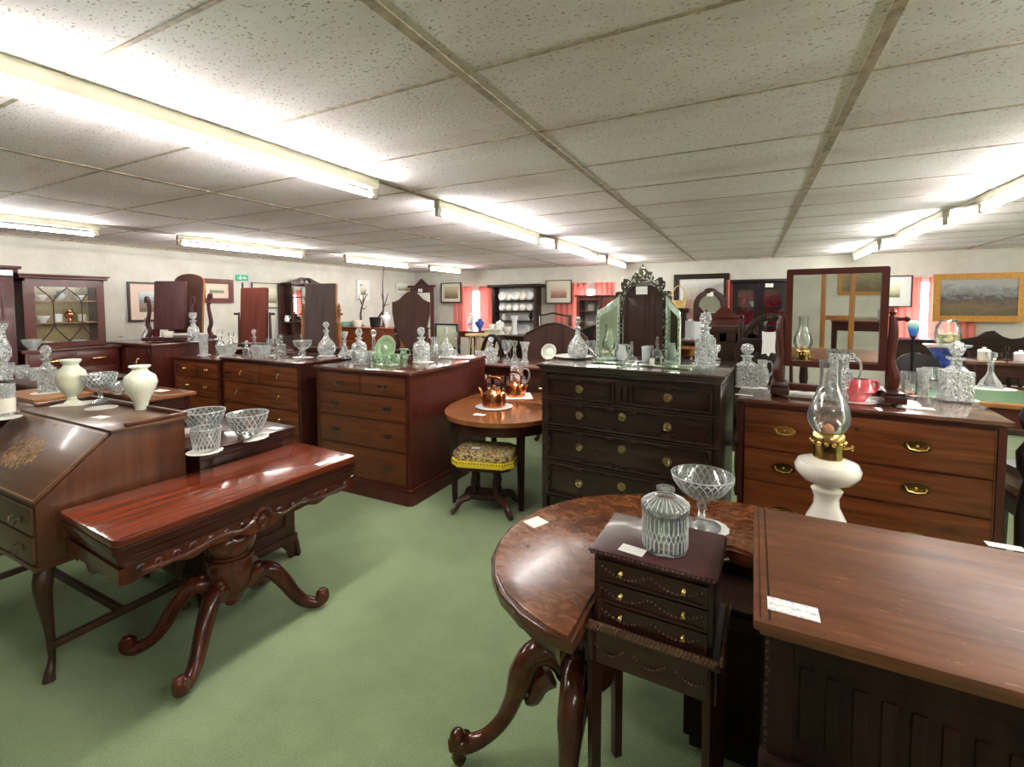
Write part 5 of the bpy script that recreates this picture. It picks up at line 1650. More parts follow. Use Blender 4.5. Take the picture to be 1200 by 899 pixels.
def basket():
    p = Vector((-1.47, 4.50, ZE))
    t = thing('wicker_basket', 'white wicker basket beside the dark chest top left corner', 'basket', p)
    m = MB(); m.lathe([(0, 0), (.10, 0), (.13, .08), (.125, .10), (.12, .08), (.09, .01), (0, .01)], (0, 0, 0), 20, 1, .7); m.build('body', 'doily_white', t)
    m = MB(); m.tube([(-.12, 0, .09), (-.09, 0, .18), (0, 0, .22), (.09, 0, .18), (.12, 0, .09)], .008, 6, smoothn=3); m.build('handle', 'doily_white', t)
basket()
def low_chair():
    t = thing('low_chair', 'low red-brown upholstered chair on carved legs, between dining table and dark chest', 'chair', (-2.05, 5.36, 0), R(5))
    m = MB(); m.box(-.26, .26, -.24, .24, .36, .46, .05); m.build('seat', 'board_red', t)
    for sx in (-1, 1):
        for sy in (-1, 1):
            m = MB(); m.tube([(sx * .22, sy * .2, .38), (sx * .25, sy * .23, .25), (sx * .21, sy * .19, .1), (sx * .25, sy * .23, 0)], [.035, .032, .02, .03], 8, smoothn=3); m.build('leg', 'mahogany_dark', t)
low_chair()

# ---- dark geometric chest
def dark_chest():
    W, D, H = 1.15, .72, 1.24
    t = thing('chest_of_drawers', 'near-black geometric moulded chest with round brass pulls, triple mirror on top', 'chest of drawers', (-1.285, 2.995, 0), R(-4), 'chests of drawers')
    m = MB(); m.box(.0, W, .02, D, .14, H - .05, .003); m.box(0, .035, 0, .02, .14, H - .05); m.box(W - .035, W, 0, .02, .14, H - .05); m.build('carcass', 'oak_chest', t)
    m = MB(); m.box(-.03, W + .025, -.03, D + .02, H - .022, H, .007); m.box(-.018, W + .014, -.018, D + .01, H - .04, H - .022, .008); m.box(-.006, W + .006, -.008, D, H - .06, H - .04, .004); m.build('top', 'oak_chest_top', t)
    zs = [H - .068, H - .235, H - .425, H - .665, H - .92]
    for i in range(4):
        z1, z0 = zs[i] - .012, zs[i + 1]
        m = MB(); m.box(.0, W, -.012, .01, z0 - .012, z0 - .001, .004); m.build('rail', 'oak_chest', t)
        cells = ((.04, W / 2 - .05), (W / 2 + .05, W - .04)) if i == 0 else ((.04, W - .04),)
        m = MB(); m.box(.038, W - .038, -.002, .02, z0 + .003, z1, .002)
        for a, b in cells:
            m.ring(rr4(a, b, z0 + .006, z1 - .004), rr4(a + .016, b - .016, z0 + .022, z1 - .02), -.016, -.002, 'xz')
            m.ring(rr4(a + .026, b - .026, z0 + .032, z1 - .030), rr4(a + .032, b - .032, z0 + .038, z1 - .036), -.010, -.002, 'xz')
        if i == 0:
            for xx in (W / 2 - .035, W / 2 + .005):
                m.box(xx, xx + .03, -.016, -.002, z0 + .03, z1 - .03, .004)
        mo = m
        zc = (z0 + z1) / 2
        hh = (z1 - z0)
        for fx in (.24, .74):
            x = W * fx
            mo.prism([(x - .040, z0 + .012), (x + .040, z0 + .012), (x + .026, z0 + .036), (x - .026, z0 + .036)], -.020, -.004, 'xz', .003)
            mo.prism([(x - .026, z1 - .034), (x + .026, z1 - .034), (x + .040, z1 - .010), (x - .040, z1 - .010)], -.020, -.004, 'xz', .003)
        if i > 0:
            for s in (-1, 1):
                x = W / 2
                mo.prism([(x + s * .05, z0 + .012), (x + s * .11, z0 + .012), (x + s * .09, z0 + .034), (x + s * .06, z0 + .034)], -.018, -.004, 'xz', .003)
                mo.prism([(x + s * .05, z1 - .010), (x + s * .11, z1 - .010), (x + s * .09, z1 - .032), (x + s * .06, z1 - .032)], -.018, -.004, 'xz', .003)
                e = W / 2 + s * (W / 2 - .07)
                mo.box(min(e, e + s * .03), max(e, e + s * .03), -.016, -.004, zc - hh * .24, zc - hh * .08, .003)
                mo.box(min(e, e + s * .03), max(e, e + s * .03), -.016, -.004, zc + hh * .06, zc + hh * .22, .003)
        if i == 2:
            for s in (-1, 1):
                for q in (.30, .40):
                    x = W / 2 + s * q * W * .5
                    mo.prism([(x - .05, zc - .02), (x, zc - .045), (x + .05, zc - .02), (x, zc + .004)], -.012, -.004, 'xz', .002)
        dr = mo.build('drawer', 'oak_chest', t)
        for fx in (.245, .745):
            handle('rosette', 1.05, 'brass_dull', (W * fx, -.004, zc), dr)
        if i > 0:
            e = MB(); e.lathe([(.008, -.012), (.014, -.010), (.026, -.008), (.028, -.004)], (W / 2, 0, zc + hh * .14), 18, axis='y'); e.sphere((W / 2, -.010, zc + hh * .14), .009); e.build('escutcheon', 'brass_dull', dr)
    for fx in (.08, W - .08):
        for fy in (.08, D - .08):
            m = MB(); m.lathe([(0, 0), (.035, 0), (.055, .035), (.05, .08), (.03, .11), (.04, .14)], (fx, fy, 0), 14); m.build('foot', 'oak_chest', t)
dark_chest()
ZDC = 1.24
GD = 'things on the near-black chest'
stand_plate(644, 422, ZDC, 19, 'small white plate with green centre at left end of near-black chest', 'green_china', 'china', -18)
p = at(672, 419, ZDC)
m = MB(); m.lathe([(0, 0), (.13, 0), (.15, .014), (.14, .016), (0, .006)], (0, 0, 0), 28); o = m.build('round_tray', 'white_china'); o.location = p + Vector((0, 0, .0004)); tag(o, 'white round dish under the globe decanter on near-black chest', 'dish', GD)
pput('globe', 677, 420, ZDC + .007, 49, 24, 'large globe-shaped cut decanter at left of the triple mirror', 'crystal_cut', GD, rz=0)
pput('goblet', 692, 419, ZDC, 20, 11, 'small clear glass right of the globe decanter', 'crystal', GD)
pput('jug', 700, 417, ZDC, 17, 9, 'tiny clear jug at left foot of the triple mirror', 'crystal', GD)
card(at(694, 429, ZDC), .075, .04, 'white card at front of near-black chest left of triple mirror', R(-4))
pput('bellglass', 740, 431, ZDC, 31, 21, 'clear glass bell standing in front of the triple mirror', 'crystal', GD)
pput('tumbler', 757, 424, ZDC + .016, 18, 11, 'frosted tumbler on the triple mirror base', 'frosted', GD)
pput('jug', 729, 422, ZDC + .016, 18, 14, 'frosted jug with pointed lip on mirror base, left of tumbler', 'frosted', GD)
pput('globe', 770, 420, ZDC + .016, 22, 14, 'small cut-glass pot with stopper on mirror base, right of tumbler', 'crystal_cut', GD)
pput('cube', 764, 428, ZDC + .001, 8, 6, 'tiny white tag block in front of the frosted tumbler', 'paper', GD, 'price_tag', 'price card')
pput('square', 826, 427, ZDC, 62, 24, 'square cut-glass decanter with tall stopper at right end of near-black chest', 'crystal_cut', GD, rz=.1)
doily(at(827, 427, ZDC), .085, 'white lace doily under the square decanter on near-black chest', 'doily_white')
pput('goblet', 840, 421, ZDC, 17, 9, 'small cut-glass goblet behind the square decanter on near-black chest', 'crystal_cut', GD)

def triple_mirror():
    p = at(748, 428, ZDC)
    pl, pr_ = at(703, 424, ZDC), at(797, 432, ZDC)
    s = depth(p) / FPX
    t = thing('triple_mirror', 'green-tinted triple dressing mirror with pale patterned arched crest on the near-black chest', 'mirror', (p.x, p.y + .12, ZDC), R(-8))
    w = 58 * s / 2
    H0 = .016
    zs = 62 * s + .03
    crest = 117 * s
    m = MB(); m.box(-w - .12, w + .20, -.20, .04, .001, .014, .003); m.build('base', 'mirror_green', t)
    def arch(k, hz=0):
        pts = [(-w + k, H0), (w - k, H0)]
        for i in range(21):
            a = PI * i / 20
            pts.append(((w - k) * math.cos(a), zs + .012 + (w - k) * 1.12 * math.sin(a)))
        return pts
    m = MB(); m.prism(arch(.0), .0, .012, 'xz'); m.build('backing', 'oak_black', t)
    m = MB(); m.prism(arch(.026), -.005, -.001, 'xz'); m.build('mirror_glass', 'mirror', t)
    m = MB(); m.ring(arch(.0), arch(.026), -.008, .0, 'xz'); m.build('etched_border', 'etched_mirror', t)
    m = MB(); m.ring(arch(.024), arch(.028), -.010, -.004, 'xz'); m.ring(arch(-.001), arch(.003), -.010, -.004, 'xz'); m.build('bevel', 'mirror_green', t)
    m = MB()
    za = zs + .012
    for sg in (-1, 1):
        for a0, l, wd in ((18, .30, .13), (48, .32, .15), (74, .26, .12)):
            a = R(a0)
            bx, bz = sg * w * math.cos(a), za + w * 1.12 * math.sin(a)
            tx, tz = -math.sin(a) * sg, math.cos(a) * 1.12
            nx, nz = math.cos(a) * sg, math.sin(a)
            pts = []
            L = w * l * 1.6
            B = w * wd * 2.0
            for u, v in ((-1, .0), (-.8, .55), (-.35, 1.0), (.05, .85), (.35, 1.1), (.75, .8), (1, .05)):
                pts.append((bx + tx * L * .5 * u + nx * B * v, bz + tz * L * .5 * u + nz * B * v))
            m.prism(pts, -.006, .006, 'xz')
    top = za + w * 1.12
    m.prism([(-w * .36, top + .02), (-w * .16, top), (w * .16, top), (w * .36, top + .02), (w * .40, top + .045), (w * .22, top + .05), (w * .12, top + .075), (0, top + .10), (-w * .12, top + .075), (-w * .22, top + .05), (-w * .40, top + .045)], -.006, .006, 'xz')
    m.build('crest', 'etched_mirror', t)
    for sg, wing, name in ((-1, .165, 'left'), (1, .15, 'right')):
        ang = R(38) * (1 if sg > 0 else -1)
        hz = zs + .02
        o = [(0, H0), (wing, H0), (wing, hz * .80), (wing * .92, hz * .90), (wing * .55, hz * .98), (0, hz * 1.16)]
        i_ = [(.02, H0 + .02), (wing - .02, H0 + .02), (wing - .02, hz * .76), (wing * .8, hz * .82), (wing * .5, hz * .88), (.02, hz * 1.0)]
        Mx = Matrix.Translation((sg * w, -.004, 0)) @ Matrix.Rotation(-ang * 1.0, 4, 'Z')
        if sg < 0:
            Mx = Mx @ Matrix.Scale(-1, 4, (1, 0, 0))
        m = MB(); m.prism(o, -.003, .003, 'xz'); m.move(Mx); wg = m.build('wing', 'mirror_green', t)
        m = MB(); m.ring(o, i_, -.007, -.002, 'xz'); m.prism([(0, hz * 1.16), (0, hz * 1.02), (wing * .5, hz * .88), (wing * .55, hz * .98)], -.006, -.002, 'xz'); m.move(Mx); m.build('wing_border', 'pale_edge', wg)
        m = MB()
        for k in range(9):
            z = H0 + .03 + (hz * .72 - .03) * k / 8
            m.prism([(.006, z), (.010, z + .012), (.014, z), (.010, z - .012)], -.009, -.006, 'xz')
            m.prism([(wing - .014, z), (wing - .010, z + .012), (wing - .006, z), (wing - .010, z - .012)], -.009, -.006, 'xz')
        m.move(Mx); m.build('etching', 'etched_mirror', wg)
    c = MB(); c.box(-.045, .035, -.0075, -.0055, zs + w * .55, zs + w * .55 + .055); c.build('paper_note', 'paper', t)
triple_mirror()

# ---- chest with oval brasses on the right
chest('chest_of_drawers', 'wide mahogany chest with oval brass handles behind the oil lamp', 'chest of drawers', (-.045, 3.085), R(-4), 1.15, .56, 1.09,
      [(1.2, 1), (.95, 1), (1.6, 1), (.65, 1)], 'rich_mahogany', 'mahogany_side', 'mahogany_top', 'oval', 1.0, 'brass', 'bracket', .02, .022, .03, 'chests of drawers', True, hfr=(.19, .73))
ZC2 = 1.09
GR = 'glassware on the chest with oval handles'
pput('square', 875, 452, ZC2, 50, 26, 'square cut-glass decanter with ball stopper at left end of wide chest', 'crystal_fine', GR, rz=.05)
pput('jug', 893, 452, ZC2, 30, 17, 'cut-glass jug touching the ball-stopper square decanter', 'crystal_fine', GR, rz=0)
doily(at(880, 454, ZC2), .10, 'white lace doily under the square decanter and jug on wide chest', 'doily_white', .6)
card(at(872, 463, ZC2), .10, .03, 'white paper slip on left front edge of the wide chest', R(-4))
doily(at(985, 466, ZC2), .36, 'long yellowed lace runner under the dressing mirror on wide chest', 'doily', .28, 14, R(-4), square=True)
pput('jug', 983, 448, ZC2, 54, 36, 'large clear glass jug behind the pink-red jug, in front of the dressing mirror', 'crystal_cut', GR, rz=-.2, y=3.24)
def sauce_boat():
    p = at(1003, 471, ZC2)
    s = depth(p) / FPX
    t = thing('pink_glass_jug', 'pink-red glass cream jug on white saucer in front of the dressing mirror', 'jug', p + Vector((0, 0, .001)), R(5))
    m = MB(); m.lathe([(0, 0), (19 * s, 0), (21 * s, .006), (0, .004)], (0, 0, 0), 24); m.build('saucer', 'white_china', t)
    m = MB(); m.lathe([(0, .006), (8 * s, .006), (12 * s, 8 * s), (17 * s, 13 * s), (15 * s, 20 * s), (12 * s, 27 * s), (11 * s, 27 * s), (13 * s, 19 * s), (14 * s, 13 * s), (0, 9 * s)], (0, 0, 0), 20, 1.1, .8); m.build('body', 'pink_glass', t)
    m = MB(); m.tube([(10 * s, 0, 24 * s), (19 * s, 0, 25 * s), (20 * s, 0, 17 * s), (14 * s, 0, 12 * s)], 2 * s, 8, smoothn=3); m.build('handle', 'pink_glass', t)
    m = MB(); m.tube([(-10 * s, 0, 18 * s), (-17 * s, 0, 21 * s), (-21 * s, 0, 27 * s)], [5 * s, 4 * s, 2.5 * s], 8, smoothn=2); m.build('spout', 'pink_glass', t)
sauce_boat()
pput('pot', 1066, 462, ZC2, 26, 24, 'clear glass box-shaped jar right of the dressing mirror', 'crystal', GR)
pput('tumbler', 1081, 464, ZC2, 32, 17, 'tall cut tumbler between box-shaped jar and big square decanter', 'crystal_fine', GR)
pput('square', 1119, 469, ZC2, 70, 36, 'big square cut-glass decanter near right end of wide chest', 'crystal_fine', GR, rz=.02)
doily(at(1119, 468, ZC2), .105, 'scalloped lace doily under the big square decanter', 'doily', .75)
card(at(1072, 478, ZC2), .16, .06, 'white glossy leaflet lying at right of the wide chest', R(-4))
# dressing mirror on it
def dressing():
    pb = at(985, 459, ZC2)
    y = 3.32
    L, Rr = aty(920, 400, y), aty(1039, 400, y)
    zt = aty(980, 314, y).z
    zb = aty(980, 432, y).z
    w = Rr.x - L.x
    cx = (L.x + Rr.x) / 2
    t = thing('dressing_mirror', 'large rectangular mahogany swing mirror facing the camera on the wide chest', 'mirror', (cx, y, ZC2), R(-3), 'swing dressing mirrors')
    z0, h = zb - ZC2, zt - zb
    rot = Matrix.Translation((0, 0, z0 + h / 2)) @ Matrix.Rotation(R(2.5), 4, 'X') @ Matrix.Translation((0, 0, -(z0 + h / 2)))
    O = [(x, z + z0 + h / 2) for x, z in rrect(-w / 2, w / 2, -h / 2, h / 2, .012)]
    I = [(x, z + z0 + h / 2) for x, z in rrect(-w / 2 + .036, w / 2 - .036, -h / 2 + .036, h / 2 - .036, .004)]
    m = MB(); m.ring(O, I, -.014, .016, 'xz'); m.move(rot); m.build('mirror_frame', 'mahogany_side', t)
    m = MB(); m.prism([(x * 1.01, z) for x, z in I], .0, .006, 'xz'); m.move(rot); m.build('mirror_glass', 'mirror', t)
    m = MB(); m.prism(I, .007, .013, 'xz'); m.move(rot); m.build('back_board', 'board_brown', t)
    for sg in (-1, 1):
        xx = sg * (w / 2 + .022)
        ph = z0 + h * .52
        m = MB(); m.tube([(xx, 0, .07), (xx + sg * .012, 0, .14), (xx - sg * .004, 0, .24), (xx + sg * .006, 0, ph * .8), (xx, 0, ph)], [.030, .034, .022, .024, .016], 8, smoothn=4)
        m.lathe([(.02, ph), (.012, ph + .012), (.02, ph + .025), (0, ph + .05)], (xx, 0, 0), 10)
        q = m.build('post', 'mahogany_side', t)
        k = MB(); k.tube([(xx, 0, z0 + h * .5), (xx + sg * .05, 0, z0 + h * .5)], [.012, .010], 8); k.sphere((xx + sg * .062, 0, z0 + h * .5), .016); k.build('knob', 'mahogany_dark', q)
        f = MB(); f.box(xx - .05, xx + .05, -.15, .12, .014, .060, .010); f.box(xx - .045, xx + .045, -.14, .11, .060, .075, .006)
        for yy in (-.12, .09):
            f.sphere((xx, yy, .011), .017, sz=.6)
        f.build('foot', 'mahogany_dark', t)
    m = MB(); m.box(-w / 2 - .01, w / 2 + .01, -.03, .03, .03, .07, .006); m.build('crossbar', 'mahogany_side', t)
dressing()

# ---- leather-topped desk behind, at right
def leather_desk():
    t = thing('leather_top_desk', 'desk with green leather top behind the wide chest at right', 'desk', (1.02, 4.10, 0), R(-3))
    W, D, H = 1.15, .72, 1.0
    m = MB(); m.box(0, W, 0, D, H - .03, H, .006); m.build('desktop', 'golden', t)
    m = MB(); m.box(.06, W - .06, .06, D - .06, H - .0005, H + .001); m.build('leather', 'leather_green', t)
    m = MB(); m.box(.03, W - .03, .03, D - .03, H - .16, H - .03); m.build('apron', 'mahogany_side', t)
    for x in (.05, W - .05):
        for y in (.05, D - .05):
            m = MB(); m.lathe([(.016, 0), (.022, .05), (.02, .1), (.034, .6), (.024, .68), (.038, .74), (.036, H - .15)], (x, y, 0), 12); m.build('leg', 'mahogany_side', t)
leather_desk()
ZLD = 1.001
p = at(1160, 456, ZLD)
pput('flask', 1160, 455, ZLD, 43, 32, 'wide-based ship decanter on the green leather desk', 'crystal', GR)
doily(at(1158, 455, ZLD), .16, 'white mat under the wide-based decanter on leather desk', 'doily_white', .7)
pput('comport', 1094, 443, ZLD, 24, 30, 'shallow stemmed glass dish left of the big square decanter', 'crystal', GR, y=4.6)
def newel():
    p = at(1197, 640, 0)
    q = aty(1196, 500, 3.0)
    t = thing('carved_post', 'black turned post at right edge beside the wide chest', 'post', (q.x + .05, 3.0, 0))
    m = MB(); m.box(-.05, .05, -.05, .05, 0, .35, .006); m.build('plinth', 'ebony', t)
    m = MB(); m.lathe([(.05, .35), (.035, .38), (.05, .45), (.055, .65), (.04, .78), (.03, .82), (.055, .87), (.06, .95), (.035, 1.0), (.03, 1.04), (.05, 1.08), (.055, 1.12), (.04, 1.17), (0, 1.19)], (0, 0, 0), 18); m.build('shaft', 'ebony', t)
    m = MB(); m.sphere((0, 0, 1.225), .04); m.build('finial', 'grey_metal', t)
newel()
for i, (dz, hh, mt, lab) in enumerate(((0, .045, 'mount_pink', 'flat pinkish book lying at right edge, lowest of the stack'), (.047, .06, 'white_china', 'thick white book lying at right edge, middle of the stack'), (.109, .05, 'grey_metal', 'grey book lying at right edge, topmost of the stack'))):
    m = MB(); m.box(-.14, .14, -.20, .20, 0, hh, .006)
    o = m.build('book', mt); o.location = (1.42, 3.36, .62 + dz); o.rotation_euler = (0, 0, R(6 * i)); tag(o, lab, 'book', 'books at right edge')
simple_table('low_stool', 'low dark stool under the stacked books at right edge', 'stool', 1.25, 1.60, 3.12, 3.62, .62, 'oak_black', 'oak_black')

# ================================================================== LEFT WALL
def wardrobe():
    t = thing('wardrobe', 'tall dark red wardrobe cut off by the left edge of the photo', 'wardrobe', (XL + .02, 1.05, 0))
    D, W, H = .52, .86, 2.05
    m = MB(); m.box(0, D, 0, W, .08, H - .07, .004); m.build('carcass', 'plum_wood', t)
    m = MB(); m.box(0, D + .05, -.05, W + .05, H - .03, H, .008); m.box(0, D + .03, -.03, W + .03, H - .07, H - .03, .012); m.build('cornice', 'plum_wood', t)
    m = MB(); m.box(0, D + .02, -.02, W + .02, 0, .10, .01); m.build('plinth', 'plum_wood', t)
    for y0 in (.03, W / 2 + .005):
        m = MB(); y1 = y0 + W / 2 - .035
        m.box(D, D + .014, y0, y1, .14, H - .12, .003)
        m.ring([(y0 + .05, .25), (y1 - .05, .25), (y1 - .05, 1.45), (y0 + .05, 1.45)], [(y0 + .065, .265), (y1 - .065, .265), (y1 - .065, 1.435), (y0 + .065, 1.435)], D + .010, D + .024, 'yz')
        m.ring([(y0 + .05, 1.52), (y1 - .05, 1.52), (y1 - .05, H - .17), (y0 + .05, H - .17)], [(y0 + .065, 1.535), (y1 - .065, 1.535), (y1 - .065, H - .185), (y0 + .065, H - .185)], D + .010, D + .024, 'yz')
        d = m.build('door', 'plum_wood', t)
        k = MB(); k.sphere((D + .03, y1 - .02 if y0 < .1 else y0 + .02, 1.0), .014); k.build('knob', 'brass', d)
wardrobe()
o = card(Vector((XL + .02 + .545, 1.85, 1.90)), .09, .05, 'white ticket fixed to the cornice of the tall wardrobe at left edge', PI / 2, stand=True)
o.location.x = XL + .02 + .52 + .042; o.location.z = 1.955

def bookcase():
    y0, y1 = 2.02, 2.70
    t = thing('glazed_bookcase', 'mahogany bookcase with glazed astragal door against the left wall', 'bookcase', (XL + .02, y0, 0))
    W = y1 - y0
    zb, zt, D, Db = 1.20, 1.99, .36, .50
    m = MB(); m.box(0, Db, -.05, W + .06, .10, zb - .03, .004); m.box(0, Db + .03, -.08, W + .08, zb - .03, zb, .006); m.build('base_cabinet', 'mahogany_side', t)
    for k in range(2):
        m = MB(); m.box(Db, Db + .012, -.03 + k * (W / 2 + .04), -.03 + (k + 1) * (W / 2 + .04) - .015, zb - .20, zb - .05, .003); d = m.build('drawer', 'mahogany_side', t)
        h = MB(); h.tube([(Db + .012, k * (W / 2 + .04) + .10, zb - .12), (Db + .035, k * (W / 2 + .04) + .10, zb - .128), (Db + .035, k * (W / 2 + .04) + .22, zb - .128), (Db + .012, k * (W / 2 + .04) + .22, zb - .12)], .006, 6); h.build('handle', 'brass', d)
        m = MB(); m.box(Db, Db + .012, -.03 + k * (W / 2 + .04), -.03 + (k + 1) * (W / 2 + .04) - .015, .14, zb - .22, .003); m.build('door', 'mahogany_side', t)
    m = MB()
    m.box(0, D, 0, .02, zb, zt - .05); m.box(0, D, W - .02, W, zb, zt - .05); m.box(0, .012, .02, W - .02, zb, zt - .05); m.box(0, D, 0, W, zt - .08, zt - .05)
    m.build('carcass', 'mahogany_side', t)
    m = MB(); m.box(0, D + .03, -.03, W + .03, zt - .05, zt - .02, .01); m.box(0, D + .045, -.045, W + .045, zt - .02, zt, .006); m.build('cornice', 'mahogany_side', t)
    for z in (1.46, 1.70):
        m = MB(); m.box(.012, D - .03, .02, W - .02, z, z + .014); m.build('shelf', 'golden', t)
    m = MB(); m.box(.012, .016, .02, W - .02, zb, zt - .08); m.build('back_panel', 'cream_cane', t)
    m = MB()
    a, b = .02, W - .02
    m.ring([(a, zb + .01), (b, zb + .01), (b, zt - .08), (a, zt - .08)], [(a + .07, zb + .06), (b - .05, zb + .06), (b - .05, zt - .13), (a + .07, zt - .13)], D - .02, D, 'yz')
    d = m.build('door', 'mahogany_side', t)
    a, b, z0, z1 = a + .07, b - .05, zb + .06, zt - .13
    wv = b - a
    m = MB()
    y3, y7 = a + wv * .28, a + wv * .74
    m.tube([(D - .006, y3, z0 + .20), (D - .006, y3, z1 - .17)], .006, 6)
    m.tube([(D - .006, y7, z0 + .20), (D - .006, y7, z1 - .17)], .006, 6)
    for yc, za, zb_, dz in ((y3, z1 - .17, z1, 1), (y7, z1 - .17, z1, 1), (y3, z0 + .20, z0, -1), (y7, z0 + .20, z0, -1)):
        for s in (-1, 1):
            ye = yc + s * wv * .24
            if ye < a - .02 or ye > b + .05:
                ye = min(max(ye, a), b)
            m.tube([(D - .006, yc, za), (D - .006, yc + s * .02, za + (zb_ - za) * .3), (D - .006, (yc + ye) / 2, za + (zb_ - za) * .6), (D - .006, ye, zb_)], .006, 6, smoothn=3)
    m.build('glazing_bars', 'mahogany_dark', d)
    m = MB(); m.box(D - .010, D - .008, a, b, z0, z1); m.build('pane', 'pane', d)
    return t
bookcase()
def shelf_china(spec):
    for kind, x, y, z, h, w, mat, lab in spec:
        put(kind, (x, y, z), h, lab, mat, w, 'china inside the glazed bookcase', 'china_cup' if kind == 'tumbler' else 'china_bowl', 'china')
bx = XL + .02
shelf_china([
    ('bowl', bx + .18, 2.22, 1.475, .07, .12, 'white_china', 'white china bowl at left on middle shelf of glazed bookcase'),
    ('tumbler', bx + .2, 2.34, 1.475, .09, .08, 'white_china', 'white cup left of centre on the middle shelf of glazed bookcase'),
    ('urn', bx + .18, 2.45, 1.475, .14, .10, 'copper', 'copper-coloured pot at centre of middle shelf of glazed bookcase'),
    ('tumbler', bx + .2, 2.55, 1.475, .08, .08, 'china', 'cream cup at right on middle shelf of glazed bookcase'),
    ('bowl', bx + .18, 2.22, 1.715, .06, .12, 'china', 'cream china bowl at left on top shelf of glazed bookcase'),
    ('jug', bx + .18, 2.38, 1.715, .10, .10, 'grey_metal', 'dark jug in the middle of top shelf of glazed bookcase'),
    ('bowl', bx + .18, 2.55, 1.715, .06, .12, 'white_china', 'white bowl at right on top shelf of glazed bookcase'),
    ('bowl', bx + .18, 2.24, 1.202, .06, .13, 'china', 'cream bowl at left on the lowest shelf of glazed bookcase'),
    ('bowl', bx + .18, 2.52, 1.202, .06, .13, 'white_china', 'white bowl at right on the lowest shelf of glazed bookcase')])
p = Vector((XL + .47, 2.04, 1.20))
put('bowl', p, .11, 'cut-glass footed bowl standing before the glazed bookcase', 'crystal_cut', .16, 'glassware on show')

def LW(px, py):
    return atx(px, py, XL)
def BW(px, py):
    return aty(px, py, YB)
picture('large pale-mounted hunting print in thin brown frame, left wall nearest the bookcase', 'left', LW(148, 330), LW(216, 375.5), 'oak_dark', 'mount_pink', 'art_hunt', .025, .10)
picture('small landscape in a wide brown wood frame, left of the exit sign', 'left', LW(233, 326), LW(273, 355), 'board_red', 'mount_pink', 'art_small', .07, .07)
picture('pale green landscape print in thin black frame, right of exit sign', 'left', LW(294, 331), LW(329, 361), 'black', 'mount_cream', 'art_pale', .012, .07)
picture('unframed faint print on the left wall behind the dry branches', 'left', LW(417, 328), LW(433, 352), 'mount_white', 'mount_white', 'art_pale', .01, .10)
picture('small picture near the far left corner, above the narrow red wall cabinet', 'left', LW(463, 331), LW(481, 344), 'mount_cream', 'mount_white', 'art_pale', .012, .05)
picture('small sepia print in black frame, right of the room corner', 'back', BW(520, 332), BW(543.5, 354.5), 'black', 'mount_cream', 'art_sepia', .018, .07, off=.09)
picture('small print with brown deer in black frame, right of the plate rack', 'back', BW(642, 329), BW(672, 355.5), 'black', 'mount_cream', 'art_red', .016, .09, off=.09)
picture('large picture in dark frame with white mount, behind the arched mirror', 'back', BW(790, 322), BW(854, 385), 'oak_black', 'mount_white', 'art_brown', .09, .07)
picture('white-mounted print in thin black frame, right of the dressing mirror', 'back', BW(1026, 324), BW(1066, 360), 'black', 'mount_white', 'art_pale', .016, .13, off=.09)
picture('large oil painting in heavy gilt frame at upper right', 'back', BW(1091, 322), BW(1197, 377.5), 'gilt', 'gilt', 'art_oil', .085, .0, off=.09)
t = thing('exit_sign', 'small green exit sign with white running figure on the left wall', 'sign', (XL, (LW(276, 323).y + LW(290, 329).y) / 2, LW(283, 329).z), PI / 2)
w = abs(LW(276, 323).y - LW(290, 329).y)
m = MB(); m.box(-w / 2, w / 2, -.02, -.002, 0, .09, .003); m.build('sign_panel', 'sign_green', t)
m = MB()
m.sphere((-.03, -.021, .068), .009, 1, .3, 1)
m.tube([(-.03, -.021, .058), (-.036, -.021, .038), (-.055, -.021, .022)], .005, 5); m.tube([(-.036, -.021, .038), (-.020, -.021, .028), (-.024, -.021, .012)], .005, 5); m.tube([(-.03, -.021, .054), (-.014, -.021, .044)], .004, 5); m.tube([(-.03, -.021, .054), (-.05, -.021, .046)], .004, 5)
m.prism([(.01, .036), (.04, .036), (.04, .024), (.062, .045), (.04, .066), (.04, .054), (.01, .054)], -.022, -.0195, 'xz')
m.build('running_figure', 'white_plastic', t)
m = MB(); m.lathe([(.14, 0), (.14, .015), (.02, .03), (.014, .06), (.014, 1.98), (0, 1.99)], (0, 0, 0), 12)
o = m.build('hat_stand_pole', 'black'); o.location = (XL + .45, LW(283, 340).y * .94, 0); tag(o, 'thin black pole standing just below the green exit sign', 'pole')

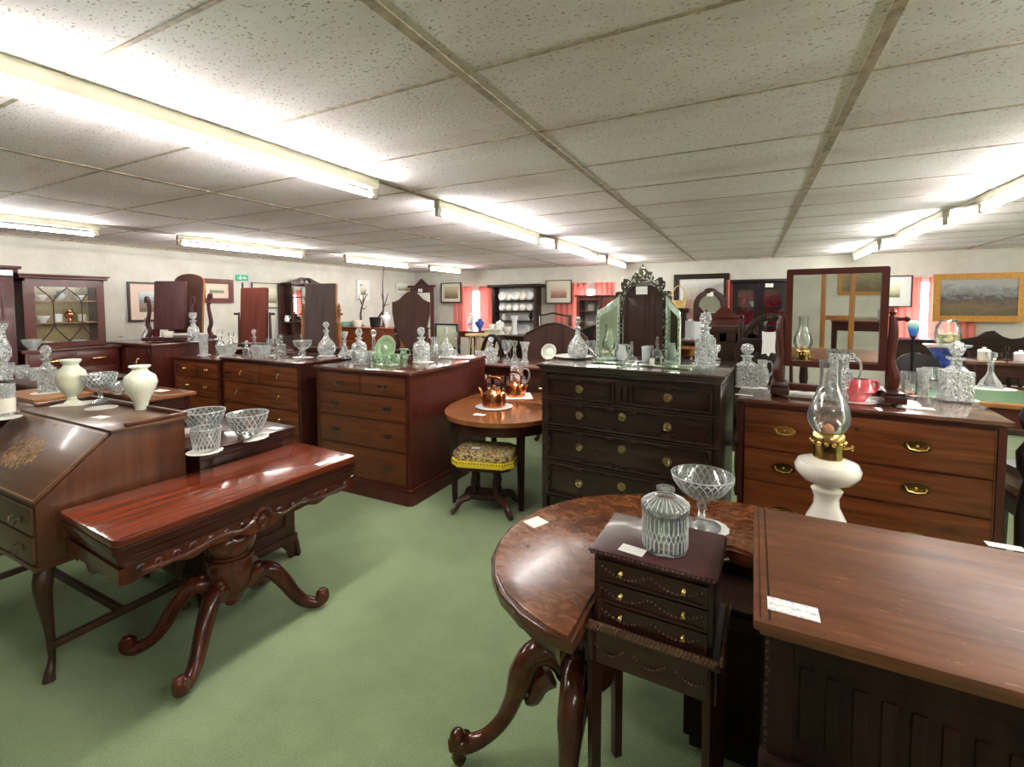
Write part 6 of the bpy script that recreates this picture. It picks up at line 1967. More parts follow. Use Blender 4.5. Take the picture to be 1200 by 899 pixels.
# étagère / overmantel cabinet on left wall
def etagere():
    ya, yb = atx(343, 400, XL + .25).y, atx(372, 400, XL + .25).y
    ya, yb = 5.20, 6.02
    t = thing('etagere', 'tall dark étagère with swan-neck pediment and small shelves on left wall', 'cabinet', (XL + .03, ya, 0))
    W = yb - ya
    m = MB(); m.box(0, .38, 0, W, .1, 1.12, .004); m.box(0, .42, -.03, W + .03, 1.12, 1.16, .006); m.build('base_cabinet', 'mahogany_dark', t)
    for y in (.02, W - .06):
        m = MB(); m.box(.02, .36, y, y + .04, 0, .1); m.build('foot', 'mahogany_dark', t)
    m = MB(); m.box(0, .03, .0, W, 1.16, 2.02); m.build('back_panel', 'mahogany_dark', t)
    for y in (.12, W - .15):
        m = MB(); m.box(.03, .20, y, y + .03, 1.16, 2.02, .003); m.build('side_panel', 'mahogany_dark', t)
    for y in (.0, W):
        s = 1 if y == 0 else -1
        m = MB(); m.prism([(y, 1.16), (y + s * .12, 1.16), (y + s * .12, 1.60), (y + s * .08, 1.52), (y + s * .07, 1.44), (y, 1.38)], .03, .06, 'yz'); m.build('scroll_bracket', 'mahogany_dark', t)
    for z in (1.36, 1.78):
        m = MB(); m.box(.03, .22, .0 if z < 1.5 else .12, W if z < 1.5 else W - .12, z, z + .02); m.build('shelf', 'mahogany_dark', t)
    m = MB(); m.box(.03, .034, .17, W - .17, 1.42, 1.98); m.build('mirror_panel', 'mirror', t)
    m = MB()
    m.box(0, .26, .06, W - .06, 2.0, 2.035, .006)
    for s, c in ((1, .06), (-1, W - .06)):
        m.prism([(c, 2.035), (c + s * .10, 2.06), (c + s * .2, 2.10), (c + s * .27, 2.13), (c + s * .31, 2.125), (c + s * .30, 2.10), (c + s * .25, 2.07), (c + s * .24, 2.035)], .12, .18, 'yz')
    m.sphere((.15, W / 2, 2.10), .028); m.lathe([(.02, 2.035), (.015, 2.06), (.022, 2.08)], (.15, W / 2, 0), 10)
    m.build('pediment', 'mahogany_dark', t)
etagere()
p = Vector((XL + .16, 5.26, 1.38))
put('jug', p, .10, 'small white jug on the lower left shelf of the tall étagère', 'white_china', .08, 'china on the étagère')
put('urn', Vector((XL + .16, 5.56, 1.38)), .16, 'white figure vase on centre shelf of the tall étagère', 'white_china', .08, 'china on the étagère')

# orange sideboard in the far left with branches
def far_sideboard():
    a = aty(398, 384, 6.3); b = aty(470, 384, 6.3)
    x0, x1 = max(a.x - .35, XL + .05), b.x + .25
    h = aty(430, 384, 6.3).z
    t = thing('sideboard', 'bright orange-brown sideboard far left behind the golden-posted mirror', 'sideboard', (x0, 6.3, 0))
    W = x1 - x0
    m = MB(); m.box(0, W, .01, .45, .14, h - .03, .004); m.build('carcass', 'orange_wood', t)
    m = MB(); m.box(-.02, W + .02, -.02, .47, h - .03, h, .006); m.build('top', 'orange_wood', t)
    for k in range(3):
        m = MB(); m.box(.03 + W / 3 * k, W / 3 * (k + 1) - .02, -.006, .012, h - .22, h - .05, .003); d = m.build('drawer', 'orange_wood', t)
        handle('swan', 1, 'brass', (W / 3 * (k + .5), -.006, h - .13), d)
        m = MB(); m.box(.03 + W / 3 * k, W / 3 * (k + 1) - .02, -.006, .012, .2, h - .25, .003); m.build('door', 'orange_wood', t)
    for x in (.05, W - .05):
        for y in (.06, .40):
            m = MB(); m.tube([(x, y, .15), (x, y, 0)], [.03, .02], 4); m.build('leg', 'orange_wood', t)
    return h
hs = far_sideboard()
def branch(px, py_top, label, spec, y=6.64):
    p = aty(px, 384, y); p.z = hs
    t = thing('dry_branch', label, 'branch', p, 0, 'dry branches on the far sideboard')
    m = MB(); m.lathe([(0, 0), (.07, 0), (.06, .02), (.02, .03), (0, .03)], (0, 0, 0), 12); m.build('stand', 'oak_dark', t)
    s = depth(p) / FPX
    m = MB()
    for pts, r in spec:
        m.tube([((x - px) * s, .02 * math.sin(i * 2.1 + x), max(.02, (384 - yy) * s)) for i, (x, yy) in enumerate(pts)], [r * (1 - .75 * i / (len(pts) - 1)) for i in range(len(pts))], 6, smoothn=2)
    m.build('twigs', 'branch', t)
branch(423, 340, 'short forked dry branch on far sideboard, left one', [([(423, 382), (424, 370), (426, 358), (432, 350), (436, 346)], .024), ([(426, 358), (421, 352), (417, 353)], .014), ([(427, 356), (428, 346), (431, 341)], .012), ([(426, 362), (430, 364), (434, 360)], .012), ([(421, 352), (420, 346)], .008), ([(422, 337), (425, 335), (429, 337)], .008)])
branch(449, 314, 'tall thin dry branch on far sideboard, right one', [([(449, 382), (450, 365), (449, 350), (450, 335), (451, 314)], .022), ([(450, 366), (440, 374), (436, 382)], .020), ([(450, 364), (456, 350), (458, 344)], .014), ([(449, 352), (446, 344)], .012), ([(451, 360), (459, 357)], .012)])
for px, kind, h, w, mat, lab in ((406, 'tray', 6, 18, 'teal', 'pale teal dish at left end of the orange-brown sideboard'), (419, 'pot', 8, 12, 'china', 'pink and white china pot left of short dry branch'), (440, 'pot', 12, 14, 'black', 'dark carved group between the two dry branches'), (453, 'baluster', 18, 10, 'white_china', 'white china figure right of the tall dry branch')):
    p = aty(px, 384, 6.40); p.z = hs
    put(kind, p, size_at(p, h), lab, mat, size_at(p, w), 'ornaments on the far sideboard', 'china_ornament', 'ornament')

# narrow red wall cabinet near the corner
def wall_cabinet():
    a, b = aty(480, 333, 8.45), aty(509, 372, 8.45)
    zt, zb = aty(494, 337, 8.45).z, aty(494, 372, 8.45).z
    cx = (a.x + b.x) / 2
    t = thing('wall_mirror', 'narrow red-brown pier mirror with pointed pediment near the room corner', 'mirror', (cx, 8.45, 0))
    w = (b.x - a.x) / 2 * .92
    m = MB(); m.ring(rr4(-w, w, .2, zt), rr4(-w + .07, w - .07, .9, zt - .12), -.02, .03, 'xz'); m.build('frame', 'plum_wood', t)
    m = MB(); m.box(-w + .06, w - .06, .0, .02, .9, zt - .11); m.build('mirror_glass', 'mirror', t)
    m = MB(); m.box(-w - .05, w + .05, -.05, .04, zt, zt + .05, .008)
    m.prism([(-w * .6, zt + .05), (w * .6, zt + .05), (0, zt + .20)], -.02, .01, 'xz')
    m.build('pediment', 'plum_wood', t)
    m = MB(); m.box(-w - .02, w + .02, -.06, .05, 0, .2, .01); m.build('base', 'plum_wood', t)
    card(Vector((cx - .02, 8.425, zt - .10)), .12, .07, 'white ticket on the narrow pier mirror near the corner', 0, stand=True)
wall_cabinet()

# ================================================================== BACK WALL FURNITURE
def plate_rack():
    y = 8.42
    a, b = aty(573, 334, y), aty(626, 390, y)
    zt = aty(600, 333, y).z
    t = thing('plate_rack_dresser', 'dark oak dresser with plate rack of three shelves against back wall', 'dresser', (a.x, y, 0))
    W = b.x - a.x
    zb = 1.0
    m = MB(); m.box(-.05, W + .05, -.12, .38, .12, zb - .04, .004); m.box(-.08, W + .08, -.15, .38, zb - .04, zb, .006); m.build('base_cabinet', 'oak_black', t)
    for k in range(3):
        m = MB(); m.box(W / 3 * k + .01, W / 3 * (k + 1) - .01, -.132, -.118, zb - .22, zb - .06, .003); d = m.build('drawer', 'oak_black', t)
        handle('drop', 1, 'brass', (W / 3 * (k + .5), -.132, zb - .14), d)
    for x in (0, W):
        m = MB(); m.box(x - .03, x + .03, -.10, -.04, 0, .12); m.build('foot', 'oak_black', t)
    for x in (0, W - .06):
        m = MB(); m.box(x, x + .06, .12, .36, zb, zt - .06, .004); m.build('upright', 'oak_black', t)
    m = MB(); m.box(-.08, W + .08, .06, .38, zt - .06, zt, .012); m.build('cornice', 'oak_black', t)
    m = MB(); m.box(.06, W - .06, .34, .36, zb, zt - .06); m.build('back_panel', 'mount_white', t)
    shelves = [aty(600, 352, y).z, aty(600, 364.5, y).z, aty(600, 376, y).z]
    for z in shelves:
        m = MB(); m.box(.06, W - .06, .14, .35, z - .02, z, .003); m.build('shelf', 'oak_black', t)
    k = 0
    for z, n, r in ((shelves[0], 5, .092), (shelves[1], 5, .075)):
        for i in range(n):
            x = .115 + (W - .23) * (i + .5) / n
            p = Vector((a.x + x, y + .22, z + .001))
            Mx = Matrix.Translation((0, 0, r)) @ Matrix.Rotation(R(-12), 4, 'X') @ Matrix.Rotation(R(90), 4, 'X')
            m = MB(); m.lathe([(0, .002), (r * .6, .002), (r * .7, .008), (r, .016), (r * .97, .010), (r * .6, -.002), (0, -.003)], (0, 0, 0), 20); m.move(Mx)
            o = m.build('plate', 'white_china' if i % 2 == 0 else 'china'); o.location = p
            row = 'upper' if z == shelves[0] else 'lower'
            tag(o, '%s plate in %s row of the plate rack' % (('leftmost white', 'second cream', 'centre white', 'fourth cream', 'rightmost white')[i], row), 'plate', 'plates on the plate rack')
    for i, (x, h, mt, lab) in enumerate(((.22, .13, 'china', 'cream jug at left on the lowest shelf of plate rack'), (.5, .10, 'black', 'black pot in the middle of the lowest plate rack shelf'), (.85, .16, 'black', 'tall dark figure at right on lowest plate rack shelf'))):
        put('jug' if i == 0 else 'pot' if i == 1 else 'baluster', Vector((a.x + x, y + .22, shelves[2])), h, lab, mt, .10, 'pots on the plate rack')
plate_rack()

def ruby_cabinet():
    y = 8.34
    a, b = aty(859, 328, y), aty(921, 390, y)
    zt = a.z
    t = thing('display_cabinet', 'black glazed cabinet filled with ruby red glass, behind the dressing mirror', 'cabinet', (a.x, y, 0))
    W = b.x - a.x
    m = MB()
    m.box(0, .05, 0, .40, .1, zt - .05); m.box(W - .05, W, 0, .40, .1, zt - .05); m.box(.05, W - .05, .38, .40, .1, zt - .05); m.box(0, W, 0, .40, 1.0, 1.04)
    m.box(.05, W - .05, .0, .40, .1, .14); m.build('carcass', 'ebony', t)
    m = MB(); m.box(-.04, W + .04, -.04, .41, zt - .05, zt, .01); m.build('cornice', 'ebony', t)
    m = MB(); m.box(-.02, W + .02, -.02, .41, 0, .1, .008); m.build('plinth', 'ebony', t)
    m = MB(); m.box(.05, W - .05, .372, .379, 1.04, zt - .05); m.build('back_panel', 'ruby', t)
    for z in (1.30, 1.60):
        m = MB(); m.box(.05, W - .05, .04, .37, z - .015, z); m.build('shelf', 'ebony', t)
    for k in range(2):
        x0, x1 = W / 2 * k + .005, W / 2 * (k + 1) - .005
        m = MB(); m.ring(rr4(x0, x1, 1.05, zt - .06), rr4(x0 + .07, x1 - .07, 1.14, zt - .16), -.02, -.001, 'xz'); d = m.build('door', 'ebony', t)
        m = MB(); m.box(x0 + .06, x1 - .06, -.012, -.009, 1.12, zt - .15); m.build('pane', 'pane', d)
        m = MB(); m.box(x0, x1, -.02, -.001, .14, 1.0, .003); m.build('lower_door', 'ebony', t)
    n = 0
    for z, row in ((1.04, 'bottom'), (1.30, 'middle'), (1.60, 'top')):
        for i in range(4):
            x = (.14, .30, W - .30, W - .14)[i]
            put(('goblet', 'bowl', 'flare', 'bowl')[(i + n) % 4], Vector((a.x + x, y + .20, z)), .15 if (i + n) % 2 == 0 else .09,
                '%s ruby vessel on the %s shelf of the black glazed cabinet' % (('leftmost', 'second', 'third', 'rightmost')[i], row), 'ruby' if (i + n) % 3 else 'white_china', .13, 'ruby glass in the black cabinet', 'ruby_glass', 'glass')
        n += 1
    card(Vector((a.x + W * .68, y - .022, zt - .13)), .11, .06, 'white ticket on the black glazed cabinet door', 0, stand=True)
ruby_cabinet()

def red_cabinet():
    y = 7.5
    a, b = aty(676, 346, y), aty(716, 400, y)
    t = thing('glazed_cabinet', 'small red-brown glazed cabinet below curtains, left of the triple mirror', 'cabinet', (a.x, y, 0))
    W = b.x - a.x + .18
    zt = a.z
    m = MB()
    m.box(0, .04, 0, .34, .1, zt - .03); m.box(W - .04, W, 0, .34, .1, zt - .03); m.box(.04, W - .04, .32, .34, .1, zt - .03); m.box(0, W, 0, .34, .98, 1.02); m.box(.04, W - .04, 0, .02, .1, .98)
    m.build('carcass', 'board_red', t)
    m = MB(); m.box(-.03, W + .03, -.03, .35, zt - .03, zt, .008); m.build('top', 'board_red', t)
    for x in (0.03, W - .03):
        for yy in (.03, .31):
            m = MB(); m.tube([(x, yy, .1), (x, yy, 0)], .025, 6); m.build('foot', 'board_red', t)
    for z in (1.28, 1.54):
        m = MB(); m.box(.04, W - .04, .03, .31, z - .012, z); m.build('shelf', 'golden', t)
    m = MB(); m.box(.04, W - .04, .312, .318, 1.02, zt - .03); m.build('back_panel', 'mount_white', t)
    m = MB(); m.ring(rr4(.0, W * .56, 1.02, zt - .04), rr4(.05, W * .56 - .05, 1.07, zt - .09), -.02, -.001, 'xz'); d = m.build('door', 'board_red', t)
    m = MB(); m.box(.045, W * .56 - .045, -.012, -.009, 1.06, zt - .08); m.build('pane', 'pane', d)
    m = MB(); m.box(W * .57, W, -.02, -.001, 1.02, zt - .04, .004); m.build('door', 'board_red', t)
    put('bowl', Vector((a.x + .2, y + .16, 1.28)), .08, 'pale bowl on the middle shelf of red-brown glazed cabinet', 'white_china', .16, 'china in the red-brown cabinet')
    put('jar', Vector((a.x + .2, y + .16, 1.54)), .14, 'pale jar on the upper shelf of red-brown glazed cabinet', 'china', .12, 'china in the red-brown cabinet')
red_cabinet()

# headboards of beds
def headboard(px0, px1, pytop, y, label, mat, arch=.32, yaw=0):
    a, b = aty(px0, 400, y), aty(px1, 400, y)
    zt = aty((px0 + px1) / 2, pytop, y).z
    w = b.x - a.x
    t = thing('headboard', label, 'headboard', ((a.x + b.x) / 2, y, 0), yaw, 'bed ends')
    pts = [(-w / 2, .25), (w / 2, .25)]
    zs = zt - w * arch
    prof = [(.5, 0), (.49, .12), (.44, .25), (.34, .5), (.22, .78), (.12, .94), (0, 1), (-.12, .94), (-.22, .78), (-.34, .5), (-.44, .25), (-.49, .12), (-.5, 0)]
    pts += [(x * w, zs + (zt - zs) * z) for x, z in prof]
    m = MB(); m.prism(pts, -.02, .02, 'xz', .006); m.build('panel', mat, t)
    m = MB()
    m.tube([(x * w, -.02, zs + (zt - zs) * z) for x, z in prof], .014, 6)
    for s in (-.14, .14):
        m.box(s * w - .012, s * w + .012, -.028, -.018, .3, zt - .07)
    m.build('moulding', 'oak_dark', t)
    for s in (-1, 1):
        m = MB(); m.box(s * w / 2 - .03, s * w / 2 + .03, -.025, .025, 0, zs, .006); m.build('leg', mat, t)
headboard(617, 686, 379, 5.7, 'brown arched headboard with veneered panels, behind the globe decanter', 'board_brown', .20)
headboard(681, 726, 381, 6.1, 'black arched headboard left of and behind the triple mirror', 'ebony', .16)

def bed_rail():
    y = 7.62
    a, b = aty(627, 372, y), aty(668, 372, y)
    t = thing('bed_end', 'thin dark carved bed end with wavy top rail below the deer print', 'bed end', (a.x, y, 0), 0, 'bed ends')
    W = b.x - a.x
    zt = aty(640, 367, y).z
    m = MB(); m.tube([(0, 0, zt - .04), (W * .3, 0, zt - .03), (W * .52, 0, zt), (W * .75, 0, zt - .03), (W, 0, zt - .05)], .016, 6, smoothn=3); m.build('top_rail', 'oak_dark', t)
    for x in (0, W):
        m = MB(); m.box(x - .025, x + .025, -.02, .02, 0, zt - .03, .005); m.build('post', 'oak_dark', t)
    m = MB(); m.box(.02, .09, -.012, .012, zt - .25, zt - .05); m.tube([(.055 + .02 * math.cos(q), -.014, zt - .15 + .06 * math.sin(q)) for q in [k * PI / 6 for k in range(13)]], .006, 5); m.build('fretwork', 'mahogany_side', t)
    m = MB(); m.box(0, W, -.012, .012, .5, .62); m.build('lower_rail', 'oak_dark', t)
bed_rail()

# cluster of tables under the back windows
simple_table('side_table', 'small brown table with blue ornament, below left window strip', 'table', aty(542, 388, 7.6).x, aty(566, 388, 7.6).x, 7.35, 7.85, aty(555, 387.5, 7.6).z, 'mahogany_top', 'rich_mahogany', turned_leg=True)
zt1 = aty(555, 387.5, 7.6).z
for px, kind, h, w, mat, lab in ((551, 'waisted', 20, 8, 'frosted', 'tall pale glass vase on the small table below left window'), (556, 'flare', 18, 6, 'crystal', 'slim clear vase at middle of the table below left window'), (562, 'baluster', 14, 11, 'blue_china', 'deep blue jug-shaped vase on the table below left window')):
    p = aty(px, 390, 7.6 if px != 556 else 7.44); p.z = zt1
    put(kind, p, size_at(p, h), lab, mat, size_at(p, w), 'ornaments on the window tables')
simple_table('side_table', 'dark table in front of plate rack, set with white vessels', 'table', aty(590, 393, 7.2).x, aty(642, 393, 7.2).x, 6.95, 7.45, aty(615, 392.5, 7.2).z, 'mahogany_dark', 'oak_black')
zt2 = aty(615, 392.5, 7.2).z
for px, kind, h, w, mat, lab in ((603, 'flare', 22, 9, 'frosted', 'tall white frosted vase in front of the plate rack'), (618, 'flare', 11, 7, 'crystal_cut', 'small clear vase right of tall white frosted vase'), (594, 'bowl', 9, 12, 'china', 'cream bowl left of tall white frosted vase')):
    p = aty(px, 393, 7.2); p.z = zt2
    put(kind, p, size_at(p, h), lab, mat, size_at(p, w), 'ornaments on the window tables')
simple_table('white_cabinet', 'low cream painted cabinet beside dark table under the plate rack', 'cabinet', aty(571, 391, 7.7).x, aty(592, 391, 7.7).x, 7.5, 7.95, aty(580, 385, 7.7).z, 'china', 'china', .03, 0, .45)
zt3 = aty(580, 385, 7.7).z
for px, kind, h, w, lab in ((577, 'pot', 5, 9, 'white dish at left on the low cream cabinet'), (586, 'jar', 10, 10, 'white lidded jar at right on the low cream cabinet')):
    p = aty(px, 386, 7.7); p.z = zt3
    put(kind, p, size_at(p, h), lab, 'white_china', size_at(p, w), 'ornaments on the window tables')
# framed print standing on floor piece (print with figures)
def standing_print():
    y = 6.6
    a, b = aty(510, 379, y), aty(537, 409, y)
    t = thing('fire_screen', 'black-framed print standing upright behind the round clear decanter', 'picture', ((a.x + b.x) / 2, y, 0))
    w = (b.x - a.x) / 2
    m = MB(); m.ring(rr4(-w, w, b.z, a.z), rr4(-w + .03, w - .03, b.z + .03, a.z - .03), -.015, .015, 'xz'); m.build('frame', 'black', t)
    m = MB(); m.box(-w + .025, w - .025, -.004, .004, b.z + .025, a.z - .025); m.build('print', 'art_print', t)
    for s in (-1, 1):
        m = MB(); m.box(s * w - .02, s * w + .02, -.02, .02, .03, b.z + .02); m.box(s * w - .02, s * w + .02, -.15, .15, 0, .03); m.build('leg', 'black', t)
standing_print()
def chair(px, y, label, rz, zt=.98, mat='oak_black'):
    p = aty(px, 400, y)
    t = thing('dining_chair', label, 'chair', (p.x, p.y, 0), rz, 'dining chairs at the back')
    m = MB(); m.prism(rrect(-.22, .22, -.2, .2, .05), .43, .49, 'xy', .02); m.build('seat', 'maroon_cloth', t)
    for sx in (-1, 1):
        m = MB(); m.tube([(sx * .19, -.17, .43), (sx * .2, -.18, 0)], [.024, .016], 6); m.build('leg', mat, t)
        m = MB(); m.tube([(sx * .18, .19, .48), (sx * .19, .22, .2), (sx * .2, .27, 0)], [.022, .02, .018], 6); m.build('leg', mat, t)
    m = MB()
    m.tube([(-.17, .19, .45), (-.19, .22, .7), (-.17, .25, .88), (-.08, .27, zt), (.08, .27, zt), (.17, .25, .88), (.19, .22, .7), (.17, .19, .45)], [.02, .02, .026, .03, .03, .026, .02, .02], 8, smoothn=3)
    m.tube([(-.17, .24, .72), (0, .23, .68), (.17, .24, .72)], .016, 6, smoothn=2)
    m.tube([(-.03, .235, .69), (-.05, .25, .80), (0, .265, .97), (.05, .25, .80), (.03, .235, .69)], .012, 6, smoothn=2)
    m.build('backrest', mat, t)
chair(581, 6.2, 'dark carved balloon-back chair behind the ball-stopper decanter', PI + .3, 1.16)
chair(598, 6.75, 'dark carved balloon-back chair left of the brown arched headboard', PI - .2, 1.10)
def windsor():
    p = aty(562, 400, 6.9)
    t = thing('stick_stool', 'light wooden stick-legged stool under the small window table', 'stool', (p.x, 6.85, 0))
    zt = aty(560, 391, 6.9).z
    m = MB(); m.lathe([(0, zt - .03), (.22, zt - .03), (.22, zt), (0, zt)], (0, 0, 0), 20); m.build('seat', 'cream_cane', t)
    for k in range(4):
        a = PI / 4 + PI / 2 * k
        m = MB(); m.tube([(.13 * math.cos(a), .13 * math.sin(a), zt - .03), (.25 * math.cos(a), .25 * math.sin(a), 0)], [.014, .018], 6); m.build('leg', 'cream_cane', t)
windsor()

# ---- things behind the dark chest, centre right
def arched_mirror():
    y = 6.6
    a, b = aty(812, 340, y), aty(852, 380, y)
    t = thing('arched_mirror', 'arched overmantel mirror in dark carved frame below the large dark picture', 'mirror', ((a.x + b.x) / 2, y, 0), R(16))
    w = (b.x - a.x) / 2
    zt = a.z
    def O(k):
        zc = zt - w * 1.0
        return [(-w + k, .55 + k), (w - k, .55 + k)] + [((w - k) * math.cos(PI * i / 16), zc + (w - k) * math.sin(PI * i / 16)) for i in range(17)]
    m = MB(); m.ring(O(0), O(.07), -.03, .02, 'xz'); m.build('frame', 'mahogany_dark', t)
    m = MB(); m.prism(O(.06), .0, .01, 'xz'); m.build('mirror_glass', 'mirror', t)
    m = MB(); m.sphere((0, -.02, zt - .02), .06, 1.4, .4, .7); m.build('crest', 'mahogany_dark', t)
    m = MB(); m.box(-w - .06, w + .06, -.15, .15, 0, .55, .01); m.build('base', 'mahogany_dark', t)
    card(Vector((t.location.x, y - .04, zt - .085)), .09, .055, 'white ticket at top of the arched overmantel mirror', 0, stand=True)
arched_mirror()
def chiffonier():
    y = 5.7
    a, b = aty(829, 370, y), aty(868, 380, y)
    t = thing('chiffonier', 'small carved mahogany back-stand with curved crest right of arched mirror', 'cabinet', (a.x, y, 0))
    W = b.x - a.x
    zt = aty(845, 371, y).z
    m = MB(); m.box(0, W, 0, .3, .1, zt - .02, .005); m.build('carcass', 'mahogany_side', t)
    m = MB(); m.box(-.03, W + .03, -.03, .31, zt - .02, zt + .01, .006)
    m.prism([(0, zt), (W * .2, zt + .03), (W * .35, zt + .09), (W * .5, zt + .12), (W * .65, zt + .09), (W * .8, zt + .03), (W, zt)], .1, .14, 'xz')
    m.build('crest', 'mahogany_side', t)
    for x in (.04, W - .04):
        for yy in (.04, .26):
            m = MB(); m.tube([(x, yy, .1), (x, yy, 0)], .03, 6); m.build('foot', 'mahogany_side', t)
chiffonier()
def panelled_coffer():
    y = 5.0
    a, b = aty(828, 384, y), aty(886, 384, y)
    zt = a.z
    t = thing('settle', 'brown oak panelled settle back behind the right end of near-black chest', 'settle', (a.x, y, 0))
    W = b.x - a.x
    m = MB()
    m.box(0, W, 0, .04, .25, zt, .004); m.box(-.02, W + .02, -.02, .06, zt - .05, zt + .02, .006)
    m.build('back', 'oak_dark', t)
    m = MB()
    for x in (0, W / 3 - .03, 2 * W / 3 - .03, W - .07):
        m.box(x, x + .07, -.02, .0, .45, zt - .05, .004)
    m.box(0, W, -.02, 0, zt - .14, zt - .05, .004); m.box(0, W, -.02, 0, .45, .55, .004)
    m.lathe([(0, -.012), (.03, -.008), (.035, 0)], (W / 2, 0, (zt + .5) / 2 + .18), 8, axis='y')
    m.build('panelling', 'oak_dark', t)
    m = MB(); m.box(0, W, .04, .5, .40, .45, .006); m.build('seat', 'oak_dark', t)
    for x in (.03, W - .03):
        for yy in (.02, .46):
            m = MB(); m.box(x - .03, x + .03, yy - .02, yy + .04, 0, .42); m.build('leg', 'oak_dark', t)
panelled_coffer()
simple_table('side_table', 'small dark table holding glass blocks right of the triple mirror', 'table', aty(796, 399, 4.9).x, aty(826, 399, 4.9).x, 4.72, 5.12, aty(810, 398, 4.9).z, 'mahogany_dark', 'mahogany_dark')
zt4 = aty(810, 398, 4.9).z
for px, h, w, mat, lab in ((808, 22, 9, 'crystal_cut', 'left of two tall rectangular clear glass blocks right of triple mirror'), (818, 21, 9, 'frosted', 'right of two tall rectangular glass blocks, slightly bluish')):
    p = aty(px, 398, 4.9); p.z = zt4
    put('cube', p, size_at(p, h), lab, mat, size_at(p, w), 'glass blocks by the triple mirror', rz=0)
def copper_lamp():
    p = aty(804, 418, 4.3)
    t = thing('copper_pan', 'low copper pan on dark stand right of triple mirror foot', 'pan', (p.x, 4.3, 0))
    zt = aty(804, 414, 4.3).z
    m = MB(); m.lathe([(.02, zt - .02), (.12, zt - .01), (.15, zt + .05), (.14, zt + .05), (.10, zt), (0, zt)], (0, 0, 0), 20); m.build('bowl', 'copper', t)
    m = MB(); m.lathe([(.14, 0), (.14, .02), (.03, .05), (.025, zt - .06), (.05, zt - .02), (0, zt - .02)], (0, 0, 0), 14); m.build('stand', 'mahogany_dark', t)
copper_lamp()
def hand_basket():
    y = 6.2
    p = aty(795, 361, y)
    t = thing('handled_basket', 'small yellow basket with tall hoop handle on black pillar beside triple mirror', 'basket', p)
    s = depth(p) / FPX
    m = MB(); m.lathe([(0, 0), (7 * s, 0), (8.5 * s, 9 * s), (8 * s, 9 * s), (6.5 * s, 1 * s), (0, .8 * s)], (0, 0, 0), 18); m.build('body', 'cream_cane', t)
    m = MB(); m.tube([(8 * s * math.cos(q), 0, 8 * s + 18 * s * math.sin(q)) for q in [PI * k / 10 for k in range(11)]], .8 * s, 6); m.build('handle', 'cream_cane', t)
    m = MB(); m.box(-.14, .14, -.14, .14, p.z - .06, p.z - .001, .006); m.box(-.11, .11, -.11, .11, .05, p.z - .06, .006); m.box(-.14, .14, -.14, .14, 0, .05, .006)
    o = m.build('pillar', 'oak_black'); o.location = (p.x, p.y, 0); tag(o, 'square black pillar carrying the yellow hoop-handled basket', 'pillar')
hand_basket()
# carved hall chair and hanging lace between black cabinet and dressing mirror
def hall_chair():
    y = 4.6
    p = aty(905, 430, y)
    t = thing('hall_chair', 'dark carved hall chair with pierced back, left of the dressing mirror', 'chair', (p.x, y, 0))
    zt = aty(905, 372, y).z
    m = MB(); m.box(-.28, .28, -.22, .22, .42, .47, .01); m.build('seat', 'oak_black', t)
    m = MB()
    m.box(-.28, .28, .18, .22, zt - .32, zt - .20, .008)
    for x in (-.25, .25):
        m.lathe([(.03, .47), (.022, .6), (.035, .75), (.02, .85), (.035, 1.0), (.02, zt - .25), (.03, zt - .1), (.012, zt - .03), (.02, zt), (0, zt + .03)], (x, .2, 0), 10)
    for k in range(5):
        m.tube([(-.15 + .075 * k, .2, .47), (-.16 + .08 * k, .2, .8), (-.15 + .075 * k, .2, zt - .28)], [.012, .018, .012], 6)
    m.tube([(-.24, .2, zt - .18), (-.15, .2, zt - .06), (0, .2, zt), (.15, .2, zt - .06), (.24, .2, zt - .18)], [.02, .03, .035, .03, .02], 8, smoothn=3)
    for s in (-1, 1):
        m.tube([(s * .1 + .05 * math.cos(q), .2, zt - .12 + .05 * math.sin(q)) for q in [k * PI / 5 for k in range(9)]], .012, 6)
    m.build('backrest', 'oak_black', t)
    for sx in (-1, 1):
        for sy in (-1, 1):
            m = MB(); m.lathe([(.02, 0), (.03, .05), (.018, .1), (.03, .25), (.025, .42)], (sx * .25, sy * .19, 0), 10); m.build('leg', 'oak_black', t)
    a = aty(902, 392, y - .05)
    m = MB()
    pts = [(-.055, .0), (-.03, -.01), (.03, -.01), (.055, 0), (.05, -.14), (.055, -.20), (.02, -.19), (.0, -.23), (-.02, -.2), (-.055, -.21), (-.05, -.1)]
    m.prism([(x, z) for x, z in pts], 0, .004, 'xz')
    o = m.build('lace_cloth', 'doily_white'); o.location = (a.x, y + .13, a.z + .02); tag(o, 'white lace mat hanging over dark hall chair left of dressing mirror', 'lace mat')
hall_chair()

# ---- right background
def tilt_table(px0, px1, pyt, pyb, y, label):
    a, b = aty(px0, pyb, y), aty(px1, pyt, y)
    cx, r = (a.x + b.x) / 2, (b.x - a.x) / 2
    zc = a.z + .02
    t = thing('tilt_top_table', label, 'table', (cx, y, 0))
    m = MB(); m.lathe([(0, -.015), (r * .98, -.015), (r, 0), (r * .98, .015), (0, .015)], (0, 0, 0), 36, 1, .8); m.move(Matrix.Translation((0, 0, zc)) @ Matrix.Rotation(R(78), 4, 'X')); m.build('tabletop', 'ebony', t)
    m = MB(); m.lathe([(.04, .2), (.03, .3), (.05, .45), (.03, .6), (.03, zc - .05)], (0, .08, 0), 12); m.build('column', 'ebony', t)
    for k in range(3):
        an = PI / 2 + 2 * PI * k / 3
        m = MB(); m.tube([(.03 * math.cos(an), .08 + .03 * math.sin(an), .25), (.2 * math.cos(an), .08 + .2 * math.sin(an), .16), (.32 * math.cos(an), .08 + .32 * math.sin(an), .02)], [.03, .025, .02], 8, smoothn=3); m.build('leg', 'ebony', t)
tilt_table(1047, 1104, 392, 432, 5.3, 'black oval tilted table top behind the blue glass vase')
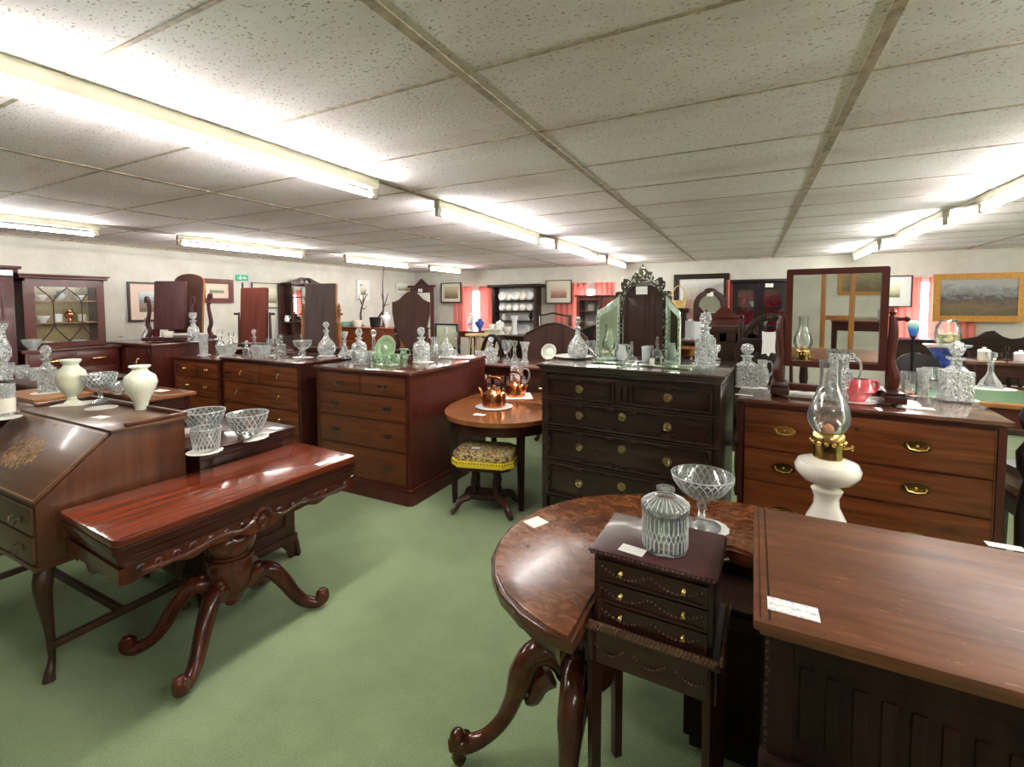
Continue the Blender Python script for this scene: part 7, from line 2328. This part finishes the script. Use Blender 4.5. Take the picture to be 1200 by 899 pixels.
def side_piece():
    y = 7.9
    a, b = aty(1040, 396, y), aty(1200, 396, y)
    zt = a.z
    simple_table('long_sideboard', 'long dark sideboard under the right window', 'sideboard', a.x, b.x + .4, 7.68, 8.12, zt, 'oak_black', 'oak_black', .03, 0, .5)
side_piece()
def blue_vase():
    p = aty(1070, 394, 4.98)
    s = depth(p) / FPX
    t = thing('blue_glass_vase', 'blue glass goblet vase with pale rim on a thin black stem, right of dressing mirror', 'vase', (p.x, 4.98, 0))
    z0 = p.z
    m = MB(); m.lathe([(.0, z0), (3.2 * s, z0), (5 * s, z0 + 7 * s), (6.2 * s, z0 + 13 * s), (5.2 * s, z0 + 17 * s), (3 * s, z0 + 18 * s), (0, z0 + 17 * s)], (0, 0, 0), 20); m.build('bowl', 'blue_vase', t)
    m = MB(); m.lathe([(.16, 0), (.16, .02), (.03, .05), (.02, .3), (.012, .5), (.012, z0 - .02), (.025, z0)], (0, 0, 0), 12); m.build('stem', 'ebony', t)
blue_vase()
def lamp_table():
    y = 5.75
    p = aty(1110, 404, y)
    s = depth(p) / FPX
    t = thing('pedestal_stand', 'small round white-topped stand under the glass bowl, below gilt painting', 'stand', (p.x, y, 0))
    m = MB(); m.lathe([(0, p.z - .03), (20 * s, p.z - .02), (22 * s, p.z), (0, p.z)], (0, 0, 0), 28); m.build('top', 'white_china', t)
    m = MB(); m.lathe([(.16, 0), (.16, .03), (.04, .08), (.03, .3), (.06, .5), (.03, .7), (.08, p.z - .15), (.14, p.z - .03), (0, p.z - .03)], (0, 0, 0), 18); m.build('column', 'blue_china', t)
    g = thing('glass_terrarium', 'round clear glass bowl with yellow-green planting, below the gilt painting', 'bowl', p + Vector((0, 0, .001)))
    m = MB(); m.lathe([(0, 0), (7 * s, 0), (11 * s, 4 * s), (12.5 * s, 12 * s), (11 * s, 22 * s), (8 * s, 27 * s), (9 * s, 29 * s), (7.4 * s, 27 * s), (10.2 * s, 21.5 * s), (11.7 * s, 12 * s), (0, 2.5 * s)], (0, 0, 0), 24); m.build('bowl', 'clear', g)
    m = MB()
    rnd = random.Random(2)
    for k in range(30):
        a = rnd.uniform(0, 2 * PI); r = rnd.uniform(0, 8.5) * s
        m.sphere((r * math.cos(a), r * math.sin(a), rnd.uniform(4, 13) * s), rnd.uniform(1.4, 2.6) * s)
    m.build('flowers', 'yellow_flower', g)
    m = MB()
    for k in range(16):
        a = rnd.uniform(0, 2 * PI); r = rnd.uniform(4, 9) * s
        m.sphere((r * math.cos(a), r * math.sin(a), rnd.uniform(4, 11) * s), rnd.uniform(1.2, 2.2) * s)
    m.build('leaves', 'green_china', g)
lamp_table()
def carved_settle():
    y = 6.0
    a, b = aty(1124, 400, y), aty(1205, 400, y)
    t = thing('carved_bed_end', 'dark carved settle with arched crests and turned spindles at right background', 'settle', (a.x, y, 0), 0, 'bed ends')
    W = b.x - a.x + .25
    zt = aty(1165, 398, y).z
    za = aty(1150, 386, y).z
    m = MB()
    pts = [(0, .5), (W, .5), (W, zt)]
    for k in range(13):
        u = 1 - k / 12
        z = zt + (za - zt) * max(0, math.exp(-((u - .30) / .10) ** 2)) + (za - zt) * .45 * math.exp(-((u - .66) / .08) ** 2)
        pts.append((u * W, z))
    m.prism([(0, zt - .12), (W, zt - .12), (W, zt)] + pts[3:], -.02, .02, 'xz', .006)
    m.build('crest_rail', 'oak_black', t)
    m = MB(); m.box(0, W, -.02, .02, zt - .52, zt - .44); m.build('lower_rail', 'mahogany_side', t)
    for k in range(9):
        m = MB(); x = .06 + (W - .12) * k / 8
        m.lathe([(.014, zt - .44), (.028, zt - .40), (.016, zt - .34), (.03, zt - .28), (.016, zt - .20), (.026, zt - .15), (.014, zt - .12)], (x, 0, 0), 10); m.build('spindle', 'oak_black', t)
    m = MB(); m.box(0, W, 0, .5, .40, .46, .01); m.build('seat', 'oak_dark', t)
    for x in (0, W):
        m = MB(); m.box(x - .03, x + .03, -.03, .03, 0, zt - .05, .006); m.build('post', 'oak_black', t)
        m = MB(); m.box(x - .03, x + .03, .42, .48, 0, .42, .006); m.build('leg', 'oak_black', t)
carved_settle()
y = 5.0
simple_table('low_table', 'polished red-brown table end behind the wide-based decanter at right', 'table', aty(1130, 420, 5.0).x, aty(1200, 420, 5.0).x + .4, 4.95, 5.4, aty(1165, 424, 5.0).z, 'mahogany_top', 'mahogany_dark')
zt5 = aty(1165, 424, 5.0).z
for px, kind, h, w, mat, lab in ((1153, 'jar', 15, 12, 'china', 'cream lidded jar in front of the carved settle at right'), (1196, 'jar', 13, 12, 'white_china', 'white jar at the right edge in front of carved settle'), (1180, 'candlestick', 16, 8, 'ebony', 'dark candlestick between cream jar and white jar')):
    p = aty(px, 420, 5.15); p.z = zt5
    put(kind, p, size_at(p, h), lab, mat, size_at(p, w), 'jars on the right table')

# ---- furniture behind the camera that the mirrors pick up
def back_wardrobe(x, y, w, h, label, mat, rz):
    t = thing('wardrobe', label, 'wardrobe', (x, y, 0), rz, 'wardrobes behind the camera')
    m = MB(); m.box(0, w, 0, .5, .1, h - .06, .004); m.build('carcass', mat, t)
    m = MB(); m.box(-.04, w + .04, -.04, .52, h - .06, h, .01); m.build('cornice', mat, t)
    m = MB(); m.box(-.02, w + .02, -.02, .5, 0, .1, .006); m.build('plinth', mat, t)
    for k in range(2):
        m = MB(); x0, x1 = w / 2 * k + .02, w / 2 * (k + 1) - .02
        m.box(x0, x1, -.012, 0, .14, h - .1, .003); m.ring(rr4(x0 + .06, x1 - .06, .22, h - .2), rr4(x0 + .08, x1 - .08, .24, h - .22), -.022, -.01, 'xz'); d = m.build('door', mat, t)
        q = MB(); q.sphere((x1 - .03 if k == 0 else x0 + .03, -.03, 1.0), .014); q.build('knob', 'brass', d)
back_wardrobe(-2.6, -1.9, 1.15, 2.0, 'brown wardrobe behind the camera, reflected in the triple mirror', 'board_brown', PI)
back_wardrobe(-3.85, -2.0, 1.1, 1.95, 'dark red wardrobe behind the camera, left of the brown one', 'plum_wood', PI)
# a table, a golden post frame and two pictures that the big dressing mirror reflects
simple_table('side_table', 'long table behind the camera with a decanter, reflected in the dressing mirror', 'table', .55, 2.2, -1.7, -1.2, 1.02, 'mahogany_top', 'mahogany_dark', .03, 0, .12)
put('square', Vector((1.15, -1.4, 1.02)), .27, 'square decanter on the table behind the camera', 'crystal_fine', .11, 'glassware behind the camera')
put('flare', Vector((1.6, -1.35, 1.02)), .22, 'flared vase on the table behind the camera', 'pink_glass', .12, 'glassware behind the camera')
def golden_frame():
    t = thing('towel_frame', 'golden wooden frame with tall posts standing behind the camera', 'frame', (.45, -1.0, 0))
    for x in (0, .32):
        m = MB(); m.box(x - .03, x + .03, -.03, .03, 0, 1.75, .006); m.build('post', 'golden', t)
    for z in (.25, 1.05):
        m = MB(); m.box(.03, .29, -.02, .02, z, z + .06, .004); m.build('rail', 'golden', t)
    for x in (0, .32):
        m = MB(); m.box(x - .035, x + .035, -.22, .22, 0, .05, .006); m.build('foot', 'golden', t)
golden_frame()
def front_picture(x0, x1, z0, z1, label, artm, frame):
    t = thing('framed_picture', label, 'picture', ((x0 + x1) / 2, YF, z0), PI, 'framed pictures on the walls')
    w, h = x1 - x0, z1 - z0
    m = MB(); m.ring(rr4(-w / 2, w / 2, 0, h), rr4(-w / 2 + .06, w / 2 - .06, .06, h - .06), -.04, -.004, 'xz'); m.build('frame', frame, t)
    m = MB(); m.box(-w / 2 + .05, w / 2 - .05, -.02, -.008, .05, h - .05); m.build('print', artm, t)
front_picture(.7, 1.7, 1.2, 1.95, 'gilt framed picture on the wall behind the camera', 'art_sepia', 'gilt')
front_picture(2.2, 2.9, 1.1, 1.8, 'dark framed picture on the wall behind the camera', 'art_oil', 'oak_black')

# ================================================================== LIGHT, WORLD, CAMERA
w = bpy.data.worlds.new('world')
bpy.context.scene.world = w
w.use_nodes = True
bg = w.node_tree.nodes['Background']
bg.inputs['Color'].default_value = (.72, .82, 1.0, 1)
bg.inputs['Strength'].default_value = 6.0

cam = bpy.data.cameras.new('camera')
co = bpy.data.objects.new('camera', cam)
C.objects.link(co)
right = Vector((AX.x, AY.x, AZ.x)); down = Vector((AX.y, AY.y, AZ.y)); fwd = Vector((AX.z, AY.z, AZ.z))
M = Matrix((right, -down, -fwd)).transposed().to_4x4()
M.translation = Vector((0, 0, EYE))
co.matrix_world = M
cam.sensor_width = 36
cam.lens = FPX / 1200 * 36
cam.shift_x = (600 - CXP) / 1200
cam.shift_y = -(449.5 - CYP) / 1200
cam.clip_start = 0.05
bpy.context.scene.camera = co
sc = bpy.context.scene
sc.view_settings.view_transform = 'Standard'
sc.view_settings.look = 'None'
sc.view_settings.gamma = 1
sc.view_settings.use_curve_mapping = False
sc.view_settings.exposure = 2.08
sc.cycles.use_denoising = True
sc.cycles.max_bounces = 12
sc.cycles.diffuse_bounces = 8
sc.cycles.glossy_bounces = 6
sc.cycles.transmission_bounces = 8
sc.cycles.transparent_max_bounces = 32
sc.cycles.caustics_reflective = False
sc.cycles.caustics_refractive = False
sc.cycles.sample_clamp_indirect = 10
